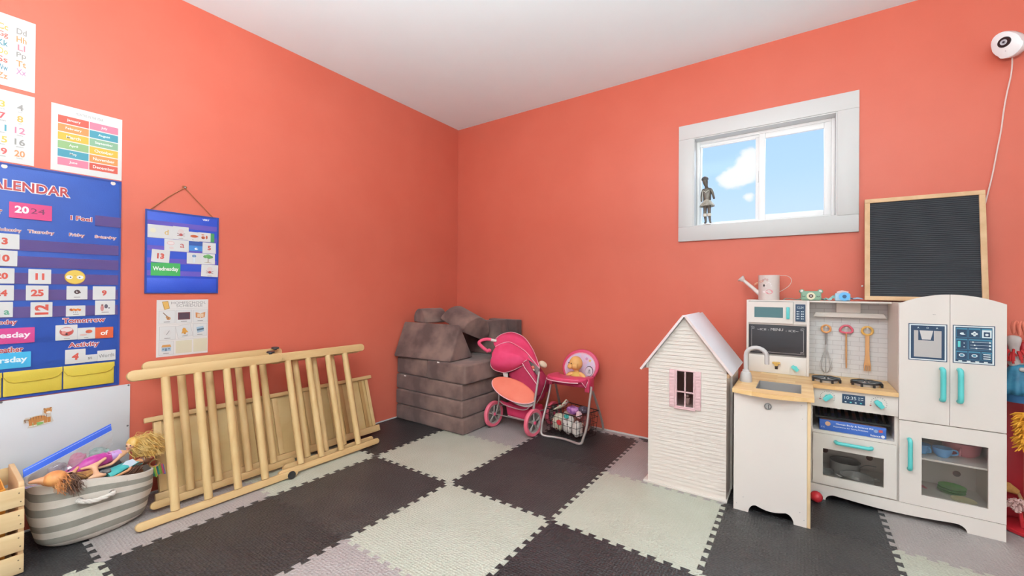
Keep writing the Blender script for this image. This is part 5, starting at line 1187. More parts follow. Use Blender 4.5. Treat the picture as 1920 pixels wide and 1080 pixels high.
# coral leg rest
c0, c1 = [Vector(v) for v in [(0.804, -0.500, 0.364), (1.124, -0.420, 0.254)]]
cc_ = (c0+c1)/2; u = (c1-c0).normalized(); v = Vector((0.16, 0.70, 0.70)); v = (v-u*u.dot(v)).normalized(); w = u.cross(v)
Rm = Matrix((u, v, w)).transposed().to_4x4(); La = (c1-c0).length/2
m = MB(); m.ell(cc_, (La, 0.078, 0.013), D_coral, Rm, 28, 10); lr = m.build('leg_rest', st)
m = MB(); m.tube([cc_ + u*(La*0.98*cos(t)) + v*(0.080*sin(t)) for t in [pi+pi*k/20 for k in range(21)]], 0.0034, D_pipe, 6); m.build('piping', lr)
m = MB(); m.ell(cc_ + u*0.06 - v*0.022 - w*0.012 + Vector((0, 0, -0.012)), (La*0.62, 0.05, 0.008), D_mesh, Rm, 20, 8); m.build('underside', lr)
# wheels: axle along X
def wheel(c, r, n):
    n = Vector(n).normalized(); c = Vector(c); M = Matrix.Translation(c) @ n.to_track_quat('Z', 'Y').to_matrix().to_4x4()
    m = MB(M); m.lathe([(r-0.024, -0.012), (r-0.006, -0.015), (r, -0.008), (r, 0.008), (r-0.006, 0.015), (r-0.024, 0.012), (r-0.024, -0.012)], D_tyre, 36); t_ = m.build('wheel', st)
    m = MB(M); m.lathe([(r-0.030, -0.009), (r-0.0235, -0.011), (r-0.0235, 0.011), (r-0.030, 0.009), (r-0.030, -0.009)], D_hub, 32)
    for k in range(5):
        a = 2*pi*k/5+0.3
        for da in (-0.10, 0.10): m.tube([(0.014*cos(a), 0.014*sin(a), 0.004), ((r-0.027)*cos(a+da), (r-0.027)*sin(a+da), 0.003)], 0.0045, D_hub, 6)
    m.cyl((0, 0, -0.010), (0, 0, 0.010), 0.016, D_hub, 18); rm_ = m.build('wheel_rim', t_)
    m = MB(M); m.cyl((0, 0, 0.0102), (0, 0, 0.020), 0.011, D_grip, 16); m.build('hub_cap', t_)
wn = (0.995, -0.10, 0)
WLc, WRc = (0.760, -0.422, 0.0955), (1.112, -0.428, 0.0965)
wheel(WLc, 0.095, wn); wheel(WRc, 0.096, wn); wheel((0.792, -0.125, 0.0875), 0.087, wn); wheel((1.092, -0.118, 0.0875), 0.087, wn)
m = MB(); m.tube([(0.778, -0.417, 0.096), (0.801, -0.415, 0.182), (0.801, -0.410, 0.264)], 0.006, D_tube, 8); m.tube([(1.118, -0.430, 0.099), (1.113, -0.430, 0.187), (1.126, -0.410, 0.326), (1.122, -0.370, 0.443)], 0.0085, D_tube, 10)
m.tube([(WLc[0], WLc[1]+0.002, 0.0955), (WRc[0], WRc[1], 0.0965)], 0.004, D_tube, 8); m.tube([(0.792, -0.125, 0.0875), (1.092, -0.118, 0.0875)], 0.004, D_tube, 8)
m.tube([(0.775, -0.41, 0.150), (0.80, -0.15, 0.13), (0.805, -0.126, 0.088)], 0.005, D_tube, 8); m.tube([(1.100, -0.42, 0.160), (1.085, -0.15, 0.13), (1.083, -0.120, 0.088)], 0.005, D_tube, 8)
m.build('frame', st)
P = [(0.820, -0.360, 0.173), (1.043, -0.360, 0.159), (1.057, -0.360, 0.074), (0.840, -0.360, 0.081)]
m = MB(); m.prism([(p[0], p[2]) for p in P], frame((0, -0.36, 0), (1, 0, 0), (0, 0, 1)), -0.18, 0.0, D_pink, 0.010); bk_ = m.build('under_basket', st)
m = MB(); m.tube(sm([(0.800, -0.400, 0.191), (0.838, -0.405, 0.174), (0.909, -0.410, 0.167), (0.993, -0.410, 0.162), (1.047, -0.410, 0.175), (1.075, -0.405, 0.209), (1.076, -0.400, 0.216)]), 0.0042, D_pipe, 8); m.tube([(0.854, -0.372, 0.086), (0.964, -0.372, 0.083), (1.051, -0.372, 0.079)], 0.003, D_pipe, 6); m.build('piping', bk_)
m = MB(); m.loft([sm([(0.797, -0.390, 0.196), (0.891, -0.385, 0.182), (0.994, -0.385, 0.184), (1.065, -0.390, 0.216)]), sm([(0.819, -0.400, 0.178), (0.902, -0.400, 0.164), (1.004, -0.400, 0.164), (1.072, -0.400, 0.204)])], D_pink); solid(m.build('basket_rim', bk_), 0.004)
m = MB(); m.tube(sm([(0.730, -0.420, 0.645), (0.695, -0.440, 0.648), (0.663, -0.470, 0.632), (0.674, -0.490, 0.615), (0.715, -0.490, 0.587), (0.740, -0.470, 0.563)]), 0.0125, D_grip, 10); hd_ = m.build('handle', st)
m = MB(); m.tube([(0.765, -0.400, 0.637), (0.725, -0.420, 0.644)], 0.010, M_tag, 10); m.build('handle_joint', hd_)
q = [(0.742, -0.460, 0.570)][0]; m = MB(); m.ell(q, (0.018, 0.016, 0.014), D_grip); m.build('grip_end', hd_)

# ================================================================== DOLL HIGH CHAIR, DOLL, WIRE BASKET OF DOLL CLOTHES
hc = thing('doll_high_chair', 'pink doll high chair with grey tube legs by the coral wall', 'doll high chair', (1.30, -0.2, 0))
H_tube = mat('silver_grey_tube', '#B0A5A1', 0.3, 0.5)
m = MB(); m.tube(smooth_curve([(1.176, -0.290, 0.385), (1.170, -0.305, 0.300), (1.164, -0.340, 0.200), (1.158, -0.375, 0.115), (1.154, -0.388, 0.050), (1.160, -0.394, 0.0200), (1.185, -0.394, 0.0095), (1.25, -0.378, 0.0095), (1.33, -0.372, 0.0095), (1.40, -0.386, 0.0095), (1.445, -0.396, 0.0105), (1.464, -0.392, 0.020), (1.470, -0.388, 0.040)] + [(1.491, -0.375, 0.127), (1.496, -0.355, 0.246), (1.505, -0.335, 0.384)], 5), 0.0085, H_tube, 10); m.build('leg_frame', hc)
m = MB(); m.tube(smooth_curve([(1.178, -0.255, 0.400), (1.150, -0.12, 0.18), (1.140, -0.055, 0.050), (1.150, -0.044, 0.0125), (1.19, -0.042, 0.0095), (1.30, -0.042, 0.0095), (1.42, -0.042, 0.0095), (1.462, -0.046, 0.0125), (1.472, -0.058, 0.05), (1.465, -0.12, 0.18), (1.452, -0.255, 0.400)], 5), 0.0085, H_tube, 10); m.build('leg_frame', hc)
H_pink = mottled('bright_pink_plastic', '#C9385C', '#CF4265', 8, 0.45); 
for a, b in (((1.165, -0.315, 0.350), (1.195, -0.235, 0.420)), ((1.448, -0.325, 0.335), (1.482, -0.235, 0.430))):
    m = MB(); m.box(a, b, H_pink, 0.008, 3); m.build('hinge_bracket', hc)
# seat back: an oval padded shell
bc = Vector([(1.342, -0.165, 0.471)][0]); Rb = Matrix.Rotation(radians(-14), 4, 'X') @ Matrix.Rotation(radians(6), 4, 'Z')
ov = []
for k in range(28):
    a = 2*pi*k/28; rx, rz = 0.136, 0.128
    x = rx*cos(a)*(1.0 - 0.10*(sin(a) < 0)*abs(sin(a))); z = rz*sin(a); ov.append((x + 0.010*sin(a), z))
Fb = Matrix.Translation(bc) @ Rb @ Matrix.Rotation(radians(90), 4, 'X')
m = MB(); m.prism(ov, Fb, -0.022, 0.006, H_pink, 0.008); bk2 = m.build('seat_back', hc)
m = MB(); m.prism([(x*0.83, z*0.83-0.006) for x, z in ov], Fb, 0.006, 0.011, mottled('printed_lilac_vinyl', '#D9AFC6', '#C9BBD2', 22, 0.5, lo=0.42, hi=0.58), 0.002); pn = m.build('printed_pad', bk2)
m = MB(); m.tube([Fb @ Vector((x*0.83, z*0.83-0.006, 0.0105)) for x, z in ov], 0.0032, D_pipe, 6, closed=True); m.build('piping', pn)
m = MB(); F3 = Fb @ Matrix.Translation((0, 0, 0.0115))
star = [((0.014 if k % 2 == 0 else 0.006)*cos(pi/2+pi*k/5)+0.070, (0.014 if k % 2 == 0 else 0.006)*sin(pi/2+pi*k/5)+0.052) for k in range(10)]
m.poly(F3, star, ink('#E0B94A')); m.disc(F3, (0.045, 0.062), 0.010, ink('#C98AB0'), 0.0, 12); m.disc(F3, (-0.066, 0.00), 0.012, ink('#8E93A8'), 0.0, 14, 0.009)
m.disc(F3, (0.072, -0.022), 0.030, ink('#5E4450'), 0.0, 18, 0.036); m.disc(F3, (0.070, -0.024), 0.027, ink('#D9C6CE'), 0.0002, 18, 0.032)
for k in range(5): m.poly(F3, [(0.062+0.005*k, -0.040), (0.064+0.005*k, -0.040), (0.071+0.002*k, -0.010), (0.069+0.002*k, -0.010)], ink('#6E5A62'), 0.0004)
m.build('printed_picture', pn)
m = MB(); m.box((1.190, -0.255, 0.375), (1.445, -0.150, 0.392), H_pink, 0.006); sb = m.build('seat', hc)
m = MB(); m.prism([(p[0], p[2]) for p in [(1.237, -0.345, 0.401), (1.424, -0.345, 0.410), (1.475, -0.345, 0.428), (1.464, -0.345, 0.369), (1.381, -0.345, 0.365), (1.233, -0.345, 0.367)]], frame((0, -0.345, 0), (1, 0, 0), (0, 0, 1)), -0.14, 0.0, D_deep, 0.008); ap = m.build('seat_skirt', hc)
m = MB(); m.tube([(1.424, -0.352, 0.419), (1.449, -0.356, 0.401), (1.473, -0.358, 0.377), (1.485, -0.350, 0.416)], 0.0026, D_pipe, 6); m.build('piping', ap)
tr = [(1.166, -0.330), (1.19, -0.378), (1.24, -0.404), (1.31, -0.412), (1.38, -0.404), (1.43, -0.380), (1.462, -0.330), (1.468, -0.250), (1.440, -0.215), (1.415, -0.255), (1.36, -0.290), (1.29, -0.290), (1.23, -0.262), (1.205, -0.215), (1.175, -0.245)]
m = MB(); m.prism(tr, Matrix.Translation((0, 0, 0)), 0.402, 0.428, H_pink, 0.009); ty = m.build('tray', hc)
m = MB(); m.tube(smooth_curve([(x, y-0.003 if y < -0.36 else y, 0.404) for x, y in tr[:6]], 4), 0.0036, D_pipe, 6); m.build('piping', ty)
# doll sitting in the high chair
dl = thing('baby_doll', 'bald baby doll sitting in the pink high chair with its head turned left', 'doll', (1.315, -0.235, 0.392))
M_skin = mottled('warm_doll_vinyl', '#D9A05C', '#E0AA68', 6, 0.5); M_dress = mottled('yellow_doll_shirt', '#CDA650', '#D5B05C', 20, 0.75)
hcn = Vector([(1.353, -0.258, 0.512)][0])
m = MB(); m.ell(hcn, (0.046, 0.046, 0.050), M_skin, None, 22, 16); m.ell(hcn+Vector((-0.036, -0.022, -0.022)), (0.016, 0.014, 0.014), M_skin); m.ell(hcn+Vector((0.010, -0.042, -0.014)), (0.022, 0.014, 0.020), M_skin)
m.ell(hcn+Vector((-0.028, -0.034, -0.020)), (0.020, 0.016, 0.018), M_skin); m.ell(hcn+Vector((-0.042, -0.022, -0.010)), (0.008, 0.007, 0.007), M_skin); m.ell(hcn+Vector((0.022, -0.038, -0.006)), (0.007, 0.006, 0.012), M_skin)
m.tube([hcn+Vector((0.004, 0, -0.040)), hcn+Vector((0.008, 0.0, -0.070))], 0.018, M_skin, 10)
m.ell(hcn+Vector((0.006, 0, -0.094)), (0.040, 0.028, 0.040), M_skin)
sh = hcn+Vector((0.008, -0.004, -0.070))
m.tube(smooth_curve([sh+Vector((-0.020, 0, 0.0)), sh+Vector((-0.052, -0.010, -0.010)), sh+Vector((-0.066, -0.016, -0.026)), sh+Vector((-0.058, -0.026, -0.036))], 4), [0.015]*5+[0.013]*5+[0.010]*3, M_skin, 10); m.tube(smooth_curve([sh+Vector((0.024, 0, 0.0)), sh+Vector((0.054, -0.010, -0.010)), sh+Vector((0.066, -0.016, -0.024)), sh+Vector((0.058, -0.026, -0.034))], 4), [0.015]*5+[0.013]*5+[0.010]*3, M_skin, 10)
m.tube([hcn+Vector((-0.012, -0.005, -0.112)), hcn+Vector((-0.020, -0.026, -0.114))], 0.012, M_skin, 10); m.tube([hcn+Vector((0.026, -0.005, -0.112)), hcn+Vector((0.034, -0.026, -0.114))], 0.012, M_skin, 10)
m.build('body', dl)
m = MB(); m.ell(hcn+Vector((0.006, -0.001, -0.093)), (0.043, 0.031, 0.041), M_dress); m.build('shirt', dl)
m = MB(); 
for a in ((-0.040, -0.030, 0.004), (-0.014, -0.046, 0.004)): m.ell(hcn+Vector(a), (0.0042, 0.0035, 0.0042), mat('doll_eye', '#3A2A22', 0.25))
m.build('eyes', dl)
m = MB(); m.ell(hcn+Vector((-0.040, -0.036, -0.026)), (0.007, 0.005, 0.0035), mat('doll_lip', '#B85A4A', 0.5)); m.build('mouth', dl)
# wire basket
wb_o = (1.304, -0.225, 0.002); wa = radians(-14)
wk = thing('wire_basket', 'black wire basket full of doll clothes under the pink high chair', 'wire basket', wb_o, wa)
M_wire = mat('black_wire', '#2E2626', 0.45, 0.4); Mk = rotz(wa, wb_o)
bw, bd, bh, sp = 0.132, 0.105, 0.175, 0.014
def ringz(z, k): return [(-bw-k, -bd-k, z), (bw+k, -bd-k, z), (bw+k, bd+k, z), (-bw-k, bd+k, z)]
m = MB(Mk); m.tube(ringz(bh, sp), 0.0036, M_wire, 8, closed=True); m.build('rim', wk)
m = MB(Mk)
for i in range(4): m.tube(ringz(0.0035+i*0.043, sp*i/4), 0.0016, M_wire, 6, closed=True)
for i in range(8):
    x = -bw+2*bw*i/7
    for s_ in (-1, 1): m.tube([(x, s_*bd, 0.0035), (x*(1+sp/bw), s_*(bd+sp), bh)], 0.0016, M_wire, 6)
    m.tube([(x, -bd, 0.0035), (x, bd, 0.0035)], 0.0016, M_wire, 6)
for i in range(1, 6):
    y = -bd+2*bd*i/6
    for s_ in (-1, 1): m.tube([(s_*bw, y, 0.0035), (s_*(bw+sp), y*(1+sp/bd), bh)], 0.0016, M_wire, 6)
m.build('wire_mesh', wk)
def cloth(lab, c, r, mt, seed, rot=0.0, print_=None, name='doll_clothing', grp='doll clothes in the wire basket'):
    """crumpled piece of cloth: a folded, dented lump"""
    r = [q*0.86 for q in r]; rn = random.Random(seed); M = Mk @ Matrix.Translation(c) @ Matrix.Rotation(rot, 4, 'Z'); vs = []; fs = []; S, Rn = 22, 14
    off = Vector((rn.uniform(0, 50), rn.uniform(0, 50), rn.uniform(0, 50)))
    for i in range(Rn+1):
        t = pi*i/Rn
        for k in range(S):
            a = 2*pi*k/S; d = Vector((sin(t)*cos(a), sin(t)*sin(a), cos(t)))
            d2 = Vector([math.copysign(abs(q)**0.75, q) for q in d])
            q = 1 + 0.22*noise.noise(d*2.2+off) + 0.14*noise.noise(d*5+off)
            vs.append((d2.x*r[0]*q, d2.y*r[1]*q, d2.z*r[2]*q))
    for i in range(Rn):
        for k in range(S): fs.append((i*S+k, (i+1)*S+k, (i+1)*S+(k+1) % S, i*S+(k+1) % S))
    m = MB(); m.add(vs, fs, mt, True, M); o = solo(name, m, lab, 'doll clothes', M.translation, grp); return o
def spotted(name, base, spot, scale, thr=0.22):
    if name in MATS: return MATS[name]
    m = mat(name, base, 0.85); n, l, b = nodes(m); v = coords(m); vo = n.new('ShaderNodeTexVoronoi'); vo.inputs['Scale'].default_value = scale; l.new(v, vo.inputs[0])
    r = n.new('ShaderNodeValToRGB'); r.color_ramp.interpolation = 'CONSTANT'; r.color_ramp.elements[0].color = lin(spot); r.color_ramp.elements[1].position = thr; r.color_ramp.elements[1].color = lin(base)
    l.new(vo.outputs['Distance'], r.inputs[0]); l.new(r.outputs[0], b.inputs['Base Color']); return m
cloth('cream cloth printed with red dots at the front left of the wire basket', (-0.074, -0.052, 0.078), (0.050, 0.042, 0.066), spotted('cream_dot_cloth', '#DCD0B8', '#A8463C', 26, 0.2), 3)
cloth('white printed doll garment in the middle front of the wire basket', (0.020, -0.055, 0.080), (0.048, 0.040, 0.066), spotted('white_print_cloth', '#DED5CC', '#9C8A84', 30, 0.2), 5)
cloth('white doll garment at the front right corner of the wire basket', (0.098, -0.048, 0.068), (0.032, 0.042, 0.058), spotted('white_print_cloth2', '#DAD0C8', '#B0A09A', 40, 0.2), 7)
cloth('patterned dark red cloth at the back right of the wire basket', (0.078, 0.045, 0.080), (0.050, 0.048, 0.070), spotted('dark_red_cloth', '#7A3A38', '#D8C0A4', 34, 0.25), 11)
cloth('pale cloth at the back left of the wire basket', (-0.060, 0.048, 0.080), (0.062, 0.045, 0.068), mottled('pale_pink_cloth', '#D9BFB2', '#D2B4A6', 20, 0.85), 13)
cloth('purple and pink doll dress lying on top of the wire basket', (0.022, 0.0, 0.172), (0.058, 0.042, 0.030), mottled('violet_cloth', '#8A4E93', '#C07FB4', 34, 0.8, lo=0.42, hi=0.58), 17)
cloth('turquoise doll sock on the front rim of the wire basket', (0.040, -0.098, 0.150), (0.020, 0.012, 0.016), mottled('turquoise_cloth', '#3FB0A6', '#48BAB0', 20, 0.8), 19)
cloth('pale pink doll hat at the right of the purple dress', (0.098, -0.035, 0.162), (0.020, 0.022, 0.028), mottled('baby_pink_cloth', '#DDAFB4', '#E2B8BC', 20, 0.8), 23)
cloth('dark patterned doll garment at the back of the basket top', (0.085, 0.028, 0.182), (0.040, 0.036, 0.028), spotted('dark_mix_cloth', '#4A3A46', '#A9B4BE', 46, 0.2), 29)
cloth('red doll bow in the middle of the basket front', (-0.010, -0.1185, 0.100), (0.022, 0.008, 0.020), mottled('red_cloth', '#B92A2E', '#C43438', 14, 0.7), 31)
m = MB(); Pq = [Mk @ Vector(p) for p in ((-0.125, -0.075, 0.150), (-0.085, -0.085, 0.172), (-0.045, -0.055, 0.205), (-0.018, -0.035, 0.246), (-0.022, 0.002, 0.222), (-0.060, -0.005, 0.180), (-0.105, -0.01, 0.160))]
m.add(Pq, [(0, 1, 6), (1, 5, 6), (1, 2, 5), (2, 4, 5), (2, 3, 4)], MATS['cream_dot_cloth'], True)
o = solo('doll_clothing', m, 'cream cloth corner standing up at the top left of the wire basket', 'doll clothes', Pq[0], 'doll clothes in the wire basket'); solid(o, 0.006)

# ================================================================== DOLLHOUSE
h0 = Vector((1.974, -0.652, 0.0)); ha = radians(0.4)
dh = thing('dollhouse', 'tall white clapboard dollhouse with a pink window next to the toy kitchen', 'dollhouse', h0, ha)
Mh = rotz(ha, h0)                       # local: x across the gable front, y into depth, z up
def clap():
    m = mat('white_clapboard', '#D5C9BF', 0.55); n, l, b = nodes(m); v = coords(m); sp_ = n.new('ShaderNodeSeparateXYZ'); l.new(v, sp_.inputs[0])
    mu = n.new('ShaderNodeMath'); mu.operation = 'MULTIPLY'; mu.inputs[1].default_value = 1/0.0185; l.new(sp_.outputs['Z'], mu.inputs[0])
    fr = n.new('ShaderNodeMath'); fr.operation = 'FRACT'; l.new(mu.outputs[0], fr.inputs[0])
    bp = n.new('ShaderNodeBump'); bp.inputs['Strength'].default_value = 0.05; bp.inputs['Distance'].default_value = 0.001; bp.invert = True; l.new(fr.outputs[0], bp.inputs['Height']); l.new(bp.outputs[0], b.inputs['Normal'])
    no = n.new('ShaderNodeTexNoise'); no.inputs['Scale'].default_value = 5; l.new(v, no.inputs[0]); r = n.new('ShaderNodeValToRGB'); r.color_ramp.elements[0].color = lin('#D3C6BC'); r.color_ramp.elements[1].color = lin('#D9CDC3'); l.new(no.outputs[0], r.inputs[0]); l.new(r.outputs[0], b.inputs['Base Color'])
    return m
H_clap = clap(); H_plain = mottled('white_dollhouse_board', '#D6CAC1', '#DACFC6', 4, 0.5); H_roof = mottled('white_roof_board', '#DEDADE', '#E2DEE2', 4, 0.45); H_pk = mottled('pale_pink_trim', '#D9AEB0', '#DDB6B8', 6, 0.45); H_in = mottled('pink_room_wall', '#D0A098', '#D6A8A0', 3, 0.7)
W_, D_, E_, A_ = 0.374, 0.400, 0.640, 0.888; ax_ = 0.182
wx0, wx1, wz0_, wz1_ = 0.141, 0.228, 0.432, 0.611
m = MB(Mh); Ff = frame((0, 0, 0), (1, 0, 0), (0, 0, 1))       # w = -y
th = 0.010
zz = lambda x: E_+(A_-E_)*x/ax_ if x <= ax_ else E_+(A_-E_)*(W_-x)/(W_-ax_)
for poly in ([(0, 0.012), (wx0, 0.012), (wx0, zz(wx0)), (0, E_)], [(wx1, 0.012), (W_, 0.012), (W_, E_), (wx1, zz(wx1))], [(wx0, 0.012), (wx1, 0.012), (wx1, wz0_), (wx0, wz0_)], [(wx0, wz1_), (wx1, wz1_), (wx1, zz(wx1)), (ax_, A_), (wx0, zz(wx0))]):
    m.prism(poly, Ff, -th, 0.0, H_clap)
    zlo, zhi = 0.012, A_; rh = 0.0188
    for i_ in range(int((zhi-zlo)/rh)+1):                 # overlapping boards, each standing proud at its lower edge
        za, zb = zlo+i_*rh, min(zhi, zlo+(i_+1)*rh)
        pc = clip_poly(clip_poly(list(poly), 1, za, False), 1, zb, True)
        if len(pc) < 3: continue
        out = 0.0030
        m.add([(p_[0], -out*(1-(p_[1]-za)/rh)-0.0002, p_[1]) for p_ in pc], [tuple(range(len(pc)))], H_clap)
        lo_ = [p_[0] for p_ in pc if abs(p_[1]-za) < 1e-6]
        if len(lo_) >= 2:
            a_, b_ = min(lo_), max(lo_); m.add([(a_, -out-0.0002, za), (b_, -out-0.0002, za), (b_, 0.0, za), (a_, 0.0, za)], [(0, 1, 2, 3)], H_clap)
m.build('gable_wall', dh)
m = MB(Mh); m.prism([(0, 0.012), (W_, 0.012), (W_, E_), (ax_, A_), (0, E_)], Ff, -D_, -D_+th, H_clap); m.build('gable_wall', dh)
m = MB(Mh); m.box((0, th+0.0002, 0.012), (th, D_-th-0.0002, E_-0.002), H_plain); m.build('side_wall', dh)
m = MB(Mh); m.box((W_-th, th+0.0002, 0.012), (W_, 0.14, E_-0.002), H_plain); m.box((W_-th+0.002, 0.142, 0.012), (W_+0.010, D_-th-0.0002, E_-0.02), H_plain); m.build('hinged_front', dh)
m = MB(Mh); m.box((-0.022, -0.012, 0.0), (W_+0.006, D_+0.004, 0.012), H_plain, 0.002); m.build('base', dh)
m = MB(Mh); m.box((th, th, 0.40), (W_-th-0.0005, D_-th-0.0005, 0.408), H_in); m.box((th, D_-th-0.004, 0.408), (W_-th-0.0005, D_-th-0.0005, E_), H_in); m.build('room', dh)
m = MB(Mh)
for q in ((0.165, 0.15), (0.205, 0.20)): m.box((q[0]-0.010, q[1]-0.008, 0.4082), (q[0]+0.010, q[1]+0.008, 0.442), H_in, 0.002); m.ell((q[0], q[1], 0.452), 0.009, H_in)
m.build('furniture', dh)
def roof(x0, z0, x1, z1, name):
    d = Vector((x1-x0, z1-z0)).normalized(); n_ = Vector((-d.y, d.x)) if x0 < x1 else Vector((d.y, -d.x))
    if n_.y < 0: n_ = -n_
    t = 0.011; p = [(x0, z0), (x1, z1), (x1+n_.x*t, z1+n_.y*t), (x0+n_.x*t, z0+n_.y*t)]
    m = MB(Mh); m.prism(p, Ff, -D_-0.02, 0.022, H_roof, 0.001); r_ = m.build(name, dh)
    m = MB(Mh); m.prism([(a+n_.x*0.0, b) for a, b in p], Ff, 0.0222, 0.0262, mat('faded_pink_edge', '#E3CFCB', 0.5)); m.build('roof_edge', r_)
sl = (A_-E_)/ax_; sr = (A_-E_)/(W_-ax_)
roof(-0.032, E_-0.032*sl+0.003, ax_, A_+0.003, 'roof'); roof(W_+0.022, E_-0.022*sr+0.003, ax_+0.001, A_+0.003, 'roof')
# eave board under the roof on the right and small corner trim on the left
m = MB(Mh); m.box((W_+0.0005, 0.0, E_-0.040), (W_+0.012, D_-0.012, E_-0.020), wood('eave_wood', '#C9A27E', '#D4B08C', (8, 8, 8)), 0.001); m.build('eave_trim', dh); m = MB(Mh); m.box((-0.012, -0.004, E_-0.030), (-0.0005, 0.0, E_+0.002), H_plain); m.build('eave_trim', dh)
wn_ = None
m = MB(Mh)
for a, b in (((wx0-0.004, wz0_-0.006), (wx1+0.004, wz0_)), ((wx0-0.004, wz1_), (wx1+0.004, wz1_+0.006)), ((wx0-0.004, wz0_), (wx0+0.004, wz1_)), ((wx1-0.004, wz0_), (wx1+0.004, wz1_))): m.box((a[0], -0.0085, a[1]), (b[0], 0.006, b[1]), H_pk, 0.0008)
xm = (wx0+wx1)/2; m.box((xm-0.003, -0.004, wz0_), (xm+0.003, 0.003, wz1_), H_pk); zm = 0.505; m.box((wx0, -0.0032, zm-0.003), (wx1, 0.0028, zm+0.003), H_pk)
wf = m.build('window_frame', dh)
m = MB(Mh); m.box((wx0-0.008, -0.013, wz0_-0.014), (wx1+0.008, -0.0035, wz0_-0.0065), H_pk, 0.001); m.build('sill', wf)
for a, b in ((wx0-0.032, wx0-0.0045), (wx1+0.0045, wx1+0.032)):
    m = MB(Mh); m.box((a, -0.0095, wz0_-0.008), (b, -0.0034, wz1_+0.006), H_pk, 0.001)
    for i in range(11): m.box((a+0.004, -0.011, wz0_+0.004+i*0.0155), (b-0.004, -0.0093, wz0_+0.013+i*0.0155), H_pk)
    m.build('shutter', dh)
# ================================================================== WOODEN CLIMBER leaning on the left wall
CW = wood('pine_wood', '#C6A06C', '#D6B482', (7, 7, 1.2), 3, 0.5); CWy = wood('pine_rail', '#C29B69', '#D2AE7C', (7, 1.2, 7), 3, 0.5)
PLY = wood('birch_ply', '#C2A06A', '#CEB07E', (4, 1.5, 2.5), 2.5, 0.5); PLY2 = wood('ply_batten', '#A67E4C', '#B58D5B', (6, 6, 1.5), 3, 0.5)
cl = thing('climbing_frame', 'folded wooden climbing frame of pine ladders lying on its side along the left wall', 'climbing frame', (0.3, -1.78, 0))
def rail(p0, p1, up, wd, th):
    """flat rail with rounded ends; wd along 'up'"""
    p0 = Vector(p0); p1 = Vector(p1); d = (p1-p0).normalized(); L_ = (p1-p0).length; M = frame(p0, d, up); r = wd/2
    P = [(r-r*sin(pi*k/8) if False else r+r*cos(pi/2+pi*k/8), r*sin(pi/2+pi*k/8)) for k in range(9)] + [(L_-r+r*cos(-pi/2+pi*k/8), r*sin(-pi/2+pi*k/8)) for k in range(9)]
    m = MB(); m.prism(P, M, -th/2, th/2, CWy, 0.003); return m.build('rail', cl)
def ladder(yb, yt, xb, xt, zb, zt3, ys, y_off):
    up = Vector((xt-xb, 0, zt3-zb)).normalized()
    rail((xb, yb[0], zb), (xb, yb[1], zb), up, 0.034, 0.020); rail((xt, yt[0], zt3), (xt, yt[1], zt3), up, 0.048, 0.022)
    for y in ys:
        m = MB(); a = Vector((xb, y, zb))+up*0.019; b = Vector((xt, y+y_off, zt3))-up*0.022
        m.tube([a, a+(b-a)*0.5, b], [0.0175, 0.0185, 0.0175], CW, 12); m.build('rung', cl)
ladder((-2.375, -1.700), (-2.372, -1.712), 0.392, 0.232, 0.022, 0.628, (-2.238, -2.113, -1.989, -1.864), 0)
ladder((-1.790, -1.150), (-1.795, -1.150), 0.365, 0.196, 0.026, 0.622, (-1.663, -1.542, -1.416, -1.298), 0)
ladder((-2.290, -1.640), (-2.285, -1.640), 0.246, 0.084, 0.032, 0.640, (-2.136, -2.018, -1.879, -1.754), 0)
ladder((-1.735, -1.150), (-1.740, -1.140), 0.303, 0.140, 0.026, 0.606, (-1.592, -1.477, -1.358, -1.257), 0)
for p, ax in (((0.215, -1.764, 0.657), (0.1, 0, 1)), ((0.112, -1.690, 0.664), (0.1, 0, 1)), ((0.409, -1.742, 0.0225), (1, 0, 0))):
    p = Vector(p); ax = Vector(ax).normalized(); m = MB()
    m.cyl(p-ax*0.006, p+ax*0.003, 0.009, K_black, 12); m.cyl(p+ax*0.003, p+ax*0.010, 0.021, K_black, 14, 0.019)
    m.build('knob', cl)
rb = thing('ramp_board', 'plywood ramp board with battens leaning on the wall behind the wooden climbing frame', 'ramp board', (0.16, -1.63, 0))
pb, pt = Vector((0.176, 0, 0.030)), Vector((0.060, 0, 0.385)); upb = (pt-pb).normalized(); Fp = frame((pb.x, -2.238, pb.z), (0, 1, 0), upb); hp = (pt-pb).length
m = MB(); m.box((0, 0, -0.006), (1.205, hp, 0.006), PLY, 0.001, M=Fp); m.build('panel', rb)
for i, (x, w_) in enumerate(((0.0, 0.030), (0.215, 0.026), (0.325, 0.030), (0.435, 0.026), (0.545, 0.030), (0.650, 0.030), (0.735, 0.026), (0.815, 0.028), (0.895, 0.026), (0.975, 0.028), (1.055, 0.026), (1.130, 0.026), (1.180, 0.025))):
    m = MB(); m.box((x, 0.028, 0.0062), (x+w_, hp-0.022, 0.0160), PLY2 if i % 2 else CW, 0.002, M=Fp); m.build('batten', rb)
m = MB(); m.box((-0.035, hp-0.020, 0.0063), (1.235, hp+0.004, 0.026), CWy, 0.004, M=Fp); m.build('edge_rail', rb)
m = MB(); m.box((-0.020, -0.016, 0.0063), (1.228, 0.026, 0.026), CWy, 0.004, M=Fp); m.build('edge_rail', rb)

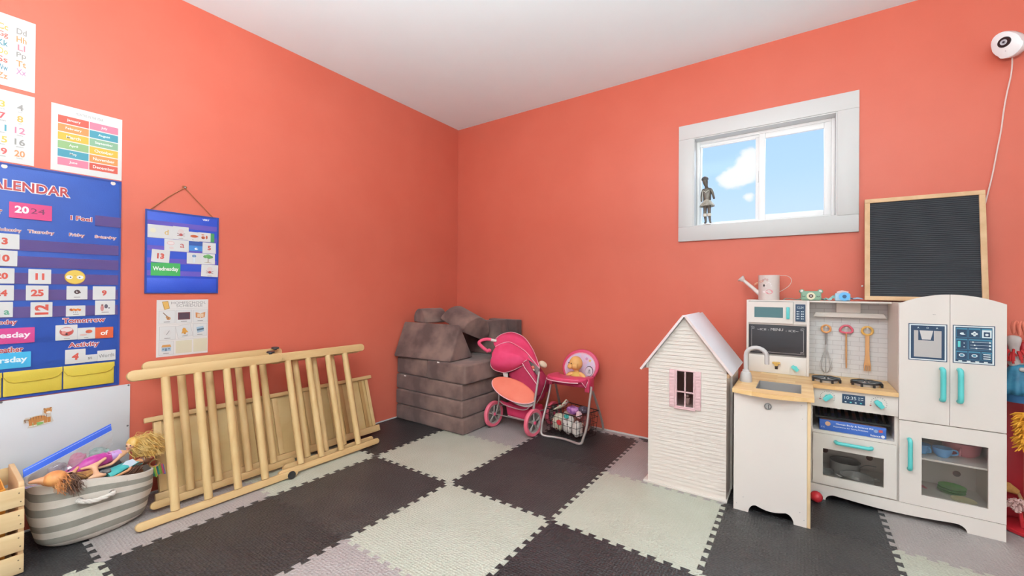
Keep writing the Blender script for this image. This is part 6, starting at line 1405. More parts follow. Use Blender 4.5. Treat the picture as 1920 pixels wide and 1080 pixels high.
# ================================================================== STRIPED BASKET WITH DOLLS
B_cream = mottled('cream_canvas', '#D8CCC0', '#DED3C8', 30, 0.85, 0.15, 500, spec=0.2); B_grey = mottled('grey_canvas', '#8E877D', '#979086', 30, 0.85, 0.15, 500, spec=0.2); B_in = mottled('canvas_lining', '#BDB0A4', '#C5B9AE', 20, 0.9)
kb = thing('storage_basket', 'grey and cream striped canvas basket full of dolls beside the wooden crate', 'basket', (0.185, -2.462, 0.0))
def bplan(t, z, k):
    """outline at level k (0 bottom, 1 rim) for angle t"""
    n_ = 2.6; c, s = cos(t), sin(t)
    sx = 0.118+0.026*k; sy = 0.158+0.030*k
    r = (abs(c)**n_+abs(s)**n_)**(-1/n_)
    x, y = sx*c*r, sy*s*r; a = radians(10)*(1-0.4*k)
    return x*cos(a)-y*sin(a)*0.6, x*sin(a)*0.6+y*cos(a)
rim = lambda t: 0.236 + 0.034*(-sin(t)) + 0.008*cos(2*t) - 0.004*sin(3*t)
rows = 28; NS = 64; bands = []
rowsP = []
for i in range(rows+1):
    k = i/rows; ring = []
    for q in range(NS):
        t = 2*pi*q/NS; x, y = bplan(t, 0, k); z = 0.002+(rim(t)-0.002)*k
        bul = 0.010*sin(pi*k) + 0.006*noise.noise(Vector((3*cos(t), 3*sin(t), k*3)))*(1-0.3*k)
        if k < 0.14: bul -= 0.028*(1-k/0.14)**2
        z += 0.010*sin(pi*k)*sin(2*t+0.8)
        f = 1+bul/0.15; ring.append(Vector((0.188+x*f, -2.462+y*f, z)))
    rowsP.append(ring)
m = MB(); vs = [p for r in rowsP for p in r]
ban = lambda k: B_cream if int(k*9) % 2 == 0 else B_grey
for i in range(rows):
    fs = [(i*NS+q, i*NS+(q+1) % NS, (i+1)*NS+(q+1) % NS, (i+1)*NS+q) for q in range(NS)]
    b0 = len(m.v)
    if i == 0: m.v += vs
    for f in fs: m.f.append(f); m.m.append(ban((i+0.5)/rows)); m.sm.append(True)
m.f.append(tuple(range(NS))[::-1]); m.m.append(B_cream); m.sm.append(False)
inn = [[p+Vector((-(p.x-0.188)*0.05, -(p.y+2.462)*0.04, 0)) for p in rowsP[i]] for i in (rows, rows-6, 10)]
m.loft([rowsP[rows], [p+Vector((0, 0, 0.003)) for p in inn[0]], inn[1], [p+Vector((0, 0, 0.0)) for p in inn[2]]], B_in, True)
bd_ = m.build('body', kb)
# lining floor so that nothing shows through
m = MB(); m.add([p for p in inn[2]], [tuple(range(NS))], B_in); m.build('lining', kb)
for p in []: pass
ey = [(0.345, -2.531, 0.187), (0.330, -2.427, 0.181)]
def on_basket(p):
    """nearest outer canvas point and its outward direction"""
    best = min((q for r in rowsP for q in r), key=lambda q: (q-Vector(p)).length); d = Vector((best.x-0.188, best.y+2.462, 0)).normalized(); return best, d
es = [on_basket(p) for p in ey]
for q, d in es:
    M = Matrix.Translation(q+d*0.003) @ d.to_track_quat('Z', 'Y').to_matrix().to_4x4(); m = MB(M)
    m.lathe([(0.006, -0.001), (0.006, 0.003), (0.0115, 0.002), (0.0115, -0.002)], mat('eyelet_metal', '#B5B0AC', 0.25, 0.8), 22); m.disc(Matrix(), (0, 0), 0.0062, K_dark, 0.0004); m.build('eyelet', kb)
(q0, d0), (q1, d1) = es
ctr = smooth_curve([q0+d0*0.002, q0+d0*0.012, (q0*0.7+q1*0.3)+d0*0.020+Vector((0, 0, -0.006)), (q0+q1)/2+d0*0.022+Vector((0, 0, -0.008)), (q0*0.3+q1*0.7)+d1*0.020+Vector((0, 0, -0.005)), q1+d1*0.012, q1+d1*0.002], 6)
for s3 in range(3):
    m = MB(); pts = []
    for i, p in enumerate(ctr):
        t = (ctr[min(i+1, len(ctr)-1)]-ctr[max(i-1, 0)]).normalized(); u_ = t.orthogonal().normalized(); v_ = t.cross(u_); a = i*0.42+2*pi*s3/3
        pts.append(p+u_*0.0042*cos(a)+v_*0.0042*sin(a))
    m.tube(pts, 0.0048, mat('white_rope', '#D9CFC6', 0.85), 8); m.build('rope_strand', kb)

# ---- dolls: each one body, hair and clothes
S1 = mottled('peach_doll_vinyl', '#D9A582', '#DEAC8A', 6, 0.45); S2 = mottled('tan_doll_vinyl', '#C98D64', '#CF956C', 6, 0.45)
def limb(m, pts, r, mt=S1): m.tube(smooth_curve(pts, 4), r if not isinstance(r, (list, tuple)) else [r[0]+(r[1]-r[0])*i/max(1, (len(pts)-1)*4) for i in range((len(pts)-1)*4+1)], mt, 10)
def skin_body(name, V_, E_, R_, mt, parent):
    me = bpy.data.meshes.new(name); o = bpy.data.objects.new(name, me); C.objects.link(o); o.parent = parent; inv = BASES[parent.name].inverted()
    me.from_pydata([inv @ Vector(p) for p in V_], E_, []); me.materials.append(mt)
    sk = o.modifiers.new('skin', 'SKIN'); sk.use_smooth_shade = True
    for i, r in enumerate(R_):
        d = me.skin_vertices[0].data[i]; d.radius = (r, r) if not isinstance(r, tuple) else r; d.use_root = (i == 0)
    ss = o.modifiers.new('sub', 'SUBSURF'); ss.levels = 2; ss.render_levels = 2
    BASES[o.name] = BASES[parent.name]; return o
def hair_strands(m, root, dirs, n, ln, r, mt, seed, curl=0.012, freq=3.0, spread=0.5, zmin=-1):
    rn = random.Random(seed)
    for i in range(n):
        d = Vector(dirs)+Vector((rn.uniform(-1, 1), rn.uniform(-1, 1), rn.uniform(-1, 1)))*spread; d.normalize()
        p = Vector(root)+Vector((rn.uniform(-1, 1), rn.uniform(-1, 1), rn.uniform(-1, 1)))*0.018; L0 = ln*rn.uniform(0.6, 1.1); a0 = rn.uniform(0, 6.28); pts = []
        u_ = d.orthogonal().normalized(); v_ = d.cross(u_); k = 9
        for j in range(k+1):
            t = j/k; pts.append(p+d*L0*t+(u_*cos(a0+freq*2*pi*t)+v_*sin(a0+freq*2*pi*t))*curl*t**0.5+Vector((0, 0, -0.05*t*t*L0/0.1)))
        pts = [Vector((q.x, q.y, max(q.z, zmin+rn.uniform(0, 0.012)))) for q in pts]
        m.tube(pts, [r*(1-0.5*j/k) for j in range(k+1)], mt, 5)
BL = mottled('blonde_doll_hair', '#C9963F', '#E0BC76', 40, 0.45, lo=0.3, hi=0.7); BR = mottled('brown_doll_hair', '#553322', '#6E4630', 40, 0.45); OR = mottled('orange_doll_hair', '#CB7B45', '#DE9A5C', 40, 0.5)
# blonde mermaid doll: head at the right, magenta tail to the left
hd0 = Vector([(0.185, -2.344, 0.310)][0])
dA = thing('mermaid_doll', 'blonde long haired doll with a magenta tail on top of the striped basket', 'doll', (0.2, -2.42, 0.24))
tq = [(0.190, -2.385, 0.289), (0.200, -2.416, 0.285), (0.210, -2.443, 0.287), (0.220, -2.474, 0.286), (0.225, -2.509, 0.277), (0.230, -2.543, 0.271), (0.235, -2.573, 0.266)]
V_ = [hd0+Vector((0, -0.008, -0.024)), Vector(tq[0])+Vector((0, 0, 0.0)), Vector(tq[1]), Vector(tq[2]), hd0, hd0+Vector((0.004, 0.004, 0.014)), Vector(tq[0])+Vector((0.022, 0.0, -0.008)), Vector(tq[1])+Vector((0.030, 0.0, -0.022)), Vector(tq[2])+Vector((0.034, -0.02, -0.022)), Vector(tq[0])+Vector((-0.020, -0.010, 0.006)), Vector(tq[2])+Vector((-0.026, -0.02, 0.010))]
skin_body('body', V_, [(0, 1), (1, 2), (2, 3), (0, 4), (4, 5), (1, 6), (6, 7), (7, 8), (1, 9), (9, 10)], [0.008, 0.017, 0.013, 0.017, 0.021, 0.020, 0.008, 0.0065, 0.005, 0.008, 0.006], S1, dA)
m = MB(); m.tube(smooth_curve(tq[1:], 4), [0.021+0.007*sin(pi*min(1, i/14)) - 0.010*max(0, (i-10)/10) for i in range(21)], mottled('magenta_tail', '#A92F86', '#C2499C', 26, 0.4), 14); tl = m.build('tail', dA)
m = MB(); m.tube([(0.192, -2.381, 0.292), (0.200, -2.408, 0.287), (0.205, -2.432, 0.284)], [0.017, 0.021, 0.019], mottled('lilac_bodice', '#C58CC4', '#B9A2D8', 40, 0.4), 12); m.build('bodice', dA)
m = MB()
for k in range(5):
    q = Vector(tq[1])+Vector((0.018*cos(k), 0.012*sin(k*2)-0.008, 0.012)); m.poly(frame(q, (0.2, 1, 0.1), (0, 0, 1)), [(0.016*cos(2*pi*i/10)*(1 if i % 2 else 0.5), 0.016*sin(2*pi*i/10)*(1 if i % 2 else 0.5)) for i in range(10)], mat('pink_petal', '#D99AC8', 0.5))
m.build('petal_trim', dA)
m = MB(); m.ell(hd0+Vector((-0.006, 0.010, 0.008)), (0.026, 0.024, 0.026), BL)
hair_strands(m, hd0+Vector((-0.006, 0.014, 0.008)), (0.28, 1, -0.02), 420, 0.112, 0.0014, BL, 4, 0.010, 1.5, 0.60, 0.258); hair_strands(m, hd0+Vector((-0.006, 0.008, 0.0)), (0.25, 0.7, -0.5), 160, 0.085, 0.0014, BL, 5, 0.008, 1.4, 0.45, 0.250)
m.build('hair', dA)
m = MB(); ef = Vector((0.75, -0.55, 0.15)).normalized()
for sx in (-1, 1): m.ell(hd0+ef*0.0195+Vector((0.004*sx, 0.006*sx, 0.004)), 0.0028, mat('doll_eye2', '#352620', 0.3))
m.ell(hd0+ef*0.0200+Vector((0, 0, -0.009)), (0.0025, 0.004, 0.0016), mat('doll_lips', '#B5545A', 0.4)); m.build('face', dA)
# teal mermaid doll under it
dB = thing('teal_doll', 'doll in a teal and white dress lying across the right side of the striped basket', 'doll', (0.25, -2.39, 0.22))
tb = [Vector(p) for p in [(0.235, -2.324, 0.239), (0.250, -2.367, 0.248), (0.265, -2.407, 0.243), (0.280, -2.446, 0.236)]]
V_ = [tb[0], tb[1], tb[2], tb[0]+Vector((-0.01, 0.022, 0.006)), tb[1]+Vector((0.030, 0, -0.012)), tb[2]+Vector((0.036, -0.01, -0.014)), tb[3]+Vector((0.03, -0.02, 0.0))]
skin_body('body', V_, [(0, 1), (1, 2), (0, 3), (1, 4), (4, 5), (5, 6)], [0.016, 0.014, 0.015, 0.018, 0.006, 0.0055, 0.005], S2, dB)
m = MB(); m.tube(smooth_curve(tb, 4), [0.018+0.016*i/12 for i in range(13)], mottled('teal_dress', '#2F8F90', '#4CB0AE', 18, 0.5), 12, flat=0.6); sk_ = m.build('dress', dB)
m = MB(); q = tb[1]; m.poly(frame(q+Vector((0.022, 0, 0.018)), (0.3, 1, -0.1), (-0.2, 0.1, 1)), [(-0.03, -0.016), (0.004, -0.020), (0.026, -0.004), (0.010, 0.012), (-0.012, 0.006)], mat('pale_blue_satin', '#C3CBD6', 0.35)); solid(m.build('satin_sash', sk_), 0.002)
m = MB(); hair_strands(m, tb[0]+Vector((0.006, -0.01, -0.004)), (0.35, -0.9, -0.25), 200, 0.085, 0.0014, BR, 8, 0.005, 1.2, 0.42, 0.205); m.ell(tb[0]+Vector((-0.008, 0.016, 0.004)), (0.020, 0.022, 0.020), BR); m.build('hair', dB)
# orange haired doll at the front left
dC = thing('orange_doll', 'orange haired doll leaning head down over the front rim of the striped basket', 'doll', (0.3, -2.57, 0.25))
tc = [Vector(p) for p in [(0.315, -2.595, 0.285), (0.300, -2.559, 0.276), (0.285, -2.519, 0.264), (0.270, -2.483, 0.258)]]
V_ = [tc[0], tc[1], tc[2], tc[3], tc[0]+Vector((0.0, -0.040, 0.012)), tc[0]+Vector((0, -0.064, 0.012)), tc[1]+Vector((0.012, 0.02, 0.020)), tc[1]+Vector((0.014, 0.032, 0.038))]
skin_body('body', V_, [(0, 1), (1, 2), (2, 3), (0, 4), (4, 5), (1, 6), (6, 7)], [0.024, 0.016, 0.018, 0.012, 0.010, 0.005, 0.007, 0.005], S2, dC)
m = MB(); m.ell(tc[0]+Vector((0.004, 0.004, 0.006)), (0.032, 0.034, 0.028), OR); hair_strands(m, tc[0]+Vector((0.012, 0.01, 0.0)), (0.5, 0.6, -0.3), 160, 0.036, 0.0013, OR, 12, 0.004, 1.2, 0.6); hair_strands(m, tc[0]+Vector((0.020, 0.035, -0.004)), (0.7, 0.6, -0.6), 180, 0.040, 0.0011, BR, 14, 0.003, 0.9, 0.5); m.build('hair', dC)
m = MB(); m.tube([tc[1]+Vector((0.004, 0.02, 0.004)), tc[2], tc[3]], [0.016, 0.024, 0.022], mottled('tan_lace_dress', '#B98A4E', '#8E5F3A', 60, 0.8), 12, flat=0.7); m.build('dress', dC)
# loose arm-and-leg doll lying across
dD = thing('small_doll', 'thin bare limbed doll lying between the orange haired doll and the teal dress', 'doll', (0.29, -2.46, 0.235))
td = [Vector(p) for p in [(0.315, -2.503, 0.255), (0.310, -2.474, 0.254), (0.305, -2.445, 0.251), (0.270, -2.517, 0.287), (0.260, -2.475, 0.283), (0.240, -2.433, 0.300)]]
skin_body('body', [td[1], td[0], td[2], (td[1]+td[4])/2, td[4], td[3], td[5]], [(0, 1), (0, 2), (0, 3), (3, 4), (4, 5), (4, 6)], [0.009, 0.0065, 0.0065, 0.010, 0.009, 0.005, 0.006], S1, dD)
m = MB(); m.tube([td[1]+Vector((-0.01, -0.012, 0.002)), td[1]+Vector((-0.012, 0.018, 0.004)), td[2]+Vector((-0.016, 0.012, 0.006))], [0.008, 0.012, 0.010], mottled('black_print_cloth', '#2E2A2C', '#7A7472', 60, 0.7), 8); m.build('clothes', dD)
# dark filler of other hair and cloth deep in the basket
cM = Mk
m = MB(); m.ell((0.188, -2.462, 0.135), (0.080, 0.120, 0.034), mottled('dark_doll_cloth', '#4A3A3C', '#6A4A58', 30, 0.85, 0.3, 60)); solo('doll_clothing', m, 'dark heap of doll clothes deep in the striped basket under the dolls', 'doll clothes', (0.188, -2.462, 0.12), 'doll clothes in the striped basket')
heap = [((0.200, -2.560, 0.240), (0.045, 0.052, 0.036), mottled('plum_cloth', '#6E3A74', '#8E5A94', 30, 0.8), 'plum doll cloth at the left end of the striped basket'),
 ((0.160, -2.500, 0.252), (0.040, 0.058, 0.040), mottled('rose_cloth', '#B8607E', '#CC86A0', 26, 0.8), 'rose doll cloth under the zip bag in the striped basket'),
 ((0.150, -2.415, 0.232), (0.040, 0.060, 0.036), mottled('slate_cloth', '#4F5A70', '#8A94A8', 30, 0.7), 'slate blue doll cloth under the mermaid doll in the striped basket'),
 ((0.245, -2.345, 0.185), (0.036, 0.050, 0.030), BR, 'brown doll hair clump at the right end of the striped basket'),
 ([(0.170, -2.564, 0.278)][0], (0.030, 0.036, 0.026), mottled('smoke_cloth', '#7C6E7C', '#A598A6', 30, 0.7), 'smoky grey doll cloth under the low end of the zip bag'),
 ([(0.160, -2.505, 0.295)][0], (0.030, 0.042, 0.028), mottled('candy_cloth', '#C96A92', '#DD92B2', 26, 0.6), 'candy pink doll cloth under the middle of the zip bag'),
 ([(0.150, -2.439, 0.299)][0], (0.032, 0.038, 0.026), mottled('mint_cloth', '#7FA6A2', '#A7C4BE', 26, 0.6), 'mint doll cloth under the high end of the zip bag'),
 ((0.262, -2.505, 0.203), (0.034, 0.045, 0.026), mottled('indigo_cloth', '#3A3C60', '#5C5E88', 30, 0.8), 'indigo doll cloth in the middle of the striped basket')]
Mk_keep = Mk; Mk = Matrix()
for q_, (c_, r_, mt_, lb_) in enumerate(heap): cloth(lb_, c_, r_, mt_, 40+q_, 0.3*q_, grp='doll clothes in the striped basket')
Mk = Mk_keep
# hair bow and ribbon of small coloured bits hanging at the right rim
m = MB(); cols = ['#3FA39A', '#7FB24A', '#D9B23F', '#C24A6A', '#4A7FC0']
for i in range(10):
    p = Vector([(0.205, -2.252, 0.198)][0])+Vector((rnd.uniform(-0.02, 0.02), 0.004*i-0.02, rnd.uniform(-0.004, 0.004))); m.tube([p, p+Vector((0.006, 0.003, -0.022)), p+Vector((0.004, 0.008, -0.045))], 0.0035, mat('ribbon_'+cols[i % 5][1:], cols[i % 5], 0.6), 6)
m.tube(circle([(0.205, -2.264, 0.212)][0], 0.018, 16, (0.2, 1, 0), (0.3, 0, 1)), 0.003, mat('gold_ribbon', '#C9A26A', 0.5), 6, closed=True, flat=2.0)
solo('hair_ribbon', m, 'bunch of coloured ribbons hanging over the right rim of the striped basket', 'ribbon', Vector([(0.205, -2.252, 0.198)][0]))
# zip bag
zb = thing('zip_bag', 'clear plastic zip bag with a blue seal standing in the striped basket', 'plastic bag', (0.22, -2.53, 0.25))
sa, sb2 = [Vector(p) for p in [(0.255, -2.664, 0.313), (0.165, -2.404, 0.401)]]
dz = (sb2-sa); side = Vector((0.35, 0.03, -1.0)).normalized()
m = MB(); nrm_ = dz.normalized().cross(side).normalized()
m.prism([(0, -0.010), (dz.length, -0.010), (dz.length, 0.020), (0, 0.020)], frame(sa, dz.normalized(), -side), -0.0016, 0.0016, mottled('blue_zip', '#2F58C4', '#3A64CE', 6, 0.3), 0.0008)
zp = m.build('seal', zb)
m = MB(); F = frame(sa, dz.normalized(), -side)
for v_ in (-0.0105, 0.012): m.prism([(0.002, v_), (dz.length-0.002, v_), (dz.length-0.002, v_+0.0016), (0.002, v_+0.0016)], F, -0.0022, 0.0022, mat('pale_zip_line', '#B9C6EA', 0.25))
m.build('seal_ridge', zp)
BAG = glass('bag_film', '#F4F2F2', 0.16, 0.14, '#D4CCCA')
m = MB(); G = []
for i in range(9):
    row = []
    for j in range(17):
        t = j/16; s_ = i/8; b_ = sa+dz*t+side*(0.006+0.085*s_*(0.55+0.9*t*(1.2-t)))
        b_ += nrm_*(0.012*noise.noise(Vector((t*4, s_*3, 1.7)))*s_*2 + 0.004*sin(t*9+s_*4)*s_)
        row.append(b_)
    G.append(row)
m.loft(G, BAG); m.build('film', zb)
# ================================================================== WOODEN CRATE
cr = thing('wooden_crate', 'pale slatted wooden crate at the bottom left corner, next to the striped basket', 'crate', (0.23, -2.87, 0))
KW = wood('crate_pine', '#D6B283', '#E6C99D', (7, 1.0, 7), 3, 0.55); KWe = wood('crate_end_pine', '#CBA277', '#D8B48A', (2, 7, 5), 3, 0.55)
cx0, cx1, cy0, cy1, ch = 0.085, 0.378, -3.12, -2.672, 0.318
for y in (cy1-0.014, cy0):
    m = MB(); m.prism(rrect(cx0+0.009, 0.001, cx1-0.0095, ch+0.006, 0.012, 4), frame((0, y+0.014, 0), (1, 0, 0), (0, 0, 1)), 0.0, 0.014, KWe, 0.0015); m.build('end_panel', cr)
for x in (cx1-0.009, cx0):
    for i in range(4):
        m = MB(); z = 0.004+i*0.079; m.box((x, cy0, z), (x+0.009, cy1, z+0.066), KW, 0.0015); s_ = m.build('slat', cr)
        if x > 0.3:
            m = MB(); 
            for zz_ in (0.017, 0.048): m.cyl((x+0.009, cy1-0.009-0.004*(zz_ > 0.03), z+zz_), (x+0.0096, cy1-0.009-0.004*(zz_ > 0.03), z+zz_), 0.0022, mat('nail_head', '#7F6A52', 0.5, 0.3), 8)
            m.build('nail_heads', s_)
for i in range(3):
    m = MB(); x = cx0+0.012+i*0.094; m.box((x, cy0+0.0142, 0.003), (x+0.080, cy1-0.0142, 0.011), KW, 0.001); m.build('bottom_slat', cr)
of = thing('file_box', 'orange cardboard file box standing inside the wooden crate', 'file box', (0.25, -2.82, 0.012))
OC = mottled('orange_card_box', '#D98C2E', '#E09838', 10, 0.6)
m = MB(); y0, y1, x0, x1, z1 = -2.99, -2.712, 0.150, 0.335, 0.298
m.box((x1-0.003, y0, 0.012), (x1, y1, z1+0.004), OC); m.box((x0, y0, 0.012), (x0+0.003, y1, z1+0.02), OC); m.box((x0+0.003, y0, 0.012), (x1-0.003, y0+0.003, z1), OC); m.box((x0+0.003, y1-0.003, 0.012), (x1-0.003, y1, z1), OC); m.box((x0+0.003, y0+0.003, 0.012), (x1-0.003, y1-0.003, 0.015), OC)
m.build('box', of)
for i in range(3):
    m = MB(); m.box((0.175+i*0.045, y0+0.01, 0.0155), (0.183+i*0.045, y1-0.012, 0.288), mottled('orange_folder', '#C97A2A', '#D08432', 10, 0.6), 0.001); solo('folder', m, ['orange folder at the back of the file box in the crate', 'orange folder in the middle of the file box in the crate', 'orange folder at the front of the file box in the crate'][i], 'folder', (0.179+i*0.045, -2.85, 0.0155), 'folders in the file box')
# ================================================================== BACK WALL, RIGHT END
# security camera on the wall with its cable
sc2 = thing('security_camera', 'small white security camera high on the wall at the right edge', 'security camera', (3.42, -0.05, 2.14))
CWt = mottled('white_camera_plastic', '#E6E2E2', '#EAE6E6', 4, 0.3)
cc0 = Vector((3.397, -0.105, 2.142)); look = Vector((-0.62, -0.74, -0.22)).normalized(); upc = Vector((0, 0, 1)); rt_ = look.cross(upc).normalized(); up2 = rt_.cross(look).normalized()
roll = -0.42; rt2 = rt_*cos(roll)+up2*sin(roll); up3 = up2*cos(roll)-rt_*sin(roll)
Mc = Matrix((-rt2, up3, look)).transposed().to_4x4(); Mc.translation = cc0
# front outline: a rounded drop with a flat foot; lofted back to a smaller round
def drop(s, z):
    o = []
    for k in range(32):
        a = 2*pi*k/32; x = 0.047*cos(a); y = 0.066*sin(a)
        if y < -0.030: y = -0.030-(abs(y)-0.030)*0.85; x *= 1.12
        if y > 0.02: x *= 0.96
        o.append(Vector((x*s, y*s+0.003*(1-s), z)))
    return o
m = MB(Mc); m.loft([drop(0.02, 0.010), drop(0.75, 0.007), drop(0.96, 0.002), drop(1.0, -0.008), drop(0.99, -0.035), drop(0.86, -0.058), drop(0.55, -0.070), drop(0.02, -0.072)], CWt, True); cbd = m.build('body', sc2)
m = MB(Mc); m.lathe([(0, 0.0125), (0.0205, 0.0125), (0.0225, 0.009), (0.0225, 0.004)][::-1], mat('lens_black', '#1C1A1E', 0.2), 28, Matrix.Translation((0.004, 0.012, 0.0))); ln_ = m.build('lens', cbd)
m = MB(Mc @ Matrix.Translation((0.004, 0.012, 0.0129))); m.lathe([(0.0085, 0), (0.0085, 0.0008), (0.0115, 0.0008), (0.0115, 0)], mat('lens_ring', '#C9C6CC', 0.3), 24); m.disc(Matrix(), (0, 0), 0.0045, mat('lens_glass', '#3A3A48', 0.1), 0.0006, 16); m.build('lens_ring', ln_)
m = MB(Mc); m.disc(Matrix(), (-0.012, -0.024), 0.0016, ink('#8A8688'), 0.0085, 8); m.disc(Matrix(), (0.002, -0.024), 0.0022, ink('#F4F2F0'), 0.0085, 8); m.build('status_light', cbd)
m = MB(); m.tube([cc0-look*0.060, (3.445, -0.035, 2.165), (3.462, -0.006, 2.170)], 0.008, CWt, 10); m.cyl((3.468, -0.012, 2.172), (3.468, -0.0005, 2.172), 0.030, CWt, 22); m.tube([(3.430, -0.050, 2.120), (3.452, -0.040, 2.135), (3.470, -0.020, 2.138)], 0.004, CWt, 8); m.build('wall_bracket', sc2)
m = MB(); m.tube(smooth_curve([(3.428, -0.055, 2.112), (3.440, -0.014, 2.085), (3.437, -0.010, 2.03), (3.424, -0.010, 1.945), (3.414, -0.010, 1.86), (3.408, -0.010, 1.79), (3.396, -0.010, 1.70), (3.383, -0.010, 1.60), (3.372, -0.010, 1.53), (3.356, -0.010, 1.44), (3.340, -0.006, 1.36), (3.330, -0.005, 1.20)], 6), 0.0028, mat('white_cable', '#E2CFC8', 0.5), 8); m.build('cable', sc2)

# figurine on the window sill
fg = thing('figurine', 'dark figurine of a child in a frilly skirt standing on the small window sill', 'figurine', (2.140, 0.030, 1.447))
FM = mottled('bronze_figurine', '#4A423C', '#6E665C', 26, 0.4, metal=0.3); FW = mat('pale_figurine_paint', '#D8D2C6', 0.5)
o_ = Vector((2.140, 0.030, 1.447)); f_ = lambda x, y, z: o_+Vector((x, y, z))
V_ = [f_(0, 0, 0.135), f_(0.0, 0, 0.175), f_(-0.002, 0, 0.215), f_(-0.005, 0.0, 0.252), f_(-0.012, -0.004, 0.285), f_(-0.012, -0.004, 0.305), f_(-0.026, 0, 0.232), f_(-0.032, -0.004, 0.19), f_(-0.030, -0.014, 0.155), f_(0.024, 0, 0.232), f_(0.036, -0.004, 0.195), f_(0.044, -0.014, 0.165), f_(-0.012, 0, 0.125), f_(-0.013, 0, 0.075), f_(-0.008, 0.002, 0.025), f_(-0.011, -0.014, 0.014), f_(0.012, 0, 0.125), f_(0.013, 0, 0.075), f_(0.018, 0.002, 0.027), f_(0.023, -0.012, 0.016)]
skin_body('body', V_, [(0, 1), (1, 2), (2, 3), (3, 4), (4, 5), (2, 6), (6, 7), (7, 8), (2, 9), (9, 10), (10, 11), (0, 12), (12, 13), (13, 14), (14, 15), (0, 16), (16, 17), (17, 18), (18, 19)], [0.020, 0.022, 0.022, 0.009, 0.019, 0.017, 0.011, 0.008, 0.007, 0.011, 0.008, 0.007, 0.013, 0.010, 0.007, 0.007, 0.013, 0.010, 0.007, 0.007], FM, fg)
m = MB(Matrix.Translation(f_(0, 0, 0.120))); pr_ = []
m.lathe([(0.018, 0.050), (0.030, 0.030), (0.044, 0.012), (0.046, 0.004), (0.030, 0.014), (0.016, 0.040)], mottled('grey_frill', '#8A8276', '#B9B2A4', 60, 0.7), 24); m.build('skirt', fg)
m = MB(); m.tube([f_(-0.020, -0.018, 0.225), f_(-0.004, -0.025, 0.212), f_(0.012, -0.018, 0.225)], 0.0022, FW, 6); m.tube([f_(-0.022, -0.020, 0.225), f_(-0.026, -0.022, 0.18), f_(-0.026, -0.02, 0.155)], 0.0018, FW, 6); m.build('collar', fg)
m = MB(); m.ell(f_(-0.014, 0.002, 0.304), (0.021, 0.020, 0.018), mat('figurine_hat', '#4E4A4A', 0.6)); m.build('hat', fg)
m = MB(); m.cyl(f_(0, 0, 0.0005), f_(0, 0, 0.006), 0.026, mat('figurine_base', '#8A6F58', 0.5), 24); m.build('stand', fg)
m = MB()
for x in (-0.013, 0.013): m.cyl(f_(x, 0, 0.060), f_(x, 0, 0.078), 0.0125, FW, 14, 0.0135)
m.build('boot_cuff', fg)

# red round stand for play cleaning tools, mostly cut by the right edge of the photo
RS = mottled('red_toy_plastic', '#B3202A', '#BC2A33', 4, 0.35)
stn = thing('cleaning_stand', 'red round based stand with a wooden pole beside the toy refrigerator', 'toy stand', (3.505, -0.125, 0))
m = MB(Matrix.Translation((3.505, -0.125, 0))); m.lathe([(0, 0.001), (0.150, 0.001), (0.155, 0.005), (0.155, 0.016), (0.150, 0.020), (0, 0.022)], RS, 40); m.build('base', stn)
m = MB(); m.cyl((3.452, -0.150, 0.020), (3.452, -0.150, 0.765), 0.0125, wood('stand_pole', '#D2A876', '#DDB888', (8, 8, 1)), 14); m.build('pole', stn)
m = MB(); m.box((3.352, -0.088, 0.022), (3.655, -0.072, 0.812), mottled('red_board', '#A3222B', '#AB2831', 3, 0.45), 0.004); m.build('back_board', stn)
m = MB(); m.box((3.425, -0.168, 0.762), (3.60, -0.089, 0.812), RS, 0.008, 3); m.build('crossbar', stn)
m = MB(); m.cyl((3.452, -0.150, 0.705), (3.452, -0.150, 0.722), 0.0145, K_steel, 16); m.build('collar', stn)
# feather duster hanging on the pole
du = thing('feather_duster', 'orange fluffy duster hanging at the right edge below the crossbar of the red stand', 'toy duster', (3.396, -0.300, 0.42))
m = MB(); m.cyl((3.398, -0.300, 0.52), (3.475, -0.300, 0.70), 0.007, MATS['stand_pole'], 12); m.build('handle', du)
m = MB(); rn = random.Random(5); DU = mottled('orange_fluff', '#D08A1E', '#E0A02E', 30, 0.85)
for i in range(200):
    a = rn.uniform(0, 2*pi); z = rn.uniform(0.385, 0.53); r = 0.034*rn.uniform(0.8, 1.15); p = Vector((3.396, -0.300, z))
    m.tube([p, p+Vector((r*0.6*cos(a), r*0.6*sin(a), -0.003)), p+Vector((r*cos(a), r*sin(a), -0.014))], [0.004, 0.0035, 0.0015], DU, 5)
m.build('fluff', du)
# plush rabbit doll hanging from the stand
pr2 = thing('plush_rabbit', 'plush rabbit doll in a red scarf and blue skirt beside the toy refrigerator', 'plush toy', (3.398, -0.215, 0.52))
PG = mottled('pale_plush', '#BDB0AC', '#C8BCB8', 30, 0.9); PC = mottled('coral_plush', '#D9745F', '#DF8069', 30, 0.9)
b_ = Vector((3.400, -0.215, 0.0)); g_ = lambda x, y, z: b_+Vector((x, y, z))
skin_body('body', [g_(-0.010, 0, 0.70), g_(-0.008, 0, 0.75), g_(-0.008, 0, 0.78), g_(-0.010, -0.004, 0.825), g_(-0.008, -0.004, 0.845), g_(0.018, 0, 0.745), g_(0.030, -0.010, 0.715), g_(0.022, -0.030, 0.700), g_(-0.004, -0.036, 0.705)], [(0, 1), (1, 2), (2, 3), (3, 4), (1, 5), (5, 6), (6, 7), (7, 8)], [0.026, 0.026, 0.014, 0.026, 0.020, 0.012, 0.011, 0.010, 0.010], PG, pr2)
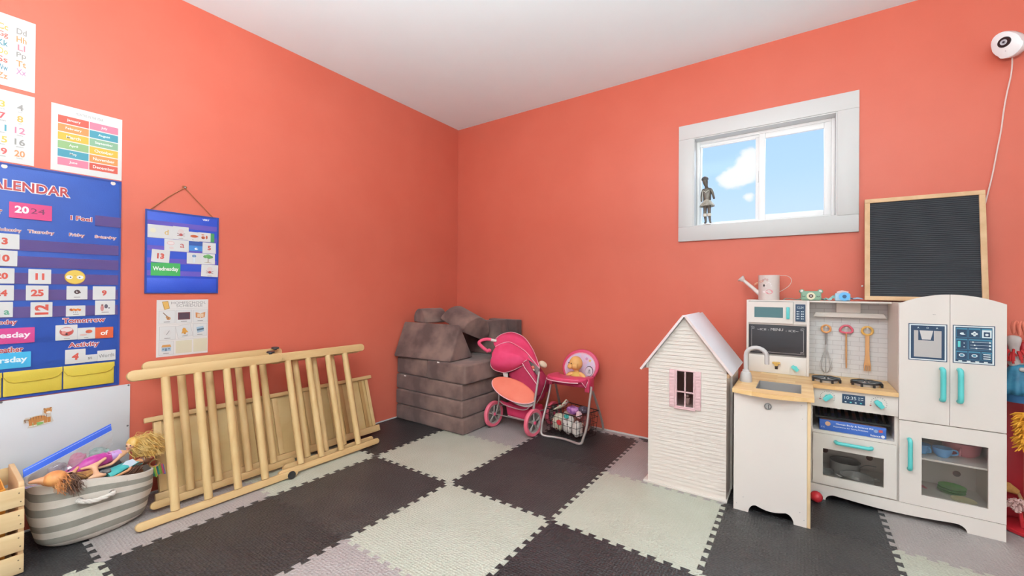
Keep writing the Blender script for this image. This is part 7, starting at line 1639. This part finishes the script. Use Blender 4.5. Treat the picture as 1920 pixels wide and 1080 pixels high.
for x in (-0.010, 0.006):
    m = MB(); m.tube(smooth_curve([g_(x, 0, 0.850), g_(x-0.001, 0, 0.885), g_(x+0.006, 0.004, 0.900), g_(x+0.014, 0.0, 0.880), g_(x+0.016, -0.006, 0.845)], 4), [0.007, 0.009, 0.011, 0.012, 0.012, 0.012, 0.012, 0.012, 0.012, 0.011, 0.011, 0.010, 0.010, 0.009, 0.008, 0.007, 0.006], PC, 10, flat=0.6); m.build('ear', pr2)
m = MB(); rn = random.Random(9); SC = mottled('red_yarn', '#A81F22', '#BC2C2C', 30, 0.85)
for i in range(26):
    a = rn.uniform(-2.8, 0.4); p = g_(-0.006+0.024*cos(a), 0.022*sin(a), 0.778+rn.uniform(-0.006, 0.008)); m.tube([p, p+Vector((0.012*cos(a), 0.010*sin(a), -0.012)), p+Vector((0.016*cos(a)+0.012*rn.random(), 0.012*sin(a), -0.05*rn.uniform(0.5, 1.0)))], 0.0038, SC, 6)
m.build('scarf', pr2)
m = MB(Matrix.Translation(g_(0.008, 0, 0))); n_ = 40; rings_ = []
for z, r in ((0.722, 0.024), (0.70, 0.034), (0.66, 0.046), (0.62, 0.054), (0.595, 0.058)): rings_.append([((r*(1+0.10*sin(9*2*pi*k/n_)*(0.722-z)/0.12))*cos(2*pi*k/n_), (r*0.8*(1+0.10*sin(9*2*pi*k/n_)*(0.722-z)/0.12))*sin(2*pi*k/n_), z) for k in range(n_)])
m.loft(rings_, mottled('teal_blue_tulle', '#1F5A78', '#3C86A4', 18, 0.5), True); sk2 = solid(m.build('skirt', pr2), 0.002)
m = MB(); m.lathe([(0.030, 0.560), (0.040, 0.562), (0.042, 0.600), (0.030, 0.600)], mottled('navy_cloth', '#1F4F78', '#27597F', 10, 0.8), 24, Matrix.Translation(g_(0.002, 0, 0))); m.build('shorts', pr2)
# brush and mop head on the base
m = MB(); rn = random.Random(3); MP = mottled('pink_mop_yarn', '#C9A09A', '#D6B2AA', 30, 0.9)
for i in range(110):
    a = rn.uniform(0, 2*pi); e = rn.uniform(-0.4, 1.2); d = Vector((cos(a)*cos(e), sin(a)*cos(e), sin(e))); p = Vector((3.408, -0.215, 0.115)); r = 0.036*rn.uniform(0.8, 1.2)
    m.tube([p+d*0.008, p+d*r*0.7+Vector((0, 0, 0.006)), p+d*r+Vector((0, 0, -0.008))], 0.0042, MP, 5)
m.ell((3.408, -0.215, 0.115), 0.018, MP); m.tube([(3.410, -0.212, 0.10), (3.416, -0.210, 0.060), (3.420, -0.208, 0.030)], 0.007, RS, 8)
solo('toy_mop', m, 'pale pink fluffy toy mop head leaning on the red stand base', 'toy mop', (3.42, -0.185, 0.03))
m = MB(); m.tube([(3.368, -0.118, 0.168), (3.40, -0.120, 0.162), (3.43, -0.122, 0.146)], [0.020, 0.022, 0.012], mottled('tan_brush', '#A8743C', '#B88448', 60, 0.85), 12); m.tube([(3.43, -0.122, 0.146), (3.455, -0.118, 0.085), (3.47, -0.112, 0.030)], 0.006, MATS['stand_pole'], 8)
solo('toy_brush', m, 'tan toy brush behind the pink mop head by the red stand', 'toy brush', (3.42, -0.1, 0.0225))
m = MB(); m.ell((2.708, -0.388, 0.0265), (0.026, 0.026, 0.026), RS); solo('red_ball', m, 'small red ball on the floor peeking out from behind the toy sink cabinet', 'ball', (2.705, -0.372, 0))
